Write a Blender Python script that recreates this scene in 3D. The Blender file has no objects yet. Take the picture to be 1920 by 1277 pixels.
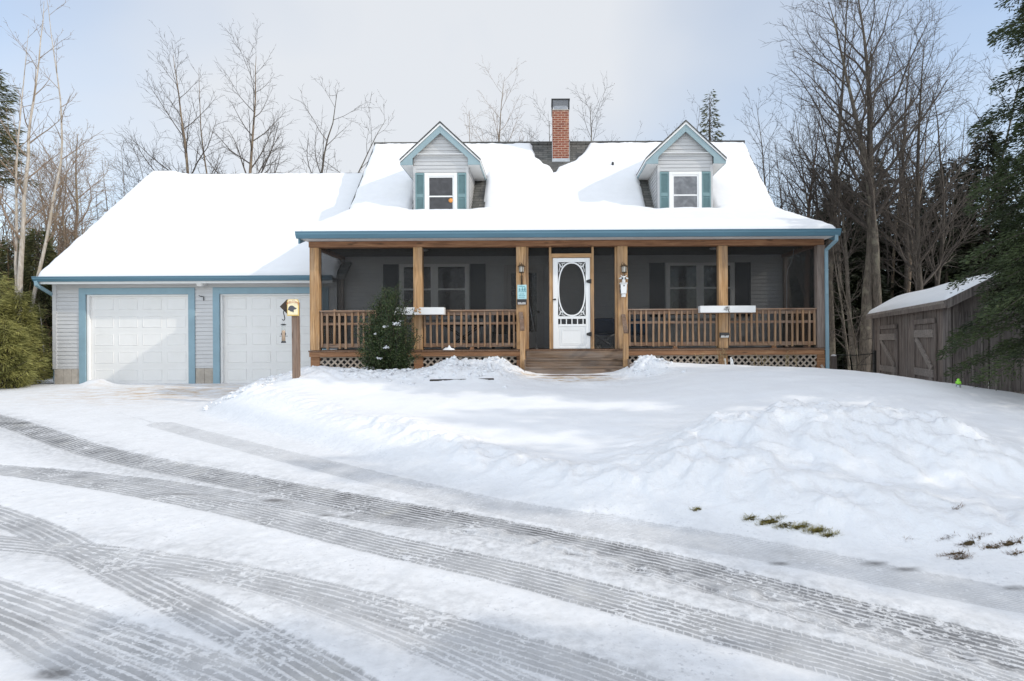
import bpy, math, random
import numpy as np
from mathutils import Vector

# ------------------------------------------------------------------ camera, sky, sun
# The camera stands at the origin (z = 0 is eye height); metres; +Y runs from the camera to the house.
F, CX, CY, ROLL = 1092.0, 1020.0, 640.0, 0.00524
scene = bpy.context.scene
COL = scene.collection
cam_d = bpy.data.cameras.new('camera')
cam_d.sensor_width = 36.0
cam_d.lens = F / 1920.0 * 36.0
cam_d.shift_x = -(CX - 960.0) / 1920.0
cam_d.shift_y = (CY - 638.5) / 1920.0
cam_d.clip_start = 0.05
cam_d.clip_end = 2000.0
cam = bpy.data.objects.new('camera', cam_d)
cam.location = (0, 0, 0)
cam.rotation_euler = (math.radians(90), ROLL, 0)
COL.objects.link(cam)
scene.camera = cam

SUN = Vector((3.0, -1.0, 1.757)).normalized()
SUN_EL = math.asin(SUN.z)
SUN_AZ = math.atan2(SUN.x, SUN.y)          # from +Y towards +X

world = bpy.data.worlds.new('World')
scene.world = world
world.use_nodes = True
nt = world.node_tree
for n in list(nt.nodes):
    nt.nodes.remove(n)
def wn(t, **kw):
    n = nt.nodes.new(t)
    for k, v in kw.items():
        setattr(n, k, v)
    return n
w_out = wn('ShaderNodeOutputWorld')
w_bg = wn('ShaderNodeBackground')
w_bg.inputs['Strength'].default_value = 0.15
sky = wn('ShaderNodeTexSky', sky_type='NISHITA')
sky.sun_disc = False
sky.sun_elevation = SUN_EL
sky.sun_rotation = SUN_AZ
sky.air_density = 1.0
sky.dust_density = 0.4
sky.ozone_density = 1.6
tc = wn('ShaderNodeTexCoord')
mp = wn('ShaderNodeMapping')
mp.inputs['Scale'].default_value = (1.0, 1.0, 1.5)
mp.inputs['Location'].default_value = (0.35, 0.1, 0.0)
cn = wn('ShaderNodeTexNoise')
cn.inputs['Scale'].default_value = 1.5
cn.inputs['Detail'].default_value = 4.0
cn.inputs['Roughness'].default_value = 0.42
cn.inputs['Distortion'].default_value = 0.3
cr = wn('ShaderNodeValToRGB')
cr.color_ramp.elements[0].position = 0.30
cr.color_ramp.elements[0].color = (0.05, 0.05, 0.05, 1)
cr.color_ramp.elements[1].position = 0.66
cr.color_ramp.elements[1].color = (0.95, 0.95, 0.95, 1)
mx = wn('ShaderNodeMix', data_type='RGBA')
mx.inputs['B'].default_value = (4.8, 4.97, 5.22, 1)     # thin cloud, in the units of the sky texture
nt.links.new(tc.outputs['Generated'], mp.inputs['Vector'])
nt.links.new(mp.outputs['Vector'], cn.inputs['Vector'])
# more open blue to the left and right of the view than over the house
sx_ = wn('ShaderNodeSeparateXYZ')
nt.links.new(tc.outputs['Generated'], sx_.inputs[0])
sh_ = wn('ShaderNodeMath', operation='MULTIPLY_ADD'); sh_.inputs[1].default_value = 2 * math.pi; sh_.inputs[2].default_value = .4 * math.pi
nt.links.new(sx_.outputs['X'], sh_.inputs[0])
co_ = wn('ShaderNodeMath', operation='COSINE')
nt.links.new(sh_.outputs[0], co_.inputs[0])
bi_ = wn('ShaderNodeMath', operation='MULTIPLY_ADD'); bi_.inputs[1].default_value = .085; bi_.inputs[2].default_value = -.025
nt.links.new(co_.outputs[0], bi_.inputs[0])
ad_ = wn('ShaderNodeMath', operation='ADD')
nt.links.new(cn.outputs['Fac'], ad_.inputs[0]); nt.links.new(bi_.outputs[0], ad_.inputs[1])
ov_ = wn('ShaderNodeMapRange', interpolation_type='SMOOTHSTEP')  # unseen sky overhead made cloudier to take blue out of the shade
for k_, v_ in (('From Min', .45), ('From Max', .8), ('To Min', .0), ('To Max', .35)): ov_.inputs[k_].default_value = v_
nt.links.new(sx_.outputs['Z'], ov_.inputs['Value'])
ad2_ = wn('ShaderNodeMath', operation='ADD')
nt.links.new(ad_.outputs[0], ad2_.inputs[0]); nt.links.new(ov_.outputs[0], ad2_.inputs[1])
nt.links.new(ad2_.outputs[0], cr.inputs['Fac'])
nt.links.new(cr.outputs['Color'], mx.inputs['Factor'])
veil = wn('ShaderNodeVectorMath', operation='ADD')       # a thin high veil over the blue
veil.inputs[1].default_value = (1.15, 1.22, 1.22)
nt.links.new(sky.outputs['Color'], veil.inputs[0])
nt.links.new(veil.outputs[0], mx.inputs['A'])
# added fill light: unseen sky behind the camera brightened, overhead slightly dimmed
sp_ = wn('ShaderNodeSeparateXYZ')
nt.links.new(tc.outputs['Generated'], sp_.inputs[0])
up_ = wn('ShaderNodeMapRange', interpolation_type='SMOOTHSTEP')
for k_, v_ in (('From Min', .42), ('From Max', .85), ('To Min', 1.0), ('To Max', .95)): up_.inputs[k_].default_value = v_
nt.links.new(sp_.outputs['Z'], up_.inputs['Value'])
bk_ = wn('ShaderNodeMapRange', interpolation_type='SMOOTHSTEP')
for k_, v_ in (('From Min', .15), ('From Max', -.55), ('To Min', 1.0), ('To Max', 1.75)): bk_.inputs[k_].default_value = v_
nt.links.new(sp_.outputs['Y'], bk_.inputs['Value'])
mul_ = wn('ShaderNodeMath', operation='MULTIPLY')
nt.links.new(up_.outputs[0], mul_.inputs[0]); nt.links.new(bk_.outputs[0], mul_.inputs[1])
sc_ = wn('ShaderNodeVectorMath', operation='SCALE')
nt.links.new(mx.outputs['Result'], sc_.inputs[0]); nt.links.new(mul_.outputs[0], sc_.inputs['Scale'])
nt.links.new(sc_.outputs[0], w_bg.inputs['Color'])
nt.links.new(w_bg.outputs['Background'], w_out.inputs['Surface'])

sun_d = bpy.data.lights.new('sun', 'SUN')
sun_d.energy = 1.8
sun_d.angle = math.radians(0.5)
sun_d.color = (1.0, 0.93, 0.82)
sun = bpy.data.objects.new('sun', sun_d)
sun.rotation_euler = SUN.to_track_quat('Z', 'Y').to_euler()
sun.location = SUN * 60
COL.objects.link(sun)

scene.view_settings.view_transform = 'Standard'
scene.view_settings.look = 'None'
scene.view_settings.exposure = 0.16
scene.view_settings.gamma = 1.0
scene.view_settings.use_curve_mapping = False
scene.cycles.max_bounces = 8
scene.cycles.transparent_max_bounces = 16

# ------------------------------------------------------------------ helpers
def W(px, py, Y):
    """photo pixel + depth -> world point"""
    dx, dy = px - CX, py - CY
    return Vector(((dx - ROLL * dy) * Y / F, Y, -(dy + ROLL * dx) * Y / F))

def tag(o, label=None, cat=None, group=None, kind=None):
    if label: o['label'] = label
    if cat: o['category'] = cat
    if group: o['group'] = group
    if kind: o['kind'] = kind
    return o

ORI = {}
def thing(name, loc, label, cat, group=None):
    o = bpy.data.objects.new(name, None)
    o.empty_display_size = 0.2
    o.location = loc
    COL.objects.link(o)
    ORI[o.name] = Vector(loc)
    return tag(o, label, cat, group)

def link_mesh(name, me, mat, parent=None, origin=None):
    o = bpy.data.objects.new(name, me)
    COL.objects.link(o)
    if mat is not None:
        me.materials.append(mat)
    if parent is not None:
        o.parent = parent
        ORI[o.name] = ORI[parent.name]
    else:
        o.location = origin if origin is not None else (0, 0, 0)
        ORI[o.name] = Vector(o.location)
    return o

def np_mesh(name, V, Q, mat, parent=None, origin=None, smooth=False, attrs=None):
    """V (n,3) world coordinates, Q (m,k) faces"""
    V = np.asarray(V, dtype=np.float64)
    Q = np.asarray(Q, dtype=np.int32)
    org = ORI[parent.name] if parent is not None else (Vector(origin) if origin is not None else Vector((0, 0, 0)))
    V = V - np.array(org)
    me = bpy.data.meshes.new(name)
    n, m, k = len(V), len(Q), Q.shape[1]
    me.vertices.add(n)
    me.vertices.foreach_set('co', V.astype(np.float32).ravel())
    me.loops.add(m * k)
    me.loops.foreach_set('vertex_index', Q.ravel())
    me.polygons.add(m)
    me.polygons.foreach_set('loop_start', np.arange(0, m * k, k, dtype=np.int32))
    me.polygons.foreach_set('loop_total', np.full(m, k, dtype=np.int32))
    me.polygons.foreach_set('use_smooth', np.full(m, smooth, dtype=bool))
    if attrs:
        for an, av in attrs.items():
            a = me.attributes.new(an, 'FLOAT', 'POINT')
            a.data.foreach_set('value', np.asarray(av, dtype=np.float32).ravel())
    me.update()
    me.validate()
    return link_mesh(name, me, mat, parent, org)

class MB:
    def __init__(s):
        s.v, s.f = [], []
    def add(s, vs, fs):
        b = len(s.v)
        s.v.extend([tuple(v) for v in vs])
        s.f.extend([tuple(i + b for i in f) for f in fs])
        return s
    def box(s, x0, x1, y0, y1, z0, z1):
        return s.add([(x0, y0, z0), (x1, y0, z0), (x1, y1, z0), (x0, y1, z0),
                      (x0, y0, z1), (x1, y0, z1), (x1, y1, z1), (x0, y1, z1)],
                     [(0, 3, 2, 1), (4, 5, 6, 7), (0, 1, 5, 4), (1, 2, 6, 5), (2, 3, 7, 6), (3, 0, 4, 7)])
    def bar(s, p, q, w, h, up=(0, 0, 1)):
        """box from p to q; w across, h along up"""
        p, q, up = Vector(p), Vector(q), Vector(up)
        d = (q - p).normalized()
        a = d.cross(up)
        if a.length < 1e-6: a = d.cross(Vector((1, 0, 0)))
        a.normalize()
        b = a.cross(d).normalized()
        a, b = a * (w / 2), b * (h / 2)
        vs = [p - a - b, p + a - b, p + a + b, p - a + b, q - a - b, q + a - b, q + a + b, q - a + b]
        return s.add(vs, [(0, 1, 2, 3), (7, 6, 5, 4), (0, 4, 5, 1), (1, 5, 6, 2), (2, 6, 7, 3), (3, 7, 4, 0)])
    def tube(s, pts, r, n=8, caps=True):
        pts = [Vector(p) for p in pts]
        rs = r if isinstance(r, (list, tuple)) else [r] * len(pts)
        rings = []
        ref = None
        for i, p in enumerate(pts):
            t = (pts[min(i + 1, len(pts) - 1)] - pts[max(i - 1, 0)]).normalized()
            if ref is None:
                ref = Vector((0, 0, 1)) if abs(t.z) < .9 else Vector((1, 0, 0))
            a = (ref - t * ref.dot(t)).normalized()
            ref = a
            b = t.cross(a)
            rings.append([p + (a * math.cos(2 * math.pi * k / n) + b * math.sin(2 * math.pi * k / n)) * rs[i] for k in range(n)])
        vs = [v for rg in rings for v in rg]
        fs = []
        for i in range(len(pts) - 1):
            for k in range(n):
                k2 = (k + 1) % n
                fs.append((i * n + k, i * n + k2, (i + 1) * n + k2, (i + 1) * n + k))
        if caps:
            fs.append(tuple(reversed(range(n))))
            fs.append(tuple((len(pts) - 1) * n + k for k in range(n)))
        return s.add(vs, fs)
    def lathe(s, cx, cy, prof, n=16):
        """prof: list of (r, z)"""
        vs, fs = [], []
        for r, z in prof:
            for k in range(n):
                a = 2 * math.pi * k / n
                vs.append((cx + r * math.cos(a), cy + r * math.sin(a), z))
        for i in range(len(prof) - 1):
            for k in range(n):
                k2 = (k + 1) % n
                fs.append((i * n + k, i * n + k2, (i + 1) * n + k2, (i + 1) * n + k))
        fs.append(tuple(reversed(range(n))))
        fs.append(tuple((len(prof) - 1) * n + k for k in range(n)))
        return s.add(vs, fs)
    def prism(s, poly, y0, y1, fn=None):
        """polygon in (x,z) extruded along y; fn maps (a,b,c)->(x,y,z)"""
        fn = fn or (lambda a, b, c: (a, b, c))
        n = len(poly)
        vs = [fn(x, y0, z) for x, z in poly] + [fn(x, y1, z) for x, z in poly]
        fs = [tuple(range(n)), tuple(reversed(range(n, 2 * n)))]
        for i in range(n):
            j = (i + 1) % n
            fs.append((j, i, n + i, n + j))
        return s.add(vs, fs)
    def quad(s, a, b, c, d):
        return s.add([a, b, c, d], [(0, 1, 2, 3)])
    def ring(s, outer, inner, y0, y1):
        """flat ring between two closed outlines of the same length in (x,z), extruded along y"""
        n = len(outer)
        vs = [(x, y0, z) for x, z in outer] + [(x, y0, z) for x, z in inner] + \
             [(x, y1, z) for x, z in outer] + [(x, y1, z) for x, z in inner]
        fs = []
        for i in range(n):
            j = (i + 1) % n
            fs += [(i, j, n + j, n + i), (2 * n + j, 2 * n + i, 3 * n + i, 3 * n + j),
                   (j, i, 2 * n + i, 2 * n + j), (n + i, n + j, 3 * n + j, 3 * n + i)]
        return s.add(vs, fs)
    def build(s, name, mat, parent=None, origin=None, bevel=0.0, smooth=False):
        if parent is not None:
            org = ORI[parent.name]
        elif origin is not None:
            org = Vector(origin)
        else:
            a = np.array(s.v)
            org = Vector((float(a[:, 0].mean()), float(a[:, 1].mean()), float(a[:, 2].min())))
        me = bpy.data.meshes.new(name)
        me.from_pydata([(x - org[0], y - org[1], z - org[2]) for x, y, z in s.v], [], s.f)
        me.update()
        if smooth:
            me.polygons.foreach_set('use_smooth', [True] * len(me.polygons))
        o = link_mesh(name, me, mat, parent, org)
        if bevel:
            m = o.modifiers.new('bevel', 'BEVEL')
            m.width = bevel
            m.segments = 2
            m.limit_method = 'ANGLE'
            m.harden_normals = False
        return o

def dup_child(src, parent, offset):
    """copy of a part (mesh shared) moved by offset inside the same parent"""
    c = src.copy()
    COL.objects.link(c)
    c.parent = parent
    c.location = Vector(src.location) + Vector(offset)
    return c

# ------------------------------------------------------------------ numpy noise
_rs = np.random.RandomState(7)
_perm = _rs.permutation(512)
_perm = np.concatenate([_perm, _perm])
_g2 = np.stack([np.cos(np.arange(512) * 2.399963), np.sin(np.arange(512) * 2.399963)], 1)
def pnoise(x, y):
    xi, yi = np.floor(x).astype(int), np.floor(y).astype(int)
    xf, yf = x - xi, y - yi
    u = xf * xf * xf * (xf * (xf * 6 - 15) + 10)
    v = yf * yf * yf * (yf * (yf * 6 - 15) + 10)
    def g(ix, iy, fx, fy):
        h = _perm[(_perm[ix & 511] + iy) & 511]
        gg = _g2[h]
        return gg[..., 0] * fx + gg[..., 1] * fy
    a = g(xi, yi, xf, yf); b = g(xi + 1, yi, xf - 1, yf)
    c = g(xi, yi + 1, xf, yf - 1); d = g(xi + 1, yi + 1, xf - 1, yf - 1)
    return (a + u * (b - a)) + v * ((c + u * (d - c)) - (a + u * (b - a)))
def fbm(x, y, o=4, lac=2.03, gain=.5):
    s, a = 0, 1.0
    for i in range(o):
        s = s + a * pnoise(x + 17.3 * i, y - 9.1 * i)
        x, y, a = x * lac, y * lac, a * gain
    return s
def billow(x, y, o=4, gain=.5):
    s, a = 0, 1.0
    for i in range(o):
        s = s + a * (1 - 2.2 * np.abs(pnoise(x + 31.7 * i, y + 5.3 * i)))
        x, y, a = x * 2.1, y * 2.1, a * gain
    return s
def sstep(a, b, x):
    t = np.clip((x - a) / (b - a), 0, 1)
    return t * t * (3 - 2 * t)
def poly_dist(X, Y, P):
    """distance to an open polyline P, side sign (left of direction = +) and along-length"""
    best = np.full(X.shape, 1e9); sg = np.zeros(X.shape); al = np.zeros(X.shape)
    acc = 0.0
    for (x0, y0), (x1, y1) in zip(P[:-1], P[1:]):
        dx, dy = x1 - x0, y1 - y0
        L = math.hypot(dx, dy)
        t = np.clip(((X - x0) * dx + (Y - y0) * dy) / (L * L), 0, 1)
        d = np.hypot(X - x0 - t * dx, Y - y0 - t * dy)
        c = (dx * (Y - y0) - dy * (X - x0))
        m = d < best
        best = np.where(m, d, best); sg = np.where(m, np.sign(c), sg); al = np.where(m, acc + t * L, al)
        acc += L
    return best, sg, al
def poly_sdf(X, Y, P):
    """signed distance to a closed polygon, + outside"""
    best = np.full(X.shape, 1e9); ins = np.zeros(X.shape, bool)
    n = len(P)
    for i in range(n):
        (x0, y0), (x1, y1) = P[i], P[(i + 1) % n]
        dx, dy = x1 - x0, y1 - y0
        t = np.clip(((X - x0) * dx + (Y - y0) * dy) / (dx * dx + dy * dy + 1e-12), 0, 1)
        best = np.minimum(best, np.hypot(X - x0 - t * dx, Y - y0 - t * dy))
        if abs(dy) > 1e-12:
            cr_ = ((y0 > Y) != (y1 > Y)) & (X < dx * (Y - y0) / dy + x0)
            ins ^= cr_
    return np.where(ins, -best, best)
def catmull(P, n=8):
    P = [np.array(p, float) for p in P]
    Q = [2 * P[0] - P[1]] + P + [2 * P[-1] - P[-2]]
    out = []
    for i in range(1, len(Q) - 2):
        for k in range(n):
            t = k / n
            a, b, c, d = Q[i - 1], Q[i], Q[i + 1], Q[i + 2]
            out.append(.5 * (2 * b + (c - a) * t + (2 * a - 5 * b + 4 * c - d) * t * t + (3 * b - a - 3 * c + d) * t ** 3))
    out.append(P[-1])
    return [tuple(p) for p in out]

# ------------------------------------------------------------------ materials
class NT:
    def __init__(s, name):
        s.m = bpy.data.materials.new(name)
        s.m.use_nodes = True
        s.t = s.m.node_tree
        for n in list(s.t.nodes): s.t.nodes.remove(n)
        s.out = s.t.nodes.new('ShaderNodeOutputMaterial')
        s.b = s.t.nodes.new('ShaderNodeBsdfPrincipled')
        s.t.links.new(s.b.outputs[0], s.out.inputs['Surface'])
    def n(s, ty, ins=None, **kw):
        nd = s.t.nodes.new(ty)
        for k, v in kw.items(): setattr(nd, k, v)
        for k, v in (ins or {}).items(): s.set(nd, k, v)
        return nd
    def set(s, nd, k, v):
        i = nd.inputs[k]
        if hasattr(v, 'is_output') or isinstance(v, bpy.types.NodeSocket): s.t.links.new(v, i)
        else: i.default_value = v
    def math(s, op, a, b=0.0, c=None, clamp=False):
        nd = s.n('ShaderNodeMath', operation=op, use_clamp=clamp)
        s.set(nd, 0, a); s.set(nd, 1, b)
        if c is not None: s.set(nd, 2, c)
        return nd.outputs[0]
    def mix(s, f, a, b):
        nd = s.n('ShaderNodeMix', data_type='RGBA')
        s.set(nd, 'Factor', f)
        s.set(nd, 'A', a if not isinstance(a, tuple) else (*a[:3], 1)); s.set(nd, 'B', b if not isinstance(b, tuple) else (*b[:3], 1))
        return nd.outputs['Result']
    def ramp(s, f, stops):
        nd = s.n('ShaderNodeValToRGB')
        cr = nd.color_ramp
        while len(cr.elements) < len(stops): cr.elements.new(.5)
        for e, (p, c) in zip(cr.elements, stops):
            e.position = p
            e.color = (*c, 1) if isinstance(c, tuple) else (c, c, c, 1)
        s.set(nd, 'Fac', f)
        return nd.outputs['Color']
    def noise(s, vec, scale, detail=4.0, rough=.55, dist=0.0, stretch=None):
        if stretch is not None:
            mpn = s.n('ShaderNodeMapping')
            mpn.inputs['Scale'].default_value = stretch
            s.set(mpn, 'Vector', vec); vec = mpn.outputs[0]
        nd = s.n('ShaderNodeTexNoise')
        s.set(nd, 'Vector', vec)
        nd.inputs['Scale'].default_value = scale
        nd.inputs['Detail'].default_value = detail
        nd.inputs['Roughness'].default_value = rough
        nd.inputs['Distortion'].default_value = dist
        return nd.outputs['Fac']
    def pos(s):
        return s.n('ShaderNodeNewGeometry').outputs['Position']
    def bump(s, h, strength=.3, dist=.01):
        nd = s.n('ShaderNodeBump')
        nd.inputs['Strength'].default_value = strength
        nd.inputs['Distance'].default_value = dist
        s.set(nd, 'Height', h)
        s.t.links.new(nd.outputs[0], s.b.inputs['Normal'])
    def col(s, c): s.set(s.b, 'Base Color', c if not isinstance(c, tuple) else (*c[:3], 1))
    def rough(s, r): s.set(s.b, 'Roughness', r)

def mat_plain(name, c, rough=.6, var=.12, scale=6.0, metal=0.0, bump=.0, stretch=None, dirt=None):
    k = NT(name)
    p = k.pos()
    f = k.noise(p, scale, 5.0, .6, 0, stretch)
    lo = tuple(x * (1 - var) for x in c); hi = tuple(min(1, x * (1 + var)) for x in c)
    cc = k.ramp(f, [(.3, lo), (.7, hi)])
    if dirt:
        g = k.noise(p, 1.7, 6.0, .65)
        cc = k.mix(k.ramp(g, [(.5, 0.0), (.75, dirt[1])]), cc, dirt[0])
    k.col(cc)
    k.rough(k.math('ADD', k.math('MULTIPLY', f, .2), rough - .1))
    k.b.inputs['Metallic'].default_value = metal
    if bump: k.bump(f, bump, .01)
    return k.m

def mat_wood(name, c1, c2, c3, grain='z', rough=.75, knots=True, weather=.0):
    """grain along x, y or z; c1 dark grain, c2 body, c3 light"""
    k = NT(name)
    p = k.pos()
    st = {'x': (1.2, 22, 22), 'y': (22, 1.2, 22), 'z': (22, 22, 1.2)}[grain]
    g = k.noise(p, 1.6, 6.0, .62, .6, st)
    st2 = {'x': (.5, 3, 3), 'y': (3, .5, 3), 'z': (3, 3, .5)}[grain]
    g2 = k.noise(p, 1.3, 3.0, .5, .0, st2)
    col = k.ramp(g, [(.30, c1), (.48, c2), (.72, c3)])
    col = k.mix(k.ramp(g2, [(.38, 0.0), (.68, .55)]), col, tuple(a * .55 for a in c2))
    if weather:
        g3 = k.noise(p, 2.3, 5.0, .6, 0, st2)
        col = k.mix(k.ramp(g3, [(.42, 0.0), (.62, weather)]), col, (.23, .20, .18))
    if knots:
        vo = k.n('ShaderNodeTexVoronoi')
        mpn = k.n('ShaderNodeMapping')
        mpn.inputs['Scale'].default_value = {'x': (1.6, 7, 7), 'y': (7, 1.6, 7), 'z': (7, 7, 1.6)}[grain]
        k.set(mpn, 'Vector', p); k.set(vo, 'Vector', mpn.outputs[0])
        vo.inputs['Scale'].default_value = 1.0
        kn = k.ramp(vo.outputs['Distance'], [(.07, 1.0), (.16, 0.0)])
        col = k.mix(k.math('MULTIPLY', kn, .8), col, tuple(a * .35 for a in c1))
    k.col(col)
    k.rough(rough)
    k.bump(g, .35, .006)
    return k.m

def mat_glass_dark(name, c, rough=.04):
    k = NT(name)
    p = k.pos()
    f = k.noise(p, 5.0, 3.0, .5, .5)
    k.col(k.ramp(f, [(.4, tuple(x * .6 for x in c)), (.65, c)]))
    k.rough(rough)
    k.b.inputs['Specular IOR Level'].default_value = .6
    return k.m

M = {}
M['siding'] = mat_plain('vinyl_siding', (.52, .52, .52), .55, .05, 2.0, stretch=(1, 1, 6), dirt=((.40, .40, .41), .35))
M['white'] = mat_plain('white_paint', (.80, .80, .79), .45, .03, 3.0)
M['door_white'] = mat_plain('garage_door_paint', (.73, .72, .70), .5, .03, 1.5, dirt=((.62, .60, .56), .3))
M['blue_trim'] = mat_plain('blue_trim', (.215, .33, .39), .5, .08, 3.0)
M['blue_gutter'] = mat_plain('blue_gutter', (.095, .20, .265), .35, .10, 2.5, stretch=(.4, 3, 3))
M['teal'] = mat_plain('teal_shutter', (.16, .26, .275), .55, .08, 8.0)
M['dormer_trim'] = mat_plain('dormer_trim', (.265, .36, .39), .55, .07, 3.0)
M['dark_shutter'] = mat_plain('dark_shutter', (.035, .042, .05), .6, .1, 6.0)
M['black'] = mat_plain('black_metal', (.014, .014, .015), .4, .2, 9.0)
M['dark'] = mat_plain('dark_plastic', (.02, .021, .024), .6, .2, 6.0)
M['metal'] = mat_plain('grey_metal', (.42, .43, .45), .38, .1, 8.0, metal=.8)
M['flash'] = mat_plain('lead_flashing', (.45, .47, .49), .5, .15, 12.0, metal=.3)
M['concrete'] = mat_plain('foundation_block', (.40, .36, .31), .85, .16, 9.0, bump=.4, dirt=((.25, .21, .17), .5))
M['post'] = mat_wood('post_pine', (.17, .08, .03), (.47, .265, .115), (.66, .445, .25), 'z', weather=.28)
M['post_x'] = mat_wood('header_pine', (.25, .125, .05), (.50, .285, .13), (.64, .43, .24), 'x')
M['post_shaded'] = mat_wood('shaded_post', (.10, .075, .06), (.22, .165, .135), (.36, .30, .27), 'z', weather=.4)  # shade put into the colour: darker, greyer copy of the post pine
M['beam'] = mat_wood('beam_wood', (.10, .042, .018), (.245, .115, .055), (.40, .215, .11), 'x')
M['deck'] = mat_wood('deck_wood', (.12, .052, .022), (.30, .145, .068), (.44, .25, .13), 'x')
M['rail_x'] = mat_wood('rail_wood', (.13, .07, .04), (.29, .165, .10), (.42, .29, .19), 'x', weather=.5)
M['baluster'] = mat_wood('baluster_wood', (.12, .06, .03), (.31, .175, .088), (.47, .31, .185), 'z', weather=.35, knots=False)
M['step'] = mat_wood('step_wood', (.085, .05, .03), (.21, .135, .085), (.34, .245, .17), 'x', weather=.6)
M['lattice'] = mat_wood('lattice_wood', (.25, .19, .14), (.42, .345, .275), (.54, .47, .40), 'x', weather=.3, knots=False)
M['porch_floor'] = mat_wood('porch_boards', (.08, .045, .025), (.18, .10, .06), (.26, .16, .1), 'y')
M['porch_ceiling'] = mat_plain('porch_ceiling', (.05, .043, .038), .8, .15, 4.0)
M['shed'] = mat_wood('shed_boards', (.028, .022, .02), (.115, .095, .085), (.26, .225, .205), 'z', weather=.25)
M['shed_brown'] = mat_wood('shed_front_boards', (.032, .023, .018), (.145, .108, .088), (.30, .25, .22), 'z', weather=.3)
M['shed_x'] = mat_wood('shed_trim', (.08, .062, .052), (.24, .20, .172), (.38, .335, .30), 'x', weather=.3)
M['signpost'] = mat_wood('sign_post', (.07, .04, .025), (.20, .125, .085), (.33, .23, .17), 'z', weather=.4)
M['glass'] = mat_glass_dark('window_glass', (.05, .05, .055))
M['glass_dim'] = mat_glass_dark('porch_window_glass', (.022, .022, .024), .06)
M['glass_reflect'] = mat_glass_dark('reflection_grey_glass', (.20, .205, .215), .06)  # reflection put into the base colour as pale grey
M['paint_offwhite'] = mat_plain('entry_door_paint', (.42, .40, .38), .6, .06, 3.0)
M['navy'] = mat_plain('navy_canvas', (.018, .045, .11), .8, .15, 20.0)
M['blue_canvas'] = mat_plain('blue_canvas', (.02, .12, .26), .8, .15, 20.0)
M['stone'] = mat_plain('stone', (.38, .34, .30), .85, .25, 10.0, bump=.4)
M['orange'] = mat_plain('orange_glass', (.75, .30, .06), .3, .25, 25.0)
M['cream'] = mat_plain('cream_sign', (.80, .70, .46), .55, .1, 20.0)
M['sign_yellow'] = mat_plain('sign_border', (.66, .46, .14), .55, .12, 20.0)
M['sign_red'] = mat_plain('sign_lettering', (.50, .14, .04), .6, .1, 20.0)
M['silhouette'] = mat_plain('sign_silhouette', (.075, .075, .085), .6, .1, 20.0)
M['brown_dark'] = mat_plain('dark_brown_wood', (.05, .032, .018), .7, .3, 12.0)
M['teal_sign'] = mat_plain('teal_sign', (.42, .66, .69), .5, .06, 15.0)
M['teal_dark'] = mat_plain('teal_figures', (.06, .25, .30), .6, .1, 15.0)
M['seed'] = mat_plain('bird_seed', (.52, .30, .14), .9, .35, 80.0, bump=.4)
M['lamp_glass'] = mat_plain('lantern_glass', (.48, .46, .42), .15, .15, 12.0)
M['lime'] = mat_plain('lime_plastic', (.30, .75, .06), .5, .1, 10.0)
M['leafbrown'] = mat_plain('dead_leaf', (.22, .11, .05), .8, .3, 20.0)
M['straw'] = mat_plain('dry_straw', (.36, .27, .14), .9, .3, 20.0)
M['earth'] = mat_plain('dark_timber', (.035, .026, .018), .9, .3, 12.0)
M['fence_dark'] = mat_plain('fence_metal', (.02, .02, .018), .6, .2, 12.0)
M['bronze'] = mat_plain('bronze_metal', (.09, .06, .035), .45, .2, 12.0, metal=.4)

def mat_clear(name, tint=(.9, .92, .92), fac=.75):
    k = NT(name)
    tr = k.n('ShaderNodeBsdfTransparent', {'Color': (*tint, 1)})
    mxs = k.n('ShaderNodeMixShader', {'Fac': 1 - fac})
    k.col((.6, .62, .62)); k.rough(.15)
    k.t.links.new(tr.outputs[0], mxs.inputs[1]); k.t.links.new(k.b.outputs[0], mxs.inputs[2])
    k.t.links.new(mxs.outputs[0], k.out.inputs['Surface'])
    return k.m
M['clear'] = mat_clear('clear_tube')

def mat_screen():
    """fine dark insect mesh: half of the light passes between the wires"""
    k = NT('insect_screen')
    p = k.pos()
    f = k.noise(p, 1.2, 3.0, .5)
    tr = k.n('ShaderNodeBsdfTransparent')
    k.col(k.ramp(f, [(.3, (.008, .008, .008)), (.7, (.016, .016, .015))]))
    k.rough(.7)
    mxs = k.n('ShaderNodeMixShader', {'Fac': .34})
    k.t.links.new(tr.outputs[0], mxs.inputs[1]); k.t.links.new(k.b.outputs[0], mxs.inputs[2])
    k.t.links.new(mxs.outputs[0], k.out.inputs['Surface'])
    return k.m
M['screen'] = mat_screen()

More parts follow.
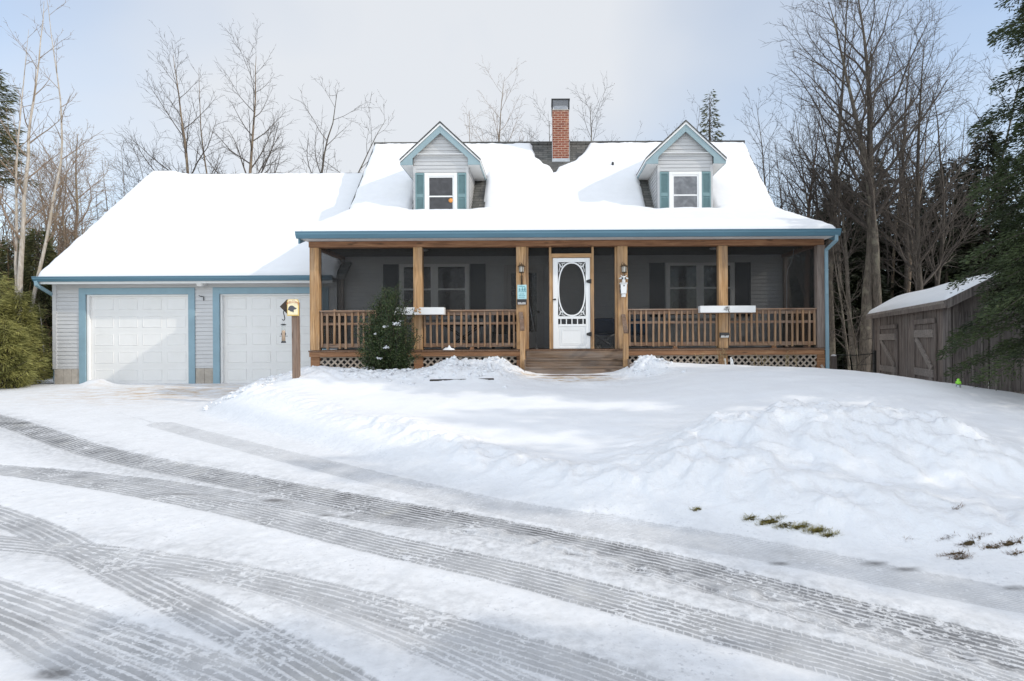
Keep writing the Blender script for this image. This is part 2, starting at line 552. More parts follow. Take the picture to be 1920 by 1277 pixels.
def mat_brick():
    k = NT('chimney_brick')
    p = k.pos()
    mpn = k.n('ShaderNodeMapping')
    mpn.inputs['Rotation'].default_value = (math.radians(90), 0, 0)
    k.set(mpn, 'Vector', p)
    sx = k.n('ShaderNodeSeparateXYZ'); k.set(sx, 'Vector', p)
    cx = k.n('ShaderNodeCombineXYZ')
    k.set(cx, 'X', k.math('ADD', sx.outputs['X'], sx.outputs['Y'])); k.set(cx, 'Y', sx.outputs['Z'])
    br = k.n('ShaderNodeTexBrick')
    k.set(br, 'Vector', cx.outputs[0])
    br.offset = .5
    br.inputs['Scale'].default_value = 1.0
    br.inputs['Brick Width'].default_value = .205
    br.inputs['Row Height'].default_value = .068
    br.inputs['Mortar Size'].default_value = .009
    br.inputs['Mortar Smooth'].default_value = .2
    br.inputs['Bias'].default_value = -.2
    br.inputs['Color1'].default_value = (.17, .042, .022, 1)
    br.inputs['Color2'].default_value = (.26, .078, .042, 1)
    br.inputs['Mortar'].default_value = (.46, .32, .25, 1)
    f = k.noise(p, 9.0, 5.0, .6)
    col = k.mix(k.ramp(f, [(.56, 0.0), (.66, .7)]), br.outputs['Color'], (.50, .29, .18))
    k.col(col); k.rough(.85)
    k.bump(k.math('SUBTRACT', k.math('MULTIPLY', f, .4), br.outputs['Fac']), .6, .008)
    return k.m
M['brick'] = mat_brick()

def mat_shingle():
    k = NT('asphalt_shingle')
    p = k.pos()
    sx = k.n('ShaderNodeSeparateXYZ'); k.set(sx, 'Vector', p)
    cx = k.n('ShaderNodeCombineXYZ')
    k.set(cx, 'X', sx.outputs['X']); k.set(cx, 'Y', k.math('MULTIPLY', sx.outputs['Z'], 1.37))
    br = k.n('ShaderNodeTexBrick')
    k.set(br, 'Vector', cx.outputs[0])
    br.inputs['Scale'].default_value = 1.0
    br.inputs['Brick Width'].default_value = .30
    br.inputs['Row Height'].default_value = .125
    br.inputs['Mortar Size'].default_value = .010
    br.inputs['Mortar Smooth'].default_value = .1
    br.inputs['Color1'].default_value = (.075, .075, .072, 1)
    br.inputs['Color2'].default_value = (.15, .145, .135, 1)
    br.inputs['Mortar'].default_value = (.02, .02, .02, 1)
    f = k.noise(p, 90.0, 3.0, .6)
    g = k.noise(p, 1.8, 3.0, .5)
    col = k.mix(k.ramp(f, [(.4, 0.0), (.7, .5)]), br.outputs['Color'], (.19, .19, .17))
    col = k.mix(k.ramp(g, [(.5, 0.0), (.6, .75)]), col, (.045, .047, .05))
    k.col(col); k.rough(.9)
    k.bump(k.math('SUBTRACT', f, k.math('MULTIPLY', br.outputs['Fac'], 1.5)), .6, .01)
    return k.m
M['shingle'] = mat_shingle()

def mat_snow(name='snow', c=(.80, .81, .83), b1=.25):
    k = NT(name)
    p = k.pos()
    f = k.noise(p, 55.0, 4.0, .65)
    g = k.noise(p, 5.0, 5.0, .55)
    k.col(k.ramp(g, [(.3, tuple(x * .97 for x in c)), (.7, c)]))
    k.rough(.75)
    k.b.inputs['Specular IOR Level'].default_value = .25
    k.bump(k.math('ADD', k.math('MULTIPLY', f, .35), k.math('MULTIPLY', g, 1.0)), b1, .02)
    return k.m
M['snow'] = mat_snow()

def mat_bark(name, c1, c2, lichen=None):
    k = NT(name)
    p = k.pos()
    f = k.noise(p, 5.0, 6.0, .7, .4, (4, 4, .8))
    col = k.ramp(f, [(.35, c1), (.65, c2)])
    if lichen:
        g = k.noise(p, 3.0, 4.0, .6)
        col = k.mix(k.ramp(g, [(.52, 0.0), (.64, .7)]), col, lichen)
    k.col(col); k.rough(.9)
    k.bump(f, .6, .02)
    return k.m
M['bark'] = mat_bark('grey_bark', (.05, .041, .032), (.15, .125, .10), (.21, .19, .14))
M['bark_dark'] = mat_bark('dark_bark', (.035, .028, .022), (.10, .082, .065))
M['bark_warm'] = mat_bark('warm_bark', (.09, .066, .046), (.26, .195, .14), (.32, .27, .18))
M['bark_red'] = mat_bark('reddish_bark', (.06, .035, .025), (.20, .12, .08))
M['bark_birch'] = mat_bark('birch_bark', (.28, .235, .19), (.56, .51, .45), (.40, .33, .24))
M['twig'] = mat_bark('twigs', (.045, .037, .031), (.11, .09, .075))
M['twig_warm'] = mat_bark('warm_twigs', (.16, .115, .08), (.32, .24, .175))

def mat_leaf(name, c1, c2, rough=.6, scale=2.5):
    k = NT(name)
    p = k.pos()
    f = k.noise(p, scale, 3.0, .6)
    h = k.noise(p, 30.0, 2.0, .5)
    col = k.ramp(k.math('ADD', k.math('MULTIPLY', f, .6), k.math('MULTIPLY', h, .4)), [(.36, c1), (.62, c2)])
    k.col(col); k.rough(rough)
    k.b.inputs['Specular IOR Level'].default_value = .3
    return k.m
M['hemlock'] = mat_leaf('hemlock_needles', (.014, .023, .009), (.066, .088, .032))
M['conifer_far'] = mat_leaf('far_needles', (.010, .014, .007), (.034, .042, .018))
M['pine_young'] = mat_leaf('young_pine_needles', (.09, .10, .03), (.36, .34, .11))
M['pine_old'] = mat_leaf('old_pine_needles', (.035, .05, .018), (.12, .115, .045))
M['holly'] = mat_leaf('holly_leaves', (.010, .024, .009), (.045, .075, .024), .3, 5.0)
M['holly_lit'] = mat_leaf('lit_holly_leaves', (.06, .085, .03), (.12, .14, .06), .35, 5.0)  # leaf highlights put into the colour: paler copy of the holly
M['grass'] = mat_leaf('grass_blades', (.13, .125, .03), (.36, .30, .08), .7, 20.0)
M['brush'] = mat_leaf('dry_brush', (.13, .075, .04), (.27, .17, .09), .8, 2.0)
# ------------------------------------------------------------------ ground: one snow sheet to the horizon
D0, D1 = -1.733, .0485                     # the driveway climbs gently towards the garage
def drive_pt(px, py):
    dx, dy = px - CX, py - CY
    x, y = dx - ROLL * dy, dy + ROLL * dx
    Y = -D0 / (y / F + D1)
    return (x * Y / F, Y)

EDGE = [(-6.45, 15.2), (-6.5, 14.2), (-6.62, 12.8), (-6.1, 10.7), (-4.1, 8.9), (-2.11, 7.2), (-.30, 5.52), (1.22, 4.76), (2.22, 4.18), (3.16, 3.84), (6.0, 3.0), (12, 2.2), (30, 1.5)]
EDGE_S = catmull(EDGE, 6)

CP = [(-12, 14.5, -1.06), (-9, 14.5, -1.04), (-7.2, 14.5, -1.03), (-6.6, 14.6, -1.03), (-12, 11, -1.2), (-9, 11, -1.2), (-7.2, 11.4, -1.17), (-7.3, 13, -1.09), (-12, 7, -1.39), (-8, 7, -1.39), (-5, 7.5, -1.37),
      (-6.5, 9.5, -1.27), (-10, 3, -1.59), (-4, 4, -1.54), (0, 2.7, -1.6), (0, 4.3, -1.525), (3, 2.5, -1.61), (-3, 5.8, -1.45), (-1, 5.3, -1.475), (2, 3.7, -1.555), (6, 1, -1.70), (0, 0, -1.733), (0, -5, -1.95),
      (-15, -5, -1.95), (15, -5, -2.0), (-15, 16, -1.02), (-20, 10, -1.15), (-14, 20, -1.0), (-25, 25, -1.0), (-3, 2, -1.64), (-6, 5, -1.49), (1, 2, -1.64),
      # lawn
      (-5.2, 12.5, -.56), (-4.4, 12.3, -.56), (-3.5, 12.1, -.66), (-2.8, 12.3, -.62), (-2, 12.3, -.55), (-1.0, 12.3, -.58), (-.3, 11.9, -.74), (.7, 11.7, -.77), (.5, 11.2, -.82), (.5, 10.6, -.86), (1.8, 11.9, -.74), (2.1, 12.3, -.54), (3.2, 12.5, -.50), (4.6, 12.6, -.56), (6.2, 12.7, -.68),
      (-4.7, 11, -.70), (-5.6, 11.3, -.92), (-5.7, 12.8, -.80), (-3, 10, -.93), (0, 10, -.86), (3, 10, -.70), (5.4, 9.5, -.60), (7.3, 9, -.85), (0, 8, -1.10), (3, 8, -.93), (-2.5, 8.5, -1.12), (5.5, 7.5, -.86),
      (8, 7, -1.12), (3, 5.5, -1.33), (1.2, 5.8, -1.33), (6, 4.5, -1.38), (9, 5, -1.40), (10, 9.4, -1.25), (9, 14, -1.15), (8, 12.5, -1.10), (7.2, 15, -1.05), (9.0, 17.5, -1.15), (12, 16, -1.35), (0, 24, -1.0), (12, 25, -1.45),
      (25, 15, -1.7), (25, 30, -1.7), (0, 40, -1.0), (-25, 40, -1.0), (-40, 5, -1.3), (40, 5, -1.9), (0, 70, -1.0), (-60, 60, -.9), (60, 60, -1.9), (-60, -20, -2.2), (60, -20, -2.4), (0, -25, -2.6),
      (-4, 15, -.85), (0, 15, -.85), (4, 15, -.85), (0, 20, -.95), (6, 20, -1.0)]
_cp = np.array(CP)
def _tps_fit(P):
    n = len(P)
    d = np.hypot(P[:, None, 0] - P[None, :, 0], P[:, None, 1] - P[None, :, 1])
    K = np.where(d > 0, d * d * np.log(d + 1e-12), 0) + np.eye(n) * .02
    A = np.zeros((n + 3, n + 3))
    A[:n, :n] = K
    A[:n, n] = 1; A[:n, n + 1:] = P[:, :2]
    A[n, :n] = 1; A[n + 1:, :n] = P[:, :2].T
    b = np.concatenate([P[:, 2], [0, 0, 0]])
    return np.linalg.solve(A, b)
_tw = _tps_fit(_cp)
def _tps(X, Y):
    s = _tw[-3] + _tw[-2] * X + _tw[-1] * Y
    for i in range(len(_cp)):
        d2 = (X - _cp[i, 0]) ** 2 + (Y - _cp[i, 1]) ** 2
        s = s + _tw[i] * .5 * d2 * np.log(d2 + 1e-12)
    return s

PILE = (2.80, 6.05)
def ground_z(X, Y, full=True):
    X, Y = np.asarray(X, float), np.asarray(Y, float)
    base = _tps(X, Y)
    d, sg, al = poly_dist(X, Y, EDGE_S)
    d = d * sg                                    # + on the lawn side
    plane = D0 + D1 * np.minimum(Y, 14.5)
    on_drive = sstep(.12, -.25, d) * sstep(-18, -14, X) * sstep(20, 14, X) * sstep(16.5, 15.2, Y)
    z = base * (1 - on_drive) + plane * on_drive
    # bank thrown up by the plough along the lane
    n1 = fbm(X * .9, Y * .9, 3)
    bank = np.exp(-((d - .55 - .2 * n1) / .34) ** 2) * sstep(-7.0, -5.0, X) * sstep(9, 5, X) * sstep(14.0, 12.0, Y)
    mid = sstep(-3.4, -1.5, X) * sstep(11, 8, Y)
    amp = .045 + .065 * mid + .10 * sstep(9.8, 11.0, Y)
    ch = billow(X * 2.6, Y * 2.6, 4, .5)
    z = z + bank * amp * (.45 + .55 * ch)
    # soft drift relief over the lawn
    lawn = sstep(.3, 1.5, d)
    z = z + lawn * .035 * fbm(X * .55, Y * .8, 3) + lawn * .008 * fbm(X * 3, Y * 3, 2)
    # shovelled lumps in front of the porch and beside the steps
    f1 = np.exp(-((Y - 11.55) / .55) ** 2) * sstep(-5.6, -4.6, X) * sstep(-.3, -1.0, X)
    f2 = np.exp(-((Y - 12.15) / .35) ** 2) * (np.exp(-((X + .95) / .5) ** 2) + np.exp(-((X - 2.15) / .42) ** 2) + .8 * np.exp(-((X + 1.9) / .4) ** 2))
    f3 = np.exp(-((Y - 11.2) / .35) ** 2) * sstep(.3, .8, X) * sstep(3.2, 2.0, X)
    ch2 = billow(X * 3.6 + 9, Y * 3.6, 4, .6)
    z = z + (f1 * .09 + f2 * .17 + f3 * .02) * (.35 + .65 * ch2)
    # small heap by the left garage door
    z = z + .13 * np.exp(-(((X + 11.05) / .35) ** 2 + ((Y - 14.35) / .22) ** 2)) * (.7 + .4 * ch2)
    # big ploughed pile
    blk = np.round(fbm(X * 2.4 + 5, Y * 2.6 + 2, 2) * 5) / 5 * .55 + .45 * fbm(X * 2.4 + 5, Y * 2.6 + 2, 2)
    q = ((X - PILE[0]) / 1.30) ** 2 + ((Y - PILE[1]) / 1.02) ** 2
    q2 = ((X - 3.95) / .65) ** 2 + ((Y - 5.75) / .6) ** 2
    q3 = ((X - 1.5) / .8) ** 2 + ((Y - 5.9) / .6) ** 2
    pile = .43 * np.exp(-q ** 1.05) + .13 * np.exp(-q2 ** 1.2) + .10 * np.exp(-q3 ** 1.2)
    rough = np.exp(-(q * .55) ** 1.5) + .7 * np.exp(-q2) + .4 * np.exp(-q3)
    ch3 = billow(X * 1.9 + 3, Y * 2.3 + 1, 4, .48)
    ch4 = billow(X * 5.5 + 3, Y * 6.0 + 1, 3, .6)
    crest = np.exp(-((np.sqrt(q) - .62) / .35) ** 2) * sstep(-.2, .5, Y - PILE[1] + .3 * n1)
    z = z + pile * (1 + .10 * (ch3 - .3)) + rough * (.05 * (ch3 - .5) + .095 * blk + .024 * fbm(X * 6 + 2, Y * 6.5, 3) + .006 * ch4) + crest * .022 * ch4
    # plough crumbs right of the pile down to the lane
    r2 = sstep(3.0, 4.2, X) * sstep(7.5, 5.5, X) * sstep(3.9, 4.6, Y) * sstep(6.4, 5.4, Y)
    z = z + r2 * .022 * (ch3 - .2)
    # fine crunch on the lane
    z = z + on_drive * (.006 * fbm(X * 6, Y * 6, 3))
    return z

def ground_hit(px, py):
    """where the line of sight through a photo pixel meets the snow"""
    ys = np.arange(3.0, 15.0, .02)
    d = W(px, py, 1.0)
    g = ground_z(d.x * ys, ys)
    i = int(np.argmax(g >= d.z * ys))
    return float(d.x * ys[i]), float(ys[i]), float(g[i])

# tyre tracks: photo polylines laid on the driveway -> (points, half width, darkness, stripe pitch)
TR = [
    ([(-420, 745), (-150, 762), (0, 787), (180, 845), (425, 895), (650, 938), (950, 994), (1260, 1060), (1560, 1140), (1920, 1232), (2300, 1340)], .22, 1.0, .045),
    ([(-500, 868), (-200, 872), (0, 880), (110, 893), (300, 924), (470, 958), (700, 1015), (960, 1072), (1310, 1165), (1710, 1272), (2100, 1400)], .19, .70, .043),
    ([(60, 880), (150, 889), (290, 904), (450, 930), (650, 962), (820, 985), (960, 1008), (1260, 1078), (1560, 1165), (1920, 1275), (2300, 1420)], .13, .72, .036),
    ([(-300, 872), (0, 966), (150, 1032), (300, 1107), (450, 1180), (600, 1260), (760, 1360)], .15, .66, .048),
    ([(-400, 985), (0, 1016), (200, 1036), (400, 1066), (600, 1108), (780, 1158), (960, 1212), (1120, 1262), (1350, 1350)], .15, .60, .045),
    ([(-300, 1010), (0, 1108), (200, 1178), (400, 1252), (560, 1330)], .13, .55, .048),
    ([(-300, 1050), (0, 1165), (100, 1217), (250, 1287), (400, 1370)], .14, .60, .05),
    ([(300, 795), (475, 840), (700, 895), (960, 955), (1360, 1022), (1710, 1088), (1920, 1128), (2300, 1210)], .20, .34, .026),
    ([(200, 1060), (430, 1080), (600, 1130), (760, 1190), (900, 1250), (1060, 1330)], .12, .50, .042),
]
TRW = [catmull([drive_pt(*p) for p in t[0]], 10) for t in TR]

def axis(*segs):
    out = [segs[0][0]]
    for a, b, st in segs:
        n = max(1, int(round((b - a) / st)))
        out += list(a + (b - a) * (np.arange(1, n + 1) / n))
    return np.array(out)
gx = axis((-90, -40, 8), (-40, -16, 1.2), (-16, -9, .12), (-9, -5, .05), (-5, 6.2, .028), (6.2, 9, .06), (9, 16, .25), (16, 40, 1.2), (40, 90, 8))
gy = axis((-40, -8, 4), (-8, 1.5, .5), (1.5, 2.3, .1), (2.3, 7.2, .026), (7.2, 13, .04), (13, 15.4, .1), (15.4, 30, .7), (30, 100, 5))
GX, GY = np.meshgrid(gx, gy)
gxf, gyf = GX.ravel(), GY.ravel()
GZ = ground_z(gxf, gyf)
attrs = {}
for i, P in enumerate(TRW):
    d, sg, al = poly_dist(gxf, gyf, P)
    attrs['lat%d' % i] = d * np.where(sg == 0, 1, sg)
    attrs['run%d' % i] = al
    m = d < TR[i][1]
    GZ = GZ - .010 * TR[i][2] * sstep(TR[i][1] + .03, TR[i][1] - .03, d)
d_e, sg_e, _ = poly_dist(gxf, gyf, EDGE_S)
attrs['lane'] = sstep(.25, -.1, d_e * sg_e)
# tan slush on the apron and by the steps (sand tracked by feet and wheels)
ap = np.exp(-(((gxf + 8.4) / 2.4) ** 2 + ((gyf - 13.2) / 1.5) ** 2)) * 1.25
st = np.exp(-(((gxf - .45) / .95) ** 2 + ((gyf - 11.85) / .42) ** 2) ** 2) * 1.8
attrs['sand'] = ap + st
# bare wet spots and turf showing through
spots = [((100, 1262), .10, .05), ((610, 965), .07, .035), ((648, 967), .055, .03), ((515, 937), .12, .05), ((1460, 1057), .075, .028), ((1640, 1058), .09, .03), ((1700, 1068), .10, .025), ((1905, 1103), .08, .03), ((335, 925), .2, .03)]
sp = np.zeros(len(gxf))
for (q, rx, ry) in spots:
    cx_, cy_ = drive_pt(*q)
    sp = np.maximum(sp, np.exp(-(((gxf - cx_) / rx) ** 2 + ((gyf - cy_) / ry) ** 2) ** 2))
attrs['wet'] = sp
soil = np.zeros(len(gxf))
for px_, py_, rx_, ry_ in [(1306, 957, .04, .014), (1408, 976, .05, .02), (1445, 981, .09, .024), (1470, 986, .06, .02), (1500, 990, .075, .018), (1530, 996, .075, .024), (1555, 1003, .05, .015), (1790, 1040, .09, .012), (1815, 1022, .07, .012), (1800, 1046, .06, .012), (1860, 1030, .08, .015), (1895, 1020, .09, .018), (1830, 1010, .08, .01), (1905, 1040, .06, .012)]:
    cx_, cy_, _ = ground_hit(px_, py_)
    soil = np.maximum(soil, np.exp(-(((gxf - cx_) / rx_) ** 2 + ((gyf - cy_) / (ry_ * 1.2)) ** 2) ** 1.5))
attrs['soil'] = soil
d_s = attrs['lat2'] + .06 * fbm(gxf * 1.5, gyf * 1.5, 2); r_s = attrs['run2']
L_s = sum(math.hypot(b[0] - a[0], b[1] - a[1]) for a, b in zip(TRW[2][:-1], TRW[2][1:]))
sl_ = np.exp(-(d_s / .11) ** 2) * sstep(.50 * L_s, .62 * L_s, r_s) * (.45 + .55 * sstep(-.2, .3, fbm(gxf * .8, gyf * .8, 2)))
lump = np.maximum(0, billow(gxf * 5.5 + 4, gyf * 7.5, 3, .6) - .35)
GZ = GZ + sl_ * lump * .030
attrs['slush'] = np.clip(sl_ * lump * 1.6, 0, 1)
qc = ((gxf - PILE[0]) / 1.5) ** 2 + ((gyf - PILE[1]) / 1.2) ** 2
bc_ = np.exp(-((d_e * sg_e - .55) / .45) ** 2) * sstep(-6.8, -5.5, gxf) * sstep(8, 5, gxf)
attrs['churn'] = np.clip(np.exp(-qc ** 1.3) + .8 * bc_ + .9 * np.exp(-((gyf - 11.8) / .6) ** 2) * sstep(-5.6, -4.8, gxf) * sstep(3.4, 2.4, gxf), 0, 1)
nx, ny = len(gx), len(gy)
idx = np.arange(nx * ny).reshape(ny, nx)
quads = np.stack([idx[:-1, :-1], idx[:-1, 1:], idx[1:, 1:], idx[1:, :-1]], -1).reshape(-1, 4)

def mat_ground():
    k = NT('snowy_ground')
    p = k.pos()
    fine = k.noise(p, 70.0, 4.0, .7)
    mid = k.noise(p, 14.0, 4.0, .6)
    big = k.noise(p, 1.1, 4.0, .55)
    vbig = k.noise(p, 2.6, 5.0, .6)
    at = lambda a: k.n('ShaderNodeAttribute', attribute_name=a).outputs['Fac']
    wob = k.math('MULTIPLY', k.math('SUBTRACT', mid, .5), .055)
    wob2 = k.math('MULTIPLY', k.math('SUBTRACT', fine, .5), .016)
    smear = k.ramp(k.noise(p, 1.35, 4.0, .6), [(.36, .45), (.58, 1.0)])
    total = None; ridges = None
    for i, (pts, hw, dark, pitch) in enumerate(TR):
        lat = k.math('ADD', at('lat%d' % i), k.math('ADD', wob2, k.math('MULTIPLY', wob, .25)))
        run = at('run%d' % i)
        alat = k.math('ABSOLUTE', k.math('ADD', lat, wob))
        mask = k.n('ShaderNodeMapRange', {'Value': alat, 'From Min': hw, 'From Max': hw - .035, 'To Min': 0.0, 'To Max': 1.0}, interpolation_type='SMOOTHSTEP').outputs[0]
        wave = k.math('COSINE', k.math('MULTIPLY', lat, 2 * math.pi / pitch))
        wave = k.math('ADD', wave, k.math('MULTIPLY', k.math('SUBTRACT', fine, .5), 2.8))
        wave = k.math('ADD', wave, k.math('MULTIPLY', k.math('SUBTRACT', vbig, .52), 2.2))
        ridge = k.n('ShaderNodeMapRange', {'Value': wave, 'From Min': .05 if i != 7 else -.4, 'From Max': .75, 'To Min': 0.0, 'To Max': 1.0}, interpolation_type='SMOOTHSTEP').outputs[0]
        # sipe ticks on the shoulder ribs
        tick = k.math('SINE', k.math('ADD', k.math('MULTIPLY', run, 2 * math.pi / .05), k.math('MULTIPLY', lat, 40.0)))
        tick = k.n('ShaderNodeMapRange', {'Value': tick, 'From Min': .72, 'From Max': .95, 'To Min': 0.0, 'To Max': .75}).outputs[0]
        shoulder = k.n('ShaderNodeMapRange', {'Value': alat, 'From Min': hw * .62, 'From Max': hw * .72, 'To Min': 0.0, 'To Max': 1.0}).outputs[0]
        rg = k.math('MAXIMUM', ridge, k.math('MULTIPLY', tick, shoulder))
        rg = k.math('MULTIPLY', rg, smear)
        var = k.noise(p, 1.9 + .17 * i, 5.0, .65)
        amt = k.math('MULTIPLY', mask, k.n('ShaderNodeMapRange', {'Value': var, 'From Min': .30, 'From Max': .62, 'To Min': dark * .58, 'To Max': min(1.0, dark * 1.03)}).outputs[0])
        g = k.math('MULTIPLY', amt, k.math('SUBTRACT', 1.0, k.math('MULTIPLY', rg, .80)))
        total = g if total is None else k.math('MAXIMUM', total, g)
        rr = k.math('MULTIPLY', mask, rg)
        ridges = rr if ridges is None else k.math('MAXIMUM', ridges, rr)
        amax = amt if i == 0 else k.math('MAXIMUM', amax, amt)
    # crumbs of loose slush lying back over the tracks
    crumb = k.noise(p, 23.0, 5.0, .7)
    patch = k.noise(p, 2.1, 3.0, .5)
    thr = k.n('ShaderNodeMapRange', {'Value': patch, 'From Min': .40, 'From Max': .66, 'To Min': .66, 'To Max': .50}).outputs[0]
    cr_ = k.n('ShaderNodeMapRange', {'Value': k.math('SUBTRACT', crumb, thr), 'From Min': 0.0, 'From Max': .05, 'To Min': 0.0, 'To Max': 1.0}).outputs[0]
    total = k.math('MULTIPLY', total, k.math('SUBTRACT', 1.0, k.math('MULTIPLY', cr_, .85)))
    # grey slush spread around the most driven lines
    lat0 = k.math('ADD', at('lat0'), k.math('MULTIPLY', k.math('SUBTRACT', vbig, .5), .5))
    band = k.n('ShaderNodeMapRange', {'Value': k.math('ABSOLUTE', k.math('ADD', lat0, .10)), 'From Min': .62, 'From Max': .15, 'To Min': 0.0, 'To Max': .40}, interpolation_type='SMOOTHSTEP').outputs[0]
    lat3 = k.math('ADD', at('lat4'), k.math('MULTIPLY', k.math('SUBTRACT', vbig, .5), .5))
    band2 = k.n('ShaderNodeMapRange', {'Value': k.math('ABSOLUTE', lat3), 'From Min': .55, 'From Max': .1, 'To Min': 0.0, 'To Max': .26}, interpolation_type='SMOOTHSTEP').outputs[0]
    sl = k.math('MULTIPLY', k.math('MAXIMUM', band, band2), k.ramp(k.math('ADD', k.math('MULTIPLY', mid, .5), k.math('MULTIPLY', crumb, .5)), [(.40, 1.0), (.58, .25)]))
    total = k.math('MAXIMUM', total, sl)
    ice = k.ramp(k.noise(p, 3.2, 5.0, .65), [(.36, (.050, .051, .056)), (.54, (.17, .172, .182)), (.72, (.32, .315, .30))])
    snow = k.ramp(big, [(.3, (.80, .81, .835)), (.7, (.83, .835, .85))])
    # packed snow on the lane is greyer and grainy
    packed = k.ramp(k.math('ADD', k.math('MULTIPLY', mid, .5), k.math('MULTIPLY', vbig, .5)), [(.36, (.62, .63, .65)), (.62, (.75, .76, .785))])
    col = k.mix(k.math('MULTIPLY', at('lane'), .75), snow, packed)
    # darker pits in the packed snow
    pit = k.noise(p, 38.0, 3.0, .6)
    pitm = k.math('MULTIPLY', at('lane'), k.math('MULTIPLY', k.ramp(pit, [(.58, 0.0), (.70, .5)]), k.ramp(vbig, [(.45, 0.0), (.6, 1.0)])))
    col = k.mix(pitm, col, (.42, .43, .46))
    sd = k.math('MULTIPLY', at('sand'), k.ramp(k.noise(p, 2.6, 6.0, .65, .4, (1, 2.2, 1)), [(.44, 0.0), (.68, .9)]), clamp=True)
    col = k.mix(sd, col, (.50, .35, .20))
    total = k.math('MULTIPLY', total, k.math('SUBTRACT', 1.0, k.math('MULTIPLY', at('slush'), .6)))
    col = k.mix(total, col, ice)
    wet = k.math('MULTIPLY', at('wet'), k.ramp(mid, [(.3, .45), (.6, .85)]))
    col = k.mix(wet, col, (.14, .135, .135))
    so = k.n('ShaderNodeMapRange', {'Value': k.math('ADD', at('soil'), k.math('MULTIPLY', k.math('SUBTRACT', k.noise(p, 26.0, 4.0, .7), .5), 2.6)), 'From Min': .48, 'From Max': .72, 'To Min': 0.0, 'To Max': 1.0}).outputs[0]
    so = k.math('MULTIPLY', so, k.n('ShaderNodeMapRange', {'Value': at('soil'), 'From Min': .03, 'From Max': .18, 'To Min': 0.0, 'To Max': 1.0}).outputs[0])
    col = k.mix(so, col, (.055, .042, .018))
    k.col(col)
    k.rough(k.math('SUBTRACT', .8, k.math('MULTIPLY', total, .42)))
    k.b.inputs['Specular IOR Level'].default_value = .25
    h = k.math('ADD', k.math('MULTIPLY', fine, .30), k.math('MULTIPLY', mid, .9))
    h = k.math('ADD', h, k.math('MULTIPLY', ridges, .55))
    h = k.math('ADD', h, k.math('MULTIPLY', cr_, k.math('MULTIPLY', amax, 1.0)))
    h = k.math('SUBTRACT', h, k.math('MULTIPLY', pitm, .8))
    vor = k.n('ShaderNodeTexVoronoi', feature='SMOOTH_F1')
    k.set(vor, 'Vector', p); vor.inputs['Scale'].default_value = 13.0; vor.inputs['Smoothness'].default_value = .35
    chunk = k.math('ADD', k.math('MULTIPLY', k.noise(p, 17.0, 6.0, .68, .3), 3.4), k.math('MULTIPLY', vor.outputs['Distance'], -1.2))
    h = k.math('ADD', h, k.math('MULTIPLY', at('churn'), k.math('MULTIPLY', chunk, 1.8)))
    k.bump(h, .40, .016)
    return k.m
M['ground'] = mat_ground()
ground = np_mesh('ground', np.stack([gxf, gyf, GZ], 1), quads, M['ground'], None, (0, 0, 0), True, attrs)
tag(ground, kind='structure')

def gz(x, y):
    return float(ground_z(np.array([x]), np.array([y]))[0])

def icosphere():
    t = (1 + 5 ** .5) / 2
    v = [(-1, t, 0), (1, t, 0), (-1, -t, 0), (1, -t, 0), (0, -1, t), (0, 1, t), (0, -1, -t), (0, 1, -t), (t, 0, -1), (t, 0, 1), (-t, 0, -1), (-t, 0, 1)]
    f = [(0, 11, 5), (0, 5, 1), (0, 1, 7), (0, 7, 10), (0, 10, 11), (1, 5, 9), (5, 11, 4), (11, 10, 2), (10, 7, 6), (7, 1, 8), (3, 9, 4), (3, 4, 2), (3, 2, 6), (3, 6, 8), (3, 8, 9), (4, 9, 5), (2, 4, 11), (6, 2, 10), (8, 6, 7), (9, 8, 1)]
    v = [np.array(p) / np.linalg.norm(p) for p in v]
    mid = {}
    nf = []
    def m(a, b):
        k = (min(a, b), max(a, b))
        if k not in mid:
            p = v[a] + v[b]; v.append(p / np.linalg.norm(p)); mid[k] = len(v) - 1
        return mid[k]
    for a, b, c in f:
        ab, bc, ca = m(a, b), m(b, c), m(c, a)
        nf += [(a, ab, ca), (b, bc, ab), (c, ca, bc), (ab, bc, ca)]
    return np.array(v), np.array(nf)
ICO_V, ICO_F = icosphere()
def lumps(rs, C, S, flat=.7, jit=.16):
    """irregular lumps at C of size S"""
    n = len(C); m = len(ICO_V)
    D = ICO_V[None] * (1 + rs.normal(0, jit, (n, m, 1)))
    D = D * S[:, None, None] * rs.uniform(.7, 1.3, (n, 1, 3)) * np.array([1, 1, flat])
    V = (C[:, None, :] + D).reshape(-1, 3)
    Q = (ICO_F[None] + (np.arange(n) * m)[:, None, None]).reshape(-1, 3)
    return V, Q
rs = np.random.RandomState(21)
pts = []
n = 220                                            # shovelled snow before the porch and the bank by the signpost
pts.append((rs.uniform(-4.0, -.6, n), 11.6 + rs.normal(0, .35, n), rs.gamma(1.6, .014, n) + .010))
n = 34
pts.append((2.1 + rs.normal(0, .35, n), 12.0 + rs.normal(0, .2, n), rs.gamma(1.6, .016, n) + .012))
n = 160
pts.append((rs.normal(-5.6, .35, n), rs.uniform(10.4, 13.2, n), rs.gamma(1.6, .014, n) + .010))
X_ = np.concatenate([p[0] for p in pts]); Y_ = np.concatenate([p[1] for p in pts]); S_ = np.minimum(np.concatenate([p[2] for p in pts]), .05)
S_ = np.where(Y_ < 9.5, np.minimum(S_, .026), S_)
ok = ~((Y_ > 12.55) & (X_ > -5.3)) & ~((X_ > -.5) & (X_ < 1.8) & (Y_ > 11.4))
X_, Y_, S_ = X_[ok], Y_[ok], S_[ok]
Vc, Qc = lumps(rs, np.stack([X_, Y_, ground_z(X_, Y_) + S_ * rs.uniform(-.05, .35, len(S_))], 1), S_, .62, .24)
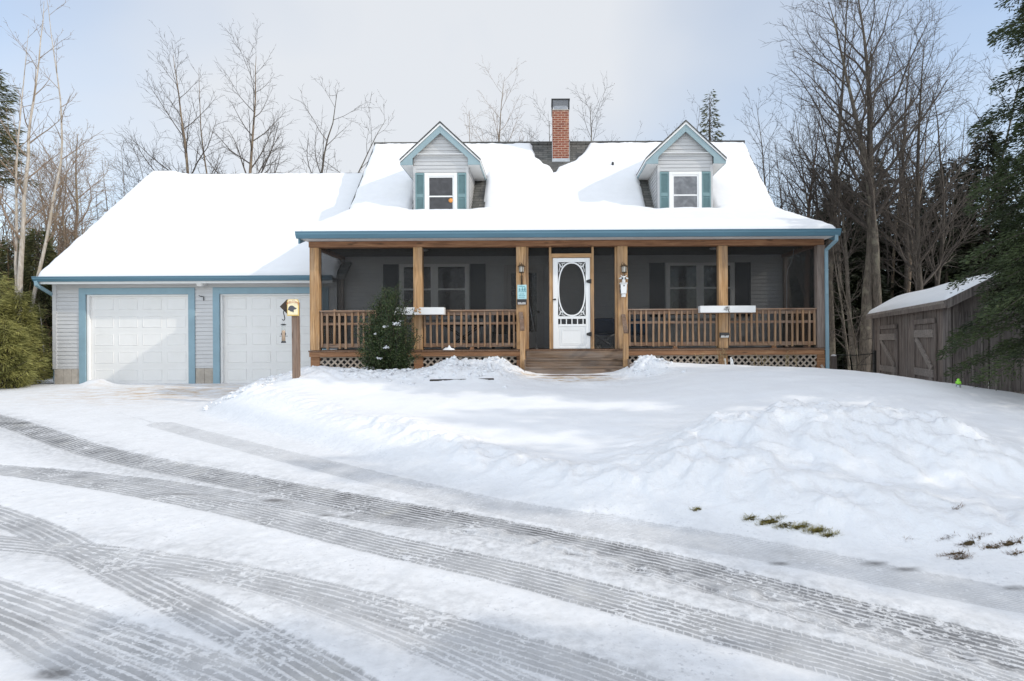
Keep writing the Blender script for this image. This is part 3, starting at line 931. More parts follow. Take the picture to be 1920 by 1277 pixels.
tag(np_mesh('snow_clods', Vc, Qc, M['snow'], None, (0, 8, -1), True), 'loose clods of shovelled snow scattered before the porch and by the signpost', 'snow', kind='stuff')
# ------------------------------------------------------------------ the house (with its garage wing)
HX0, HX1 = -5.24, 6.26                     # outer walls / porch ends
YP, YW = 13.0, 15.0                        # porch front, house wall
ZF = -.18                                  # porch floor
P0, KK, RR = (12.70, 2.36), (15.90, 3.50), (18.57, 6.33)     # roof profile (y, z): eave, break, ridge
YB = 22.2
GX0, GX1, GYW, GYR = -12.50, -5.27, 14.85, 18.69             # garage
GZ0, GZ1, GYE = 1.64, 5.40, 14.50
DOOR1, DOOR2, DTOP = (-11.67, -9.05), (-8.26, -5.64), 1.25

house = thing('house', (.5, YW, -1.0), 'grey clapboard cape house with snowy roof, two dormers, screened porch and attached two-door garage', 'house')

def siding(mb, u0, u1, z0, z1, fn, c=.098, phase=0.0, lap=.016):
    """lapped courses; u0/u1 may be functions of z; fn(u, out, z) -> xyz"""
    f0 = u0 if callable(u0) else (lambda z: u0)
    f1 = u1 if callable(u1) else (lambda z: u1)
    k = math.floor((z0 - phase) / c)
    while phase + k * c < z1 - 1e-6:
        a, b = max(z0, phase + k * c), min(z1, phase + (k + 1) * c)
        k += 1
        if b - a < .004: continue
        oa, ob = lap, .002
        la, ra, lb, rb = f0(a), f1(a), f0(b), f1(b)
        if ra - la < .004: continue
        lb = min(lb, rb)
        g = min(a + .007, b)
        mb.quad(fn(la, oa, g), fn(ra, oa, g), fn(rb, ob, b), fn(lb, ob, b))
        mb.quad(fn(la, 0, g), fn(ra, 0, g), fn(ra, oa, g), fn(la, oa, g))
        mb.quad(fn(la, -.002, a), fn(ra, -.002, a), fn(ra, -.002, g), fn(la, -.002, g))

def front(Y): return lambda u, o, z: (u, Y - o, z)

# walls -------------------------------------------------------------
mb = MB()
siding(mb, HX0 + .09, HX1 - .09, -.30, 2.62, front(YW))
# solid body behind the siding and the gable ends
prof = [(YW, -1.4), (YB, -1.4), (YB, 2.45), (RR[0], RR[1] - .12), (KK[0], KK[1] - .12), (YW, KK[1] - .45)]
mb.prism(prof, HX0, HX1, lambda a, b, c: (b, a + .004, c))
mb.box(HX0 - .012, HX0 + .09, YW - .03, YW + .003, -.45, 2.62)
mb.box(HX1 - .09, HX1 + .012, YW - .03, YW + .003, -.45, 2.62)
mb.build('wall', M['siding'], house)

fz = -.64
mb = MB()
for a, b in ((GX0 + .09, DOOR1[0] - .165), (DOOR1[1] + .165, DOOR2[0] - .165), (DOOR2[1] + .165, GX1)):
    siding(mb, a, b, fz, DTOP + .17, front(GYW))
siding(mb, GX0 + .09, GX1, DTOP + .17, GZ0 - .02, front(GYW))
mb.box(GX0 - .01, GX0 + .09, GYW - .028, GYW + .004, fz, GZ0 - .02)
# body pieces round the door openings, back and gable end
for a, b in ((GX0, DOOR1[0]), (DOOR1[1], DOOR2[0]), (DOOR2[1], GX1)):
    mb.box(a, b, GYW + .005, GYW + .16, -1.3, GZ0)
mb.box(DOOR1[0], DOOR1[1], GYW + .006, GYW + .16, DTOP + .02, GZ0 - .002)
mb.box(DOOR2[0], DOOR2[1], GYW + .006, GYW + .16, DTOP + .02, GZ0 - .002)
gp = [(GYW + .165, -1.3), (22.3, -1.3), (22.3, 1.7), (GYR, GZ1 - .12), (GYW + .165, GZ0 + .15)]
mb.prism(gp, GX0, GX0 + .12, lambda a, b, c: (b, a, c))
mb.box(GX0 + .12, GX1, 22.2, 22.3, -1.3, 1.7)
mb.build('garage_wall', M['siding'], house)

for a, b in ((GX0 + .03, DOOR1[0] - .165), (DOOR1[1] + .165, DOOR2[0] - .165)):
    mb = MB()
    n = 2 if b - a < .62 else 3
    for i in range(n):
        x0 = a + (b - a) * i / n; x1 = a + (b - a) * (i + 1) / n
        mb.box(x0 + .003, x1 - .003, GYW - .012, GYW + .02, -1.3, fz - .004)
    mb.build('foundation', M['concrete'], house, bevel=.005)

# garage doors ----------------------------------------------------------
for (a, b) in (DOOR1, DOOR2):
    mb = MB()
    yd = GYW + .10
    z0, z1 = -1.045, DTOP
    mb.box(a, b, yd, yd + .04, z0, z1)
    sh = (z1 - z0 - .02) / 5
    for r in range(5):
        zz = z0 + .01 + r * sh
        if r: mb.box(a, b, yd - .0035, yd - .001, zz - .004, zz + .002)
        for c in range(4):
            pw = (b - a - .14) / 4
            x0 = a + .09 + c * pw + .045; x1 = x0 + pw - .13
            o = [(x0, zz + .075), (x1, zz + .075), (x1, zz + sh - .085), (x0, zz + sh - .085)]
            i_ = [(x0 + .025, zz + .10), (x1 - .025, zz + .10), (x1 - .025, zz + sh - .11), (x0 + .025, zz + sh - .11)]
            n = len(mb.v)
            vs = [(x, yd - .001, z) for x, z in o] + [(x, yd - .010, z) for x, z in [(x0 + .012, zz + .087), (x1 - .012, zz + .087), (x1 - .012, zz + sh - .097), (x0 + .012, zz + sh - .097)]] + [(x, yd - .004, z) for x, z in i_]
            fs = [(8, 9, 10, 11)]
            for q in range(4):
                q2 = (q + 1) % 4
                fs += [(q, q2, 4 + q2, 4 + q), (4 + q, 4 + q2, 8 + q2, 8 + q)]
            mb.add(vs, fs)
    d = mb.build('garage_door', M['door_white'], house)
    mb = MB()
    t = .165
    mb.box(a - t, a, GYW - .035, GYW + .02, -1.06, DTOP + t)
    mb.box(b, b + t, GYW - .035, GYW + .02, -1.06, DTOP + t)
    mb.box(a, b, GYW - .033, GYW + .02, DTOP, DTOP + t - .002)
    mb.build('door_trim', M['blue_trim'], d, bevel=.004)
    mb = MB()
    mb.box(a, a + .045, GYW + .024, GYW + .098, -1.05, DTOP - .001)
    mb.box(b - .03, b, GYW + .024, GYW + .098, -1.05, DTOP - .001)
    mb.box(a + .045, b - .03, GYW + .024, GYW + .098, DTOP - .035, DTOP - .003)
    mb.build('door_stop', M['white'], d)
    mb = MB()
    mb.box(a + .01, b - .01, yd - .012, yd + .02, -1.09, -1.047)
    mb.build('bottom_seal', M['dark'], d)

# roofs ----------------------------------------------------------------------
def slab(mb, prof, x0, x1, th):
    """roof plate along a (y,z) profile"""
    n = len(prof)
    vs = []
    for x in (x0, x1):
        for y, z in prof: vs.append((x, y, z))
        for y, z in prof: vs.append((x, y, z - th))
    fs = []
    for i in range(n - 1):
        fs += [(i, 2 * n + i, 2 * n + i + 1, i + 1), (n + i, n + i + 1, 3 * n + i + 1, 3 * n + i)]
        fs += [(i, i + 1, n + i + 1, n + i), (2 * n + i, 3 * n + i, 3 * n + i + 1, 2 * n + i + 1)]
    fs += [(0, n, 3 * n, 2 * n), (n - 1, 3 * n - 1, 4 * n - 1, 2 * n - 1)]
    mb.add(vs, fs)
RX0, RX1 = -5.36, 6.40
mb = MB()
slab(mb, [P0, KK, RR, (22.6, 2.30)], RX0, RX1, .06)
mb.box(RX0 - .004, RX1 + .004, RR[0] - .10, RR[0] + .10, RR[1] - .075, RR[1] + .012)
roof = mb.build('roof', M['shingle'], house)
mb = MB()
slab(mb, [(GYE, GZ0), (GYR, GZ1), (22.9, 1.62)], GX0 - .12, HX0 + .3, .06)
mb.box(GX0 - .124, HX0 + .3, GYR - .10, GYR + .10, GZ1 - .075, GZ1 + .012)
groof = mb.build('garage_roof', M['shingle'], house)
# rake boards, fascia and soffits
for (x0, x1) in ((RX0 + .012, RX0 + .05), (RX1 - .05, RX1 - .012)):
    mb = MB()
    slab(mb, [(P0[0], P0[1] - .065), (KK[0], KK[1] - .065), (RR[0], RR[1] - .065)], x0, x1, .14)
    mb.build('rake_board', M['blue_gutter'], house)
mb = MB()
slab(mb, [(GYE, GZ0 - .065), (GYR, GZ1 - .065)], GX0 - .108, GX0 - .07, .14)
mb.build('rake_board', M['blue_gutter'], house)
mb = MB()
mb.box(RX0 + .05, RX1 - .05, P0[0] + .005, YP + .24, 2.262, 2.275)           # porch soffit, ribbed below
x = RX0 + .06
while x < RX1 - .1:
    mb.box(x, x + .03, P0[0] + .006, YP - .004, 2.255, 2.2615)
    x += .06
mb.box(GX0 - .07, GX1, GYE + .012, GYW - .016, 1.515, 1.53)
mb.box(GX0 - .07, GX1, GYE + .004, GYE + .0115, 1.49, 1.575)
mb.build('soffit', M['white'], house)

def gutter(name, x0, x1, ye, zt, h, parent, mat):
    # K-profile trough, open at the top
    pr = [(ye - .125, zt), (ye - .135, zt - .012), (ye - .12, zt - .028), (ye - .118, zt - h * .45), (ye - .095, zt - h * .72), (ye - .07, zt - h), (ye - .002, zt - h),
          (ye - .002, zt - .01), (ye - .012, zt - .01), (ye - .012, zt - h + .012), (ye - .066, zt - h + .012), (ye - .088, zt - h * .7), (ye - .108, zt - h * .44), (ye - .110, zt)]
    mb = MB()
    mb.prism(pr, x0, x1, lambda a, b, c: (b, a, c))
    for xe in (x0 - .006, x1 + .001):
        mb.prism([pr[0], pr[1], pr[2], pr[3], pr[4], pr[5], pr[6], pr[7]], xe, xe + .005, lambda a, b, c: (b, a, c))
    return mb.build(name, mat, parent)
g1 = gutter('gutter', RX0 + .0, RX1 + .03, P0[0], 2.405, .145, house, M['blue_gutter'])
g2 = gutter('gutter', GX0 - .14, GX1 + .02, GYE, 1.665, .12, house, M['blue_gutter'])
def rect_pipe(pts, w, d):
    mb = MB()
    for p, q in zip(pts[:-1], pts[1:]):
        p, q = Vector(p), Vector(q)
        e = (q - p).normalized() * .012
        mb.bar(p - e, q + e, w, d, (0, 1, 0) if abs((q - p).normalized().y) < .9 else (0, 0, 1))
    return mb
xd = W(1550, 560, YP - .06).x
mb = rect_pipe([(xd + .07, P0[0] - .062, 2.265), (xd + .07, P0[0] - .062, 2.16), (xd - .005, YP - .06, 2.0), (xd, YP - .06, 1.0), (xd + .012, YP - .06, -.75)], .068, .05)
for z in (1.55, -.22):
    mb.box(xd - .045, xd + .045, YP - .09, YP - .03, z, z + .012)
mb.build('downspout', M['blue_trim'], house, bevel=.006)
mb = rect_pipe([(GX0 - .08, GYE - .062, 1.55), (GX0 - .07, GYE - .062, 1.46), (GX0 - .035, GYW - .0, 1.26), (GX0 - .045, GYW + .1, 1.20), (GX0 - .045, GYW + .1, -.95)], .075, .06)
mb.build('downspout', M['blue_trim'], house, bevel=.006)

# snow on the roofs -----------------------------------------------------------
def interp_profile(prof):
    L = [0.0]
    for (a, b), (c, d) in zip(prof[:-1], prof[1:]): L.append(L[-1] + math.hypot(c - a, d - b))
    ys = [p[0] for p in prof]; zs = [p[1] for p in prof]
    return np.array(L), np.array(ys), np.array(zs)
def roof_snow(name, prof, x0, x1, keep, T, parent, step=.045, edge=.13, nose=.05, bulge=None):
    L, ys, zs = interp_profile(prof)
    tt = np.arange(-nose, L[-1] + 1e-6, step)
    xx = np.arange(x0, x1 + 1e-6, step)
    TT, XX = np.meshgrid(tt, xx, indexing='ij')
    yy = np.interp(TT, L, ys); zz = np.interp(TT, L, zs)
    s0 = (ys[1] - ys[0]) / L[1], (zs[1] - zs[0]) / L[1]
    yy = np.where(TT < 0, ys[0] + TT * s0[0], yy); zz = np.where(TT < 0, zs[0] + TT * s0[1], zz)
    e = keep(XX, yy, TT)
    e = np.minimum(e, np.minimum(XX - x0, x1 - XX))
    jag = .035 * fbm(XX * 4, yy * 4, 3)
    ee = np.minimum(e + jag * (e < .4), TT + nose)
    th = T * np.sqrt(np.clip(1 - (1 - np.clip(ee / edge, 0, 1)) ** 2, 0, 1))
    th = th * (1 + .10 * fbm(XX * .7, yy * .9, 3)) + (bulge(XX, TT) if bulge else 0) * np.clip(ee / .3, 0, 1)
    V = np.stack([XX, yy - .1 * th, zz + np.where(ee > 0, th, -.02)], -1).reshape(-1, 3)
    nt_, nx_ = TT.shape
    idx = np.arange(nt_ * nx_).reshape(nt_, nx_)
    q = np.stack([idx[:-1, :-1], idx[:-1, 1:], idx[1:, 1:], idx[1:, :-1]], -1).reshape(-1, 4)
    ok = (ee.ravel()[q] > -.001).sum(1) >= 1
    return np_mesh(name, V, q[ok], M['snow'], parent, None, True)

DORM = [(-2.735, .735), (3.80, .735)]
DY, DZT = 15.60, 4.70
def roof_pt(px, py, prof_pair):
    (y0, z0), (y1, z1) = prof_pair
    m = (z1 - z0) / (y1 - y0)
    dx, dy = px - CX, py - CY
    x_, y_ = dx - ROLL * dy, -(dy + ROLL * dx)
    Y = (z0 - m * y0) / (y_ / F - m)
    return (x_ * Y / F, Y)
chim_patch = [roof_pt(px, py, (KK, RR)) for px, py in [(990, 255), (996, 280), (1003, 300), (1020, 313), (1032, 319), (1036, 329), (1043, 328), (1047, 319), (1075, 309), (1094, 293), (1106, 276), (1112, 255)]]
def keep_main(X, Y, T):
    e = np.full(X.shape, 9.0)
    e = np.minimum(e, (RR[0] - .13 - .03 * fbm(X * 1.3, X * 0 + 3, 3)) - Y)
    e = np.minimum(e, poly_sdf(X, Y, chim_patch) + .02)
    for (cx_, hw), bl, br in zip(DORM, (.20, .40), (.36, .15)) if False else ((DORM[0], .17, .37), (DORM[1], .27, .12)):
        dx_ = np.maximum(cx_ - hw - bl * sstep(15.5, 15.9, Y) - X, X - (cx_ + hw + br * sstep(15.45, 15.75, Y)))
        dy_ = np.maximum(DY - .03 - Y, Y - 17.2)
        out = np.where((dx_ > 0) & (dy_ > 0), np.hypot(dx_, dy_), np.maximum(dx_, dy_))
        # the strip under the dormer's own roof stays covered by it
        e = np.minimum(e, out)
        d2 = np.maximum(np.abs(X - cx_) - (1.0 - (Y - 17.1) * .9), np.maximum(17.0 - Y, Y - 18.3))
        e = np.minimum(e, d2 + .05)
    return e
def bulge_main(X, T):
    kink = .055 * np.exp(-((T - 3.40) / .45) ** 2)
    lip = .05 * np.exp(-((T - .42 - .08 * pnoise(X * .5, X * 0)) / .12) ** 2) - .03 * np.exp(-((T - .68) / .12) ** 2)
    drift = .05 * sum(np.exp(-((X - c) / 1.1) ** 2) for c, _ in DORM) * np.exp(-((T - 2.75) / .35) ** 2)
    return kink + lip + drift + .022 * fbm(X * .9 + 3, T * 1.4, 3) + .012 * fbm(X * 2.6, T * 3.2 + 7, 3)
roof_snow('roof_snow', [P0, KK, RR], RX0 + .035, RX1 - .03, keep_main, .155, roof, .042, .15, .06, bulge_main)
roof_snow('roof_snow', [(GYE, GZ0), (GYR, GZ1)], GX0 - .10, HX0 + .1, lambda X, Y, T: (GYR - .10 - .03 * fbm(X * 1.3, X * 0 + 8, 3)) + .25 * sstep(-11.2, -12.2, X) - Y, .15, groof, .06, .12, .03)
# back slopes: their rim shows just above the ridge
def rim_snow(x0, x1, y, z, sl, par):
    xx = np.arange(x0, x1, .06)
    tt = np.array([0, .03, .09, .2, .5, 1.5, 4.0])
    TT, XX = np.meshgrid(tt, xx, indexing='ij')
    hh = np.interp(TT, [0, .03, .09, .2, 4], [0, .03, .055, .085, .11]) * (1 + .35 * fbm(XX * 1.6, TT, 3))
    V = np.stack([XX, y + TT, z - TT * sl + hh], -1).reshape(-1, 3)
    n1_, n2_ = TT.shape
    idx = np.arange(n1_ * n2_).reshape(n1_, n2_)
    q = np.stack([idx[:-1, :-1], idx[:-1, 1:], idx[1:, 1:], idx[1:, :-1]], -1).reshape(-1, 4)
    np_mesh('ridge_snow', V, q, M['snow'], par, None, True)
rim_snow(RX0 + .05, RX1 - .05, RR[0] + .02, RR[1] + .014, 1.0, roof)
rim_snow(GX0 - .08, HX0 + .05, GYR + .02, GZ1 + .014, .9, groof)

# vent pipe through the roof
vx, vy = roof_pt(1149, 319, (KK, RR))
vz = KK[1] + (vy - KK[0]) * (RR[1] - KK[1]) / (RR[0] - KK[0])
mb = MB(); mb.tube([(vx, vy, vz - .05), (vx, vy, vz + .17), (vx, vy, vz + .24)], [.035, .035, .03], 10)
mb.build('vent_pipe', M['dark'], house)

# chimney ---------------------------------------------------------------------
cx0, cx1, cy0 = W(1036, 260, 17.78).x, W(1067, 260, 17.78).x, 17.78
ctop = W(1050, 207, 17.78).z
mb = MB()
mb.box(cx0, cx1, cy0, cy0 + .55, 5.0, ctop)
chim = mb.build('chimney', M['brick'], house)
mb = MB()
mb.box(cx0 - .01, cx1 + .01, cy0 - .01, cy0 + .56, ctop + .001, ctop + .025)
mb.build('chimney_crown', M['concrete'], chim)
mb = MB()
z0_, z1_ = 5.40, 5.58
mb.prism([(cx0 - .03, z0_ - .03), (cx1 + .03, z0_ - .03), (cx1 + .012, z1_), (cx0 - .012, z1_)], cy0 - .012, cy0 - .002)
mb.box(cx0 - .012, cx0 - .001, cy0, cy0 + .5, 5.45, 6.1)
mb.box(cx1 + .001, cx1 + .012, cy0, cy0 + .5, 5.45, 6.1)
mb.build('flashing', M['flash'], chim)
mb = MB()
ct = ctop + .02
for x in (cx0 - .02, cx1 - .015):
    mb.box(x, x + .035, cy0 - .015, cy0 + .02, ct + .006, ct + .30)
    mb.box(x, x + .035, cy0 + .52, cy0 + .555, ct + .006, ct + .30)
mb.box(cx0 - .03, cx1 + .03, cy0 - .03, cy0 + .57, ct + .30, ct + .33)
cap = mb.build('chimney_cap', M['black'], chim)
mb = MB()
z = ct + .02
while z < ct + .30:
    mb.bar((cx0 + .016, cy0 - .004, z), (cx1 - .016, cy0 - .004, z), .004, .004)
    z += .022
x = cx0 + .03
while x < cx1 - .02:
    mb.bar((x, cy0 - .008, ct + .008), (x, cy0 - .008, ct + .298), .004, .004)
    x += .022
mb.box(cx0 + .05, cx1 - .05, cy0 + .1, cy0 + .45, ct + .006, ct + .16)
mb.build('spark_mesh', M['metal'], cap)

# dormers -----------------------------------------------------------------------
def dormer(cx_, hw, glass, orange):
    apex, tipz, tiphw = 5.86, 4.86, 1.075
    sl = (apex - tipz) / tiphw
    YO = 15.45                                     # overhang front
    yroof = lambda z: KK[0] + (z - KK[1]) * (RR[0] - KK[0]) / (RR[1] - KK[1])
    mb = MB()
    top = lambda z: hw if z < apex - .10 - sl * hw else max(0.0, (apex - .10 - z) / sl)
    siding(mb, lambda z: cx_ - top(z) + (.07 if z < DZT else 0), lambda z: cx_ + top(z) - (.07 if z < DZT else 0), 3.38, apex - .16, front(DY), .098, .02)
    # corner boards
    for s in (-1, 1):
        x = cx_ + s * (hw - .035)
        mb.box(x - .037, x + .037, DY - .022, DY + .02, 3.38, DZT)
    # cheeks
    for s in (-1, 1):
        fn = lambda u, o, z, s=s: (cx_ + s * (hw + o), u, z)
        siding(mb, DY + .06, lambda z: yroof(z) + .1, 3.40, DZT - .002, fn, .098, .02)
        mb.box(cx_ + s * hw - .037 if s > 0 else cx_ - hw - .002, cx_ + hw + .002 if s > 0 else cx_ - hw + .037, DY + .021, DY + .08, 3.38, DZT)
    mb.prism([(cx_ - hw + .01, 3.2), (cx_ + hw - .01, 3.2), (cx_ + hw - .01, DZT - .01), (cx_, apex - .14), (cx_ - hw + .01, DZT - .01)], DY + .004, DY + 2.4)
    d = mb.build('dormer', M['siding'], house)
    # roof plates
    th = .045
    mb = MB()
    for s in (-1, 1):
        a = (cx_, apex); b = (cx_ + s * tiphw, tipz)
        nx_, nz_ = s * sl / math.hypot(sl, 1) * th, 1 / math.hypot(sl, 1) * th
        yb1, yb0 = yroof(apex) + .05, yroof(tipz) + .05
        vs = [(a[0], YO, a[1]), (b[0], YO, b[1]), (b[0], yb0, b[1]), (a[0], yb1, a[1])]
        vs += [(x, y, z - th) for x, y, z in vs]
        mb.add(vs, [(0, 1, 2, 3), (7, 6, 5, 4), (0, 4, 5, 1), (1, 5, 6, 2), (2, 6, 7, 3), (3, 7, 4, 0)] if s < 0 else [(3, 2, 1, 0), (4, 5, 6, 7), (1, 5, 4, 0), (2, 6, 5, 1), (3, 7, 6, 2), (0, 4, 7, 3)])
    rf = mb.build('dormer_roof', M['shingle'], d)
    # thin snow on the dormer roof
    mb = MB()
    for s in (-1, 1):
        xs = np.linspace(0.0, tiphw - .03, 12); ys_ = np.linspace(0, 1, 10)
        vs, fs = [], []
        for x in xs:
            z = apex - sl * x
            ye = yroof(z) + .05
            for t in ys_:
                y = YO + .03 + t * (ye - YO - .03)
                h = .055 * min(1, t * 8 + .15) * (.8 + .4 * random.Random(int(x * 997 + t * 131)).random()) * min(1, (tiphw - x) * 6)
                vs.append((cx_ + s * x, y, z + .004 + h))
        n = len(ys_)
        for i in range(len(xs) - 1):
            for j in range(n - 1):
                f = (i * n + j, (i + 1) * n + j, (i + 1) * n + j + 1, i * n + j + 1)
                fs.append(f if s > 0 else f[::-1])
        mb.add(vs, fs)
    mb.build('dormer_snow', M['snow'], d, smooth=True)
    # white drip edge, blue rake boards with boxed returns
    mb = MB()
    for s in (-1, 1):
        p = [(cx_, apex - th), (cx_ + s * tiphw, tipz - th), (cx_ + s * tiphw, tipz - th - .045), (cx_, apex - th - .045 * 1.36)]
        mb.prism(p if s < 0 else p[::-1], YO + .012, YO + .03)
        # eave drip along the side
        mb.box(min(cx_ + s * (tiphw - .012), cx_ + s * tiphw), max(cx_ + s * (tiphw - .012), cx_ + s * tiphw), YO + .031, yroof(tipz), tipz - th - .045, tipz - th)
    mb.build('drip_edge', M['white'], d)
    mb = MB()
    w = .145
    zt = apex - th - .062; zb = 4.705
    for s in (-1, 1):
        p = [(cx_, zt), (cx_ + s * (tiphw - .01), zt - sl * (tiphw - .01)), (cx_ + s * (tiphw - .01), zt - sl * (tiphw - .01) - .045), (cx_ + s * (tiphw - .05), zb), (cx_ + s * (hw - .0), zb), (cx_ + s * (hw - .0), zt - sl * hw - w * 1.25), (cx_, zt - w * 1.36)]
        mb.prism(p if s < 0 else p[::-1], YO + .03, YO + .052)
        xa, xb = cx_ + s * (tiphw - .03), cx_ + s * (tiphw - .012)
        mb.box(min(xa, xb), max(xa, xb), YO + .053, yroof(4.75), zb + .0, tipz - th - .046)
    mb.build('fascia', M['dormer_trim'], d, bevel=.004)
    mb = MB()
    for s in (-1, 1):
        xa, xb = sorted((cx_ + s * (hw + .002), cx_ + s * (tiphw - .034)))
        mb.box(xa, xb, YO + .054, yroof(zb) + .05, zb + .004, zb + .016)
        y = YO + .07
        while y < yroof(zb) - .02:
            mb.box(xa, xb, y, y + .025, zb - .003, zb + .0035)
            y += .055
    mb.box(cx_ - hw, cx_ + hw, YO + .054, DY - .02, zb + .30, zb + .31)
    mb.build('soffit', M['white'], d)
    # window
    wx0, wx1 = cx_ - .435, cx_ + .435
    wz1, wz0 = 4.515, 3.36
    mb = MB()
    fw = .085
    y0_, y1_ = DY - .05, DY - .012
    mb.box(wx0, wx0 + fw, y0_, y1_, wz0, wz1)
    mb.box(wx1 - fw, wx1, y0_, y1_, wz0, wz1)
    mb.box(wx0 + fw, wx1 - fw, y0_ + .002, y1_, wz1 - fw, wz1)
    # sashes
    mz = wz0 + (wz1 - wz0) * .475
    for z0_, z1_, yy in ((wz0 + .0, mz, -.034), (mz - .001, wz1 - fw - .001, -.040)):
        mb.box(wx0 + fw + .001, wx0 + fw + .038, DY + yy, DY - .014, z0_, z1_)
        mb.box(wx1 - fw - .038, wx1 - fw - .001, DY + yy, DY - .014, z0_, z1_)
        mb.box(wx0 + fw + .039, wx1 - fw - .039, DY + yy + .001, DY - .014, z1_ - .04, z1_ - .001)
    wf = mb.build('window_frame', M['white'], d, bevel=.004)
    mb = MB()
    mb.box(wx0 + fw, wx1 - fw, DY - .026, DY - .0185, wz0, wz1 - fw)
    mb.build('pane', glass, d)
    if orange:
        mb = MB()
        c = (wx1 - fw - .085, mz - .13)
        mb.lathe(0, 0, [(.005, 0), (.06, .002), (.062, .006), (.03, .012), (.005, .014)], 20)
        mb.v = [(c[0] + x, DY - .027 - z, c[1] + y) for x, y, z in mb.v]
        mb.build('suncatcher', M['orange'], d, smooth=True)
    # louvred shutters
    for s in (-1, 1):
        x0_ = cx_ + s * .562 - .118; x1_ = x0_ + .236
        mb = MB()
        zb_, zt_ = 3.36, 4.515
        mb.box(x0_, x0_ + .035, DY - .042, DY - .016, zb_, zt_)
        mb.box(x1_ - .035, x1_, DY - .042, DY - .016, zb_, zt_)
        for za, zc in ((zb_, zb_ + .05), (mz - .05, mz + .045), (zt_ - .055, zt_)):
            mb.box(x0_ + .035, x1_ - .035, DY - .041, DY - .016, za, zc)
        mb.box(x0_ + .035, x1_ - .035, DY - .0215, DY - .0175, zb_, zt_)
        z = zb_ + .06
        while z < zt_ - .06:
            if not (mz - .07 < z < mz + .05):
                mb.add([(x0_ + .035, DY - .038, z), (x1_ - .035, DY - .038, z), (x1_ - .035, DY - .022, z + .024), (x0_ + .035, DY - .022, z + .024)], [(0, 1, 2, 3)])
                mb.add([(x0_ + .035, DY - .038, z), (x1_ - .035, DY - .038, z), (x1_ - .035, DY - .022, z - .004), (x0_ + .035, DY - .022, z - .004)], [(3, 2, 1, 0)])
            z += .03
        mb.build('shutter', M['teal'], d)
    return d
d1 = dormer(DORM[0][0], DORM[0][1], M['glass'], True)
d2 = dormer(DORM[1][0], DORM[1][1], M['glass_reflect'], False)
d1['label'] = 'dormer with dark curtained window and round orange suncatcher'
d2['label'] = 'dormer with window greyed by painted reflection'

# wall windows, entry door -----------------------------------------------------
def wall_window(x0, x1, z0, z1):
    fw = .075
    mb = MB()
    ya, yb = YW - .055, YW - .015
    mb.box(x0, x0 + fw, ya, yb, z0, z1); mb.box(x1 - fw, x1, ya, yb, z0, z1)
    mb.box(x0 + fw, x1 - fw, ya + .002, yb, z1 - fw, z1)
    mb.box(x0 - .03, x1 + .03, ya - .02, yb, z0 - .09, z0 - .001)
    xm = (x0 + x1) / 2
    mb.box(xm - .06, xm + .06, ya + .003, yb, z0, z1 - fw - .001)
    zm = (z0 + z1) / 2 + .02
    for a, b in ((x0 + fw, xm - .06), (xm + .06, x1 - fw)):
        mb.box(a, b, ya + .012, yb, zm - .022, zm + .022)
        mb.box(a, a + .035, ya + .014, yb, z0, zm - .023); mb.box(b - .035, b, ya + .014, yb, z0, zm - .023)
        mb.box(a, a + .035, ya + .014, yb, zm + .023, z1 - fw - .001); mb.box(b - .035, b, ya + .014, yb, zm + .023, z1 - fw - .001)
    w = mb.build('window', M['white'], house)
    mb = MB()
    mb.box(x0 + fw, x1 - fw, YW - .030, YW - .0205, z0, z1 - fw)
    mb.build('pane', M['glass_dim'], w)
    for xa, xb in ((x0 - .42, x0 - .03), (x1 + .03, x1 + .42)):
        mb = MB()
        mb.box(xa, xa + .05, YW - .045, YW - .016, z0 - .05, z1); mb.box(xb - .05, xb, YW - .045, YW - .016, z0 - .05, z1)
        z = z0 - .05
        mb.box(xa + .05, xb - .05, YW - .027, YW - .0175, z0 - .05, z1)
        while z < z1 - .01:
            mb.box(xa + .05, xb - .05, YW - .038, YW - .0275, z, z + .02)
            z += .036
        mb.build('shutter', M['dark_shutter'], w)
    return w
wall_window(W(750, 540, YW).x, W(880, 540, YW).x, .66, 2.0)
wall_window(W(1248, 540, YW).x, W(1376, 540, YW).x, .66, 2.0)
ex0, ex1 = W(945, 560, YW).x, W(1020, 560, YW).x
mb = MB()
mb.box(ex0, ex0 + .10, YW - .05, YW - .015, ZF, 1.97); mb.box(ex1 - .10, ex1, YW - .05, YW - .015, ZF, 1.97)
mb.box(ex0 + .10, ex1 - .10, YW - .048, YW - .015, 1.86, 1.97)
mb.box(ex0 + .101, ex1 - .101, YW - .03, YW - .016, ZF, 1.858)
ed = mb.build('entry_door', M['paint_offwhite'], house, bevel=.004)
mb = MB(); mb.box(ex0 + .19, ex1 - .19, YW - .034, YW - .0305, .25, 1.76)
mb.build('pane', M['glass_dim'], ed)
mb = MB(); mb.lathe(ex1 - .15, YW - .05, [(.004, .72), (.03, .73), (.034, .755), (.03, .78), (.004, .79)], 14)
mb.build('handle', M['bronze'], ed, smooth=True)

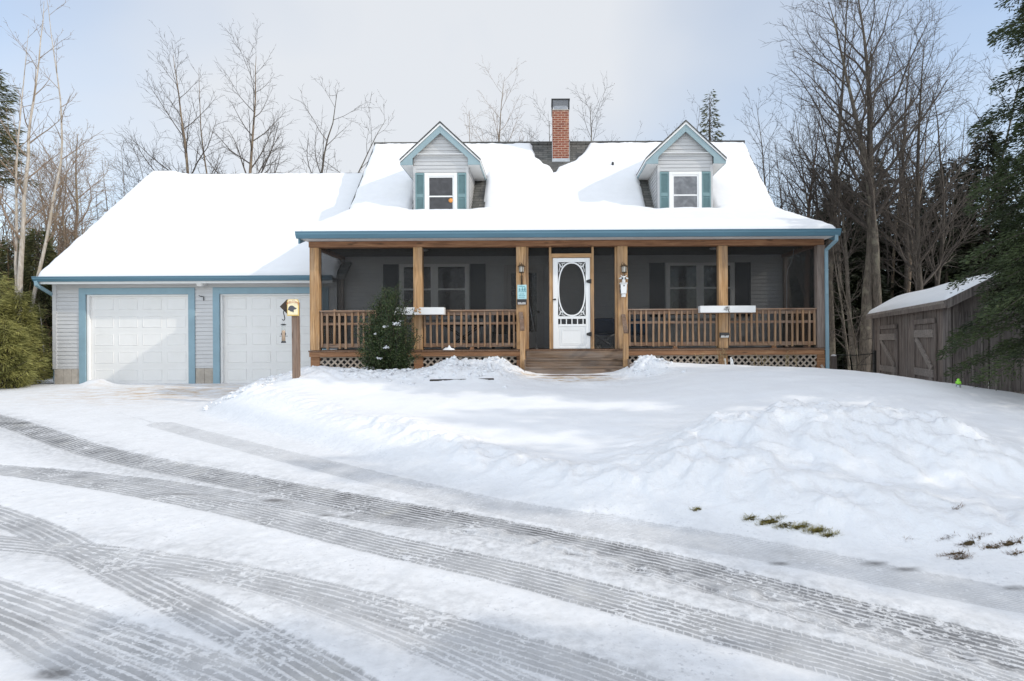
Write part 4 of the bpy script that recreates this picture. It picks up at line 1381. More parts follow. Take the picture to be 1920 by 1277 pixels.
# porch ---------------------------------------------------------------------------
PY1 = YP + .19
posts = [(580.5, 597.5, 'post'), (775, 791.5, 'post'), (968, 987, 'post'), (1158, 1177, 'post'), (1348, 1365, 'post'), (1533, 1548, 'post_shaded')]
PX = []
for a, b, mt in posts:
    x0, x1 = W(a, 560, YP).x, W(b, 560, YP).x
    PX.append((x0, x1))
    mb = MB(); mb.box(x0, x1, YP, PY1, ZF + .004, 2.118)
    mb.build('porch_post', M[mt], house, bevel=.008)
mb = MB()
mb.box(HX0, HX1, YP - .012, PY1 + .01, 2.12, 2.252)
for x in (HX0, HX1 - .14):
    mb.box(x, x + .14, PY1 + .011, YW - .02, 2.12, 2.252)
mb.build('porch_beam', M['beam'], house, bevel=.006)
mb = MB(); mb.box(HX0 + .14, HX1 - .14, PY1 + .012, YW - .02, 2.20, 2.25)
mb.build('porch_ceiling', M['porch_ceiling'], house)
for px in (795, 1338):
    c = W(px, 470, 13.9)
    mb = MB(); mb.lathe(c.x, 13.9, [(.004, 2.165), (.07, 2.17), (.10, 2.185), (.10, 2.199)], 20)
    mb.build('ceiling_light', M['white'], house, smooth=True)
mb = MB()
y = YP - .03
while y < YW - .03:
    y2 = min(y + .138, YW - .016)
    mb.box(HX0 - .01, HX1 + .01, y, y2 - .006, ZF - .035, ZF)
    y += .138
mb.build('porch_floor', M['porch_floor'], house)
mb = MB()
SX0, SX1 = W(986, 670, YP).x, W(1170, 670, YP).x
for a, b in ((HX0, SX0 - .01), (SX1 + .01, HX1)):
    mb.box(a, b, YP - .012, YP + .03, -.325, ZF - .037)
mb.box(HX0, HX0 + .04, YP + .031, YW, -.325, ZF - .037); mb.box(HX1 - .04, HX1, YP + .031, YW, -.325, ZF - .037)
mb.build('rim_joist', M['deck'], house, bevel=.005)
# short posts, and a dark sheet standing in for the shade below the deck
for x0, x1 in PX:
    mb = MB()
    mb.box(x0, x1, YP + .035, YP + .16, -1.1, -.327)
    mb.build('pier', M['deck'], house)
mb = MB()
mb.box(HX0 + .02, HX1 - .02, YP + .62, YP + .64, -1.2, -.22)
mb.build('crawlspace_shade_sheet', M['dark'], house)

def lattice_panel(x0, x1, z0, z1, y):
    mb = MB()
    w, pitch = .036, .145
    for sgn, yy in ((1, y), (-1, y + .009)):
        L = z1 - z0
        c = x0 - L
        while c < x1 + L:
            # line x = c + sgn*(z - z0) (sgn=1) or mirrored
            pts = []
            if sgn == 1: f = lambda z: c + (z - z0)
            else: f = lambda z: c + L - (z - z0)
            za, zb = z0, z1
            # clip to the panel
            def zx(x): return z0 + (x - c) if sgn == 1 else z0 + (c + L - x)
            zr = sorted((zx(x0), zx(x1)))
            za, zb = max(za, zr[0]), min(zb, zr[1])
            if zb - za > .02:
                mb.bar((f(za), yy, za), (f(zb), yy, zb), w, .008, (0, 1, 0))
            c += pitch
    mb.box(x0, x1, y - .012, y + .014, z1 - .02, z1)
    return mb.build('lattice', M['lattice'], house)
for i in range(5):
    if i == 2: continue
    lattice_panel(PX[i][1] + .01, PX[i + 1][0] - .01, -1.0, -.328, YP + .05)

# railings
def railing(i):
    a, b = PX[i][1], PX[i + 1][0]
    mb = MB()
    yc = YP + .07
    mb.box(a, b, yc - .05, yc + .07, .685, .714)
    mb.box(a, b, yc + .012, yc + .05, .595, .684)
    mb.box(a, b, yc + .012, yc + .05, .385, .44)
    mb.box(a, b, yc + .012, yc + .05, -.118, -.03)
    r = mb.build('railing', M['rail_x'], house, bevel=.004)
    n = int(round((b - a) / .129))
    first = None
    for k in range(n):
        x = a + .045 + (b - a - .09) * k / (n - 1)
        if first is None:
            mb = MB(); mb.box(x - .021, x + .021, yc - .03, yc + .009, -.115, .680)
            first = mb.build('baluster', M['baluster'], r, bevel=.003); fx = x
        else:
            c = dup_child(first, r, (x - fx, 0, 0))
            c.rotation_euler = (0, random.Random(i * 40 + k).uniform(-.012, .012), 0)
    xm = (a + b) / 2 + .05
    mb = MB(); mb.prism([(xm - .055, ZF + .002), (xm + .055, ZF + .002), (xm + .032, -.12), (xm - .032, -.12)], yc - .02, yc + .05)
    mb.build('support_block', M['deck'], r)
    return r
random.seed(3)
for i in (0, 1, 3, 4): railing(i)
# side railings and posts at the wall
for xs, s in ((HX0, 1), (HX1 - .12, -1)):
    mb = MB()
    x = xs + .04
    mb.box(x - .02, x + .07, PY1, YW - .14, .685, .714)
    mb.box(x, x + .04, PY1, YW - .14, .60, .684); mb.box(x, x + .04, PY1, YW - .14, .385, .44); mb.box(x, x + .04, PY1, YW - .14, -.118, -.03)
    r = mb.build('railing', M['rail_x'], house)
    n = 13
    first = None
    for k in range(n):
        y = PY1 + .08 + (YW - .14 - PY1 - .12) * k / (n - 1)
        xb = x - .03 if s > 0 else x + .042
        if first is None:
            mb = MB(); mb.box(xb, xb + .028, y - .018, y + .018, -.115, .68)
            first = mb.build('baluster', M['baluster'], r); fy = y
        else: dup_child(first, r, (0, y - fy, 0))
    mb = MB(); mb.box(xs, xs + .12, YW - .14, YW - .032, ZF + .004, 2.118)
    mb.build('porch_post', M['post_shaded'], house)

# insect screens
DX0, DX1 = W(1037, 560, YP).x, W(1107, 560, YP).x
mb = MB()
ysn = PY1 - .045
for i in (0, 1, 3, 4):
    mb.box(PX[i][1] + .001, PX[i + 1][0] - .001, ysn, ysn + .002, ZF + .03, 2.118)
mb.box(PX[2][1] + .05, DX0 - .085, ysn, ysn + .002, ZF + .03, 2.118)
mb.box(DX1 + .085, PX[3][0] - .05, ysn, ysn + .002, ZF + .03, 2.118)
mb.box(DX0 - .01, DX1 + .01, ysn, ysn + .002, 1.97, 2.118)
mb.box(HX0 + .075, HX0 + .077, PY1 + .002, YW - .145, ZF + .03, 2.118)
mb.box(HX1 - .062, HX1 - .060, PY1 + .002, YW - .145, ZF + .03, 2.118)
mb.build('insect_screen', M['screen'], house)

# door frame of the screen door
mb = MB()
for x0, x1 in ((DX0 - .085, DX0 - .035), (DX0 - .033, DX0 - .006), (DX1 + .006, DX1 + .033), (DX1 + .035, DX1 + .085)):
    t = 2.118 if x1 < DX0 - .034 or x0 > DX1 + .034 else 1.875
    mb.box(x0, x1, YP + .05, YP + .16, ZF + .004, t)
for x0, x1 in ((PX[2][1] + .002, PX[2][1] + .048), (PX[3][0] - .048, PX[3][0] - .002)):
    mb.box(x0, x1, YP + .07, YP + .15, ZF + .004, 2.118)
mb.build('door_frame', M['post'], house, bevel=.004)
mb = MB(); mb.box(DX0 - .034, DX1 + .034, YP + .052, YP + .15, 1.877, 1.965)
mb.build('door_header', M['post_x'], house, bevel=.004)

# screen door with oval fretwork
def door_z(py): return (640 - py) / 84.0 + .006
mb = MB()
yd0, yd1 = YP + .07, YP + .105
ix0, ix1 = DX0 + .112, DX1 - .098
zt, zb = 1.868, ZF + .012
ztop, zov0 = door_z(491.5), door_z(593.5)
zsp1, zsp0 = door_z(598.5), door_z(608.5)
mb.box(DX0, ix0, yd0, yd1, zb, zt); mb.box(ix1, DX1, yd0, yd1, zb, zt)
mb.box(ix0, ix1, yd0 + .001, yd1, ztop, zt)
mb.box(ix0, ix1, yd0 + .001, yd1, zsp1, zov0)
mb.box(ix0, ix1, yd0 + .001, yd1, door_z(613), zsp0)
mb.box(ix0, ix1, yd0 + .001, yd1, zb, door_z(651))
sdoor = mb.build('screen_door', M['white'], house, bevel=.005)
mb = MB()
mb.box(ix0 + .001, ix1 - .001, yd0 + .014, yd1 - .005, door_z(651) + .001, door_z(613) - .001)
for g in (.045, .085):
    o = [(ix0 + g, door_z(651) + g * .8), (ix1 - g, door_z(651) + g * .8), (ix1 - g, door_z(613) - g * .8), (ix0 + g, door_z(613) - g * .8)]
    i_ = [(x + (.012 if k in (0, 3) else -.012), z + (.012 if k < 2 else -.012)) for k, (x, z) in enumerate(o)]
    mb.ring(o, i_, yd0 + .006, yd0 + .0135)
mb.build('door_panel', M['white'], sdoor, bevel=.002)
xs_ = [ix0 + (ix1 - ix0) * f for f in (.10, .30, .50, .70, .90)]
for x in xs_:
    mb = MB(); mb.box(x - .011, x + .011, yd0 + .008, yd1 - .008, zsp0, zsp1)
    mb.build('spindle', M['white'], sdoor)
# oval ring and scrolls
ocx, ocz = (ix0 + ix1) / 2, (ztop + zov0) / 2
oa, ob = (ix1 - ix0) / 2 - .002, (ztop - zov0) / 2 - .002
N = 72
def sup(a, b, e, n=N):
    out = []
    for k in range(n):
        t = 2 * math.pi * k / n
        c, s = math.cos(t), math.sin(t)
        out.append((ocx + a * math.copysign(abs(c) ** (2 / e), c), ocz + b * math.copysign(abs(s) ** (2 / e), s)))
    return out
mb = MB()
mb.ring(sup(oa, ob, 2.45), sup(oa - .026, ob - .030, 2.4), yd0 + .006, yd1 - .010)
for sx in (-1, 1):
    for sz in (-1, 1):
        kx, kz = ocx + sx * (oa - .004), ocz + sz * (ob - .004)
        # a hook-shaped scroll and two short branches in every corner
        pts = []
        for k in range(15):
            t = k / 14
            ang = -.4 + t * 4.6
            r = .040 * (1 - .45 * t)
            pts.append((kx - sx * (.062 + r * math.cos(ang)), yd0 + .016, kz - sz * (.060 + r * math.sin(ang) * 1.25)))
        mb.tube(pts, .0085, 6)
        mb.tube([(kx - sx * .02, yd0 + .016, kz - sz * .21), (kx - sx * .03, yd0 + .016, kz - sz * .15), (kx - sx * .045, yd0 + .016, kz - sz * .10)], .0085, 6)
        mb.tube([(kx - sx * .155, yd0 + .016, kz - sz * .012), (kx - sx * .11, yd0 + .016, kz - sz * .022), (kx - sx * .07, yd0 + .016, kz - sz * .03)], .0085, 6)
        mb.tube([(kx, yd0 + .016, kz), (kx - sx * .05, yd0 + .016, kz - sz * .06), (kx - sx * .095, yd0 + .016, kz - sz * .125)], .008, 6)
mb.build('oval_fretwork', M['white'], sdoor, smooth=False)
mb = MB(); mb.box(ix0 - .01, ix1 + .01, yd1 - .004, yd1 - .002, zsp0 - .01, ztop + .01)
mb.build('door_screen', M['screen'], sdoor)
for z in (1.34, .155):
    mb = MB()
    mb.prism([(DX1 - .085, z - .022), (DX1 - .012, z - .045), (DX1 + .02, z - .045), (DX1 + .02, z + .045), (DX1 - .012, z + .045), (DX1 - .085, z + .022)], yd0 - .022, yd0 - .002)
    mb.tube([(DX1 + .014, yd0 - .025, z - .05), (DX1 + .014, yd0 - .025, z + .05)], .012, 8)
    mb.build('hinge', M['black'], sdoor)
mb = MB()
hz = door_z(562)
mb.tube([(DX0 + .045, yd0 - .005, hz), (DX0 + .045, yd0 - .05, hz)], [.012, .012], 10)
mb.lathe(0, 0, [(.004, -.02), (.02, -.015), (.024, 0), (.02, .015), (.004, .02)], 14)
mb.v[-5 * 14:] = [(DX0 + .045 + x, yd0 - .055 + y, hz + z) for x, y, z in mb.v[-5 * 14:]]
mb.box(DX0 - .03, DX0 + .03, yd0 - .012, yd0 - .002, hz - .012, hz + .012)
mb.build('handle', M['black'], sdoor)

# front steps
mb = MB()
rz = [-.218, -.383, -.545, -.71]
ty = [YP - .015, YP - .30, YP - .58, YP - .86]
for k in range(3):
    # riser under tread k, tread k+1
    mb.box(SX0 + .01, SX1 - .01, ty[k] - .012, ty[k] + .012, rz[k + 1] - .0, rz[k] - .002)
    mb.box(SX0 - .01 + .012 * k, SX1 + .01, ty[k + 1] - .03, ty[k] - .014, rz[k + 1] - .036, rz[k + 1])
mb.box(SX0 + .02, SX1 - .16, ty[3] - .012, ty[3] + .012, -1.0, rz[3] - .037)
mb.box(SX0 - .002, SX0 + .008, ty[3], YP, -1.0, rz[1]); mb.box(SX1 - .008, SX1 + .002, ty[3], YP, -1.0, rz[1])
steps = mb.build('front_steps', M['step'], house, bevel=.006)
for (pa, pb, px_post, up) in (((978, 985), 620, 980, 1), ((1168, 1178), 625, 1173, -1)):
    yn = YP - .56
    xc = W(px_post, 650, yn).x
    xp = PX[2][0] + .10 if up > 0 else PX[3][1] - .10
    mb = MB()
    ztn = W(px_post, pb, yn).z
    mb.box(xc - .055, xc + .055, yn - .05, yn + .05, -1.0, ztn)
    mb.build('newel_post', M['post'], steps, bevel=.006)
    mb = MB()
    mb.bar((xc, yn - .06, ztn + .01), (xp, YP - .005, ztn + .42), .09, .035, (0, 0, 1))
    mb.bar((xc, yn, ztn - .12), (xp, YP - .005, ztn + .28), .035, .07, (0, 0, 1))
    mb.bar((xc, yn, ztn - .62), (xp, YP - .005, ztn - .22), .035, .07, (0, 0, 1))
    mb.build('stair_rail', M['signpost'], steps, bevel=.004)
# cable hanging inside the porch at the right end
mb = MB()
mb.tube([tuple(W(px, py, 14.1)) for px, py in [(1489, 463), (1487, 478), (1483, 492), (1477, 505), (1475, 520), (1475, 560), (1475, 600), (1476, 640)]], .008, 6)
mb.build('cable', M['metal'], house, smooth=True)
# flood lights and bent hook on the garage wall
fl = W(380, 533, GYW - .06)
mb = MB()
mb.box(fl.x - .075, fl.x + .085, GYW - .12, GYW - .018, fl.z - .03, fl.z + .07)
mb.prism([(fl.x - .06, fl.z - .06), (fl.x + .07, fl.z - .06), (fl.x + .085, fl.z + .02), (fl.x - .075, fl.z + .02)], GYW - .22, GYW - .13)
mb.bar((fl.x - .07, GYW - .13, fl.z), (fl.x - .15, GYW - .17, fl.z + .06), .035, .06)
mb.build('flood_light', M['white'], house, bevel=.012)
h = W(379, 558, GYW - .04)
mb = MB()
mb.tube([(h.x - .07, GYW - .06, h.z + .055), (h.x - .03, GYW - .07, h.z + .03), (h.x + .01, GYW - .05, h.z + .035), (h.x + .03, GYW - .03, h.z + .02), (h.x + .03, GYW - .025, h.z - .08)], .010, 6)
mb.build('wall_hook', M['dark'], house)
# ------------------------------------------------------------------ things on and round the porch
def lantern(px, label, mirror):
    """wall lantern on the front of a porch post"""
    c = W(px, 500, YP)
    x, zt, y = c.x, c.z, YP
    t = thing('wall_lantern', (x, y, zt - .42), label, 'lantern', 'wall lanterns on the porch posts')
    ztop = zt + .045
    mb = MB()
    mb.tube([(x, y - .012, zt - .40), (x, y - .014, zt - .20)], .022, 8)
    mb.tube([(x, y - .02, zt - .22), (x, y - .05, zt - .31), (x, y - .09, zt - .28), (x, y - .10, zt - .17), (x, y - .10, zt - .13)], .010, 8)
    mb.tube([(x, y - .02, zt - .12), (x + mirror * .05, y - .05, zt + .05), (x + mirror * .03, y - .09, zt + .09)], .006, 6)
    mb.build('bracket', M['bronze'], t, smooth=True)
    mb = MB()
    mb.lathe(x, y - .10, [(.004, zt + .075), (.012, zt + .06), (.012, zt + .04), (.045, zt + .03), (.085, zt - .005), (.085, zt - .014), (.004, zt - .014)], 8)
    mb.build('cap', M['bronze'], t)
    mb = MB()
    mb.lathe(x, y - .10, [(.004, zt - .13), (.05, zt - .13), (.056, zt - .0145), (.004, zt - .0145)], 6)
    mb.build('glass', M['lamp_glass'], t)
    mb = MB()
    for k in range(6):
        a = 2 * math.pi * k / 6
        mb.bar((x + .053 * math.cos(a), y - .10 + .053 * math.sin(a), zt - .132), (x + .059 * math.cos(a), y - .10 + .059 * math.sin(a), zt - .015), .009, .009)
    mb.lathe(x, y - .10, [(.004, zt - .165), (.02, zt - .16), (.058, zt - .145), (.058, zt - .1305), (.004, zt - .1305)], 6)
    mb.build('cage', M['bronze'], t)
lantern(978, 'bronze wall lantern on the porch post above the teal hiking sign', -1)
lantern(1169, 'bronze wall lantern on the porch post above the cow birdhouse', -1)

# teal trail sign
a, b = W(970, 534, YP - .012), W(987.5, 561, YP - .012)
t = thing('trail_sign', (a.x + .1, YP, b.z), 'small pale teal sign with three walking figures nailed to the left door post', 'sign')
mb = MB(); mb.box(a.x, b.x, YP - .012, YP - .002, b.z, a.z)
mb.build('board', M['teal_sign'], t, bevel=.003)
w_, h_ = b.x - a.x, a.z - b.z
def figure(cx, cz, s, lean):
    m = MB()
    y = YP - .0135
    m.lathe(0, 0, [(.001, 0), (.010 * s, 0), (.010 * s, .001), (.001, .001)], 10)
    m.v = [(cx + lean * .5 * s + x_, y - z_, cz + .052 * s + y_) for x_, y_, z_ in m.v]
    for p, q, ww in (((0, -.005), (lean * .4, .042), .017), ((0, -.002), (-.02, -.05), .010), ((0, -.002), (.02, -.05), .010), ((lean * .3, .032), (.022, .008), .008), ((lean * .3, .032), (-.02, .006), .008), ((.026, .02), (.03, -.05), .004)):
        m.bar((cx + p[0] * s, y, cz + p[1] * s), (cx + q[0] * s, y, cz + q[1] * s), ww * s, .0012, (0, 1, 0))
    return m
for k, (fx, fz_, s) in enumerate(((.22, .62, .85), (.53, .63, 1.0), (.80, .64, 1.0))):
    figure(a.x + w_ * fx, b.z + h_ * fz_, s, .01).build('walking_figure', M['teal_dark'], t)
mb = MB()
rr = random.Random(5)
for k, (z0, x0, x1) in enumerate(((.88, .15, .82), (.36, .25, .75), (.25, .15, .85), (.14, .2, .8))):
    x = x0
    while x < x1:
        wd = rr.uniform(.05, .12)
        mb.box(a.x + w_ * x, a.x + w_ * min(x1, x + wd), YP - .0132, YP - .0122, b.z + h_ * z0 - .008, b.z + h_ * z0 + .008)
        x += wd + .035
mb.build('lettering', M['teal_dark'], t)

def solar_light(px, py, label):
    c = W(px, py, YP)
    t = thing('solar_light', (c.x, YP, c.z - .06), label, 'solar light', 'black solar lights on the porch posts')
    mb = MB()
    x0, x1 = c.x - .105, c.x + .105
    mb.prism([(YP - .002, c.z + .055), (YP - .06, c.z + .045), (YP - .085, c.z - .01), (YP - .03, c.z - .062), (YP - .002, c.z - .062)], x0, x1, lambda p, q, r: (q, p, r))
    mb.build('case', M['dark'], t, bevel=.006)
    mb = MB()
    n = [(c.x - .088, YP - .078, c.z - .012), (c.x + .088, YP - .078, c.z - .012), (c.x + .088, YP - .034, c.z - .056), (c.x - .088, YP - .034, c.z - .056)]
    off = Vector((0, -.7, -.72)) * .006
    mb.add([Vector(p) + off for p in n] + [Vector(p) - off * .2 for p in n], [(3, 2, 1, 0), (0, 1, 5, 4), (1, 2, 6, 5), (2, 3, 7, 6), (3, 0, 4, 7)])
    mb.build('lens', M['white'], t)
    mb = MB()
    mb.prism([(c.x - .018, c.z - .012), (c.x, c.z - .034), (c.x + .018, c.z - .012)], YP - .092, YP - .072)
    mb.build('sensor', M['black'], t)
solar_light(978.5, 566, 'black solar light with white lens directly under the teal hiking sign')
solar_light(1357.5, 628, 'black solar light with white lens low on the post under the right planter')

# cow birdhouse on the right door post
c = W(1169, 540, YP - .07)
x, z = c.x, c.z
t = thing('birdhouse', (x, YP - .07, z - .14), 'white cow shaped birdhouse with black patches hanging on the right door post', 'birdhouse')
mb = MB()
mb.prism([(x - .072, z + .09), (x - .06, z - .13), (x + .06, z - .13), (x + .072, z + .09)][::-1], YP - .13, YP - .012)
mb.build('body', M['white'], t, bevel=.01)
mb = MB(); mb.box(x - .085, x + .085, YP - .145, YP - .006, z + .0905, z + .112); mb.build('roof', M['white'], t, bevel=.004)
mb = MB(); mb.box(x - .045, x + .045, YP - .10, YP - .03, z - .20, z - .1305); mb.build('base', M['white'], t, bevel=.004)
mb = MB()
mb.lathe(0, 0, [(.001, 0), (.016, 0), (.016, .002), (.001, .002)], 14)
mb.v = [(x + .004 + p, YP - .1315 - r, z + .045 + q) for p, q, r in mb.v]
mb.build('entrance_hole', M['black'], t)
for s, dz, r in ((-1, .04, .04), (-1, -.075, .048), (1, .05, .038), (1, -.065, .044)):
    mb = MB()
    mb.lathe(0, 0, [(.001, 0), (r * .8, .004), (r, .012), (r * .8, .02), (.001, .024)], 14)
    mb.v = [(x + s * (.066 + r_ * .7), YP - .072 + p * .9, z + dz + q) for p, q, r_ in mb.v]
    mb.build('black_patch', M['black'], t, smooth=True)
mb = MB()
mb.lathe(x, YP - .11, [(.004, z + .113), (.032, z + .118), (.040, z + .145), (.034, z + .18), (.046, z + .22), (.038, z + .25), (.004, z + .258)], 14)
head = mb.build('head', M['white'], t, smooth=True)
for s in (-1, 1):
    mb = MB(); mb.tube([(x + s * .04, YP - .11, z + .215), (x + s * .075, YP - .11, z + .212), (x + s * .105, YP - .105, z + .20)], [.012, .02, .004], 8)
    mb.build('ear', M['white'], head, smooth=True)
    mb = MB(); mb.tube([(x + s * .028, YP - .11, z + .25), (x + s * .055, YP - .11, z + .262), (x + s * .062, YP - .11, z + .285)], [.011, .009, .003], 8)
    mb.build('horn', M['white'], head, smooth=True)
    mb = MB(); mb.tube([(x + s * .022, YP - .15, z + .23), (x + s * .034, YP - .152, z + .19)], [.012, .014], 8)
    mb.build('eye_patch', M['black'], head, smooth=True)
mb = MB(); mb.tube([(x, YP - .10, z + .258), (x - .012, YP - .09, z + .30), (x + .004, YP - .06, z + .315)], .004, 6)
mb.build('hook', M['metal'], t)

# planter boxes on the rail
def planter(px0, px1, label, decor):
    yc = YP - .10
    a, b = W(px0, 577 if px0 < 1000 else 574, yc), W(px1, 590 if px0 < 1000 else 586, yc)
    zt, zb = a.z, b.z
    t = thing('planter_box', ((a.x + b.x) / 2, yc, zb), label, 'planter', 'white planter boxes on the porch rail')
    mb = MB()
    x0, x1 = a.x, b.x
    y0, y1 = YP - .20, YP - .01
    th = .012
    mb.box(x0, x1, y0, y0 + th, zb, zt); mb.box(x0, x1, y1 - th, y1, zb, zt)
    mb.box(x0, x0 + th, y0 + th, y1 - th, zb, zt); mb.box(x1 - th, x1, y0 + th, y1 - th, zb, zt)
    mb.box(x0 + th, x1 - th, y0 + th, y1 - th, zb, zb + .012)
    mb.build('box', M['white'], t, bevel=.004)
    mb = MB()
    n = 26
    vs, fs = [], []
    for i in range(n + 1):
        for j in range(4):
            vs.append((x0 + th + (x1 - x0 - 2 * th) * i / n, y0 + th + (y1 - y0 - 2 * th) * j / 3, zt - .03 + .025 * math.sin(i * 1.7 + j) * math.sin(i * .6)))
    for i in range(n):
        for j in range(3): fs.append((i * 4 + j, (i + 1) * 4 + j, (i + 1) * 4 + j + 1, i * 4 + j + 1))
    mb.add(vs, fs)
    mb.build('snow_fill', M['snow'], t, smooth=True)
    xm = x0 + (x1 - x0) * .45
    if decor == 'leaf':
        rr = random.Random(2)
        mb = MB()
        for k in range(9):
            c = Vector((xm + .05 + rr.uniform(-.06, .06), y0 - .015 - rr.uniform(0, .02), zt - .06 + rr.uniform(-.06, .07)))
            d = Vector((rr.uniform(-1, 1), rr.uniform(-.3, .1), rr.uniform(-1, 1))).normalized() * .04
            e = Vector((-d.z, rr.uniform(-.2, .2) * .02, d.x)) * .6
            mb.add([c - d, c + e, c + d, c - e], [(0, 1, 2, 3)])
        mb.build('dead_leaves', M['leafbrown'] if False else M['seed'], t)
    else:
        mb = MB()
        zc = (zt + zb) / 2
        xb = x0 + (x1 - x0) * .48
        for s, sc in ((1, 1.0), (.55, .7), (.2, .8)):
            mb.tube([(xb + .0, y0 - .006, zc - .03), (xb - .07 * s, y0 - .006, zc - .03 + .02 * s), (xb - .03 * s, y0 - .008, zc + .045 * sc), (xb + .05 * s, y0 - .006, zc + .055 * sc), (xb + .06 * s, y0 - .006, zc - .0), (xb + .02, y0 - .006, zc - .02)], .004, 5)
        mb.tube([(xb + .03, y0 - .006, zc - .02), (xb + .045, y0 - .012, zc - .07), (xb + .04, y0 - .012, zc - .11)], [.007, .01, .005], 6)
        mb.build('ribbon', M['fence_dark'] if False else M['brown_dark'], t)
planter(737, 834, 'white planter box on the left porch rail with dead leaves on its face', 'leaf')
planter(1311, 1414, 'white planter box on the right porch rail with a dark ribbon drawing', 'ribbon')

# snow shovel / scraper leaning inside the porch
p0, p1 = W(1007, 651, YP + .35), W(990, 556, YP + .24)
t = thing('long_handled_scraper', (p0.x, YP + .35, ZF), 'thin grey pole with a small white head leaning beside the left door post', 'scraper')
p0 = Vector((p0.x, p0.y, ZF + .03))
mb = MB(); mb.tube([p0, p1], .011, 8); mb.build('pole', M['metal'], t, smooth=True)
mb = MB(); mb.bar(p0 + Vector((0, 0, -.028)), p0 + Vector((-.012, 0, .10)), .055, .05); mb.build('head', M['paint_offwhite'], t, bevel=.01)

# folding camp chairs
def camp_chair(px, yc, label, mat, s=1.0):
    c = W(px, 640, yc)
    x, z = c.x, ZF
    t = thing('camp_chair', (x, yc, z), label, 'chair', 'folding camp chairs on the porch')
    mb = MB()
    w = .27 * s
    # sagging backrest towards the viewer, seat behind it
    vs, fs = [], []
    for i in range(9):
        for j in range(6):
            u = i / 8 * 2 - 1; v = j / 5
            vs.append((x + w * u, yc + .04 + .05 * (1 - u * u) - .06 * v, z + .36 + .36 * v - .02 * (u * u)))
    for i in range(8):
        for j in range(5): fs.append((i * 6 + j, (i + 1) * 6 + j, (i + 1) * 6 + j + 1, i * 6 + j + 1))
    mb.add(vs, fs)
    bk = mb.build('backrest', mat, t, smooth=True)
    m = bk.modifiers.new('thick', 'SOLIDIFY'); m.thickness = .012
    mb = MB()
    vs, fs = [], []
    for i in range(7):
        for j in range(5):
            u = i / 6 * 2 - 1; v = j / 4
            vs.append((x + w * u, yc + .08 + .42 * v, z + .37 - .05 * (1 - u * u) + .04 * v))
    for i in range(6):
        for j in range(4): fs.append((i * 5 + j, (i + 1) * 5 + j, (i + 1) * 5 + j + 1, i * 5 + j + 1))
    mb.add(vs, fs)
    st_ = mb.build('seat', mat, t, smooth=True)
    m = st_.modifiers.new('thick', 'SOLIDIFY'); m.thickness = .012
    for sx in (-1, 1):
        for (q0, q1) in (((w, 0.0, .36), (-w, 0.0, .012)), ((w, .5, .38), (-w, .5, .012)), ((w, 0.02, .012), (w, -.01, .74)), ((w, .5, .012), (w, .48, .58))):
            mb = MB(); mb.tube([(x + sx * q0[0], yc + q0[1], z + q0[2]), (x + sx * q1[0], yc + q1[1], z + q1[2])], .009, 6)
            mb.build('leg', M['metal'], t, smooth=True)
camp_chair(1133, YP + .75, 'dark navy folding camp chair seen through the screen right of the door', M['navy'], 1.0)
camp_chair(1196, YP + 1.25, 'bright blue folding camp chair partly hidden behind the right door post', M['blue_canvas'], .9)

# stones on the deck beside the chair
for px, s, lb in ((1122, .075, 'rounder pale stone on the porch floor at the left foot of the navy chair'), (1149, .06, 'smaller pale stone on the porch floor at the right foot of the navy chair')):
    c = W(px, 645, YP + .30)
    mb = MB()
    mb.lathe(c.x, YP + .30, [(.004, ZF + .002), (s * .9, ZF + .01), (s, ZF + s * .45), (s * .75, ZF + s * .9), (.004, ZF + s * 1.1)], 9)
    rr = random.Random(int(px))
    mb.v = [(x_ + rr.uniform(-.01, .01), y_ + rr.uniform(-.01, .01), z_) for x_, y_, z_ in mb.v]
    tag(mb.build('stone', M['stone'], smooth=True), lb, 'stone', 'stones on the porch floor')

# dark patio table with crossed legs, behind the left railing
c = W(872, 620, YP + 1.0)
x, y = c.x, YP + 1.05
t = thing('patio_table', (x, y, ZF), 'dark folding patio table with crossed legs behind the left railing', 'table')
mb = MB(); mb.box(x - .55, x + .45, y - .35, y + .35, ZF + .56, ZF + .60); mb.build('tabletop', M['dark'], t, bevel=.01)
for yy in (-.28, .28):
    for s in (-1, 1):
        mb = MB(); mb.tube([(x - s * .38 - .05, y + yy + s * .012, ZF + .012), (x + s * .38 - .05, y + yy + s * .012, ZF + .55)], .014, 6)
        mb.build('leg', M['black'], t, smooth=True)
c = W(930, 620, YP + .9)
x = c.x + .15
t = thing('patio_chair', (x, y, ZF), 'dark low patio chair beside the table behind the left railing', 'chair')
mb = MB(); mb.box(x - .24, x + .24, y - .25, y + .22, ZF + .36, ZF + .41); mb.build('seat', M['dark'], t, bevel=.012)
mb = MB(); mb.bar((x, y + .22, ZF + .41), (x, y + .34, ZF + .85), .48, .04, (0, 1, 0)); mb.build('backrest', M['dark'], t, bevel=.012)
for sx in (-1, 1):
    for sy in (-.22, .2):
        mb = MB(); mb.tube([(x + sx * .22, y + sy, ZF + .012), (x + sx * .21, y + sy, ZF + .355)], .014, 6); mb.build('leg', M['black'], t, smooth=True)
    mb = MB(); mb.bar((x + sx * .25, y - .22, ZF + .58), (x + sx * .25, y + .26, ZF + .62), .04, .03); mb.build('armrest', M['dark'], t)

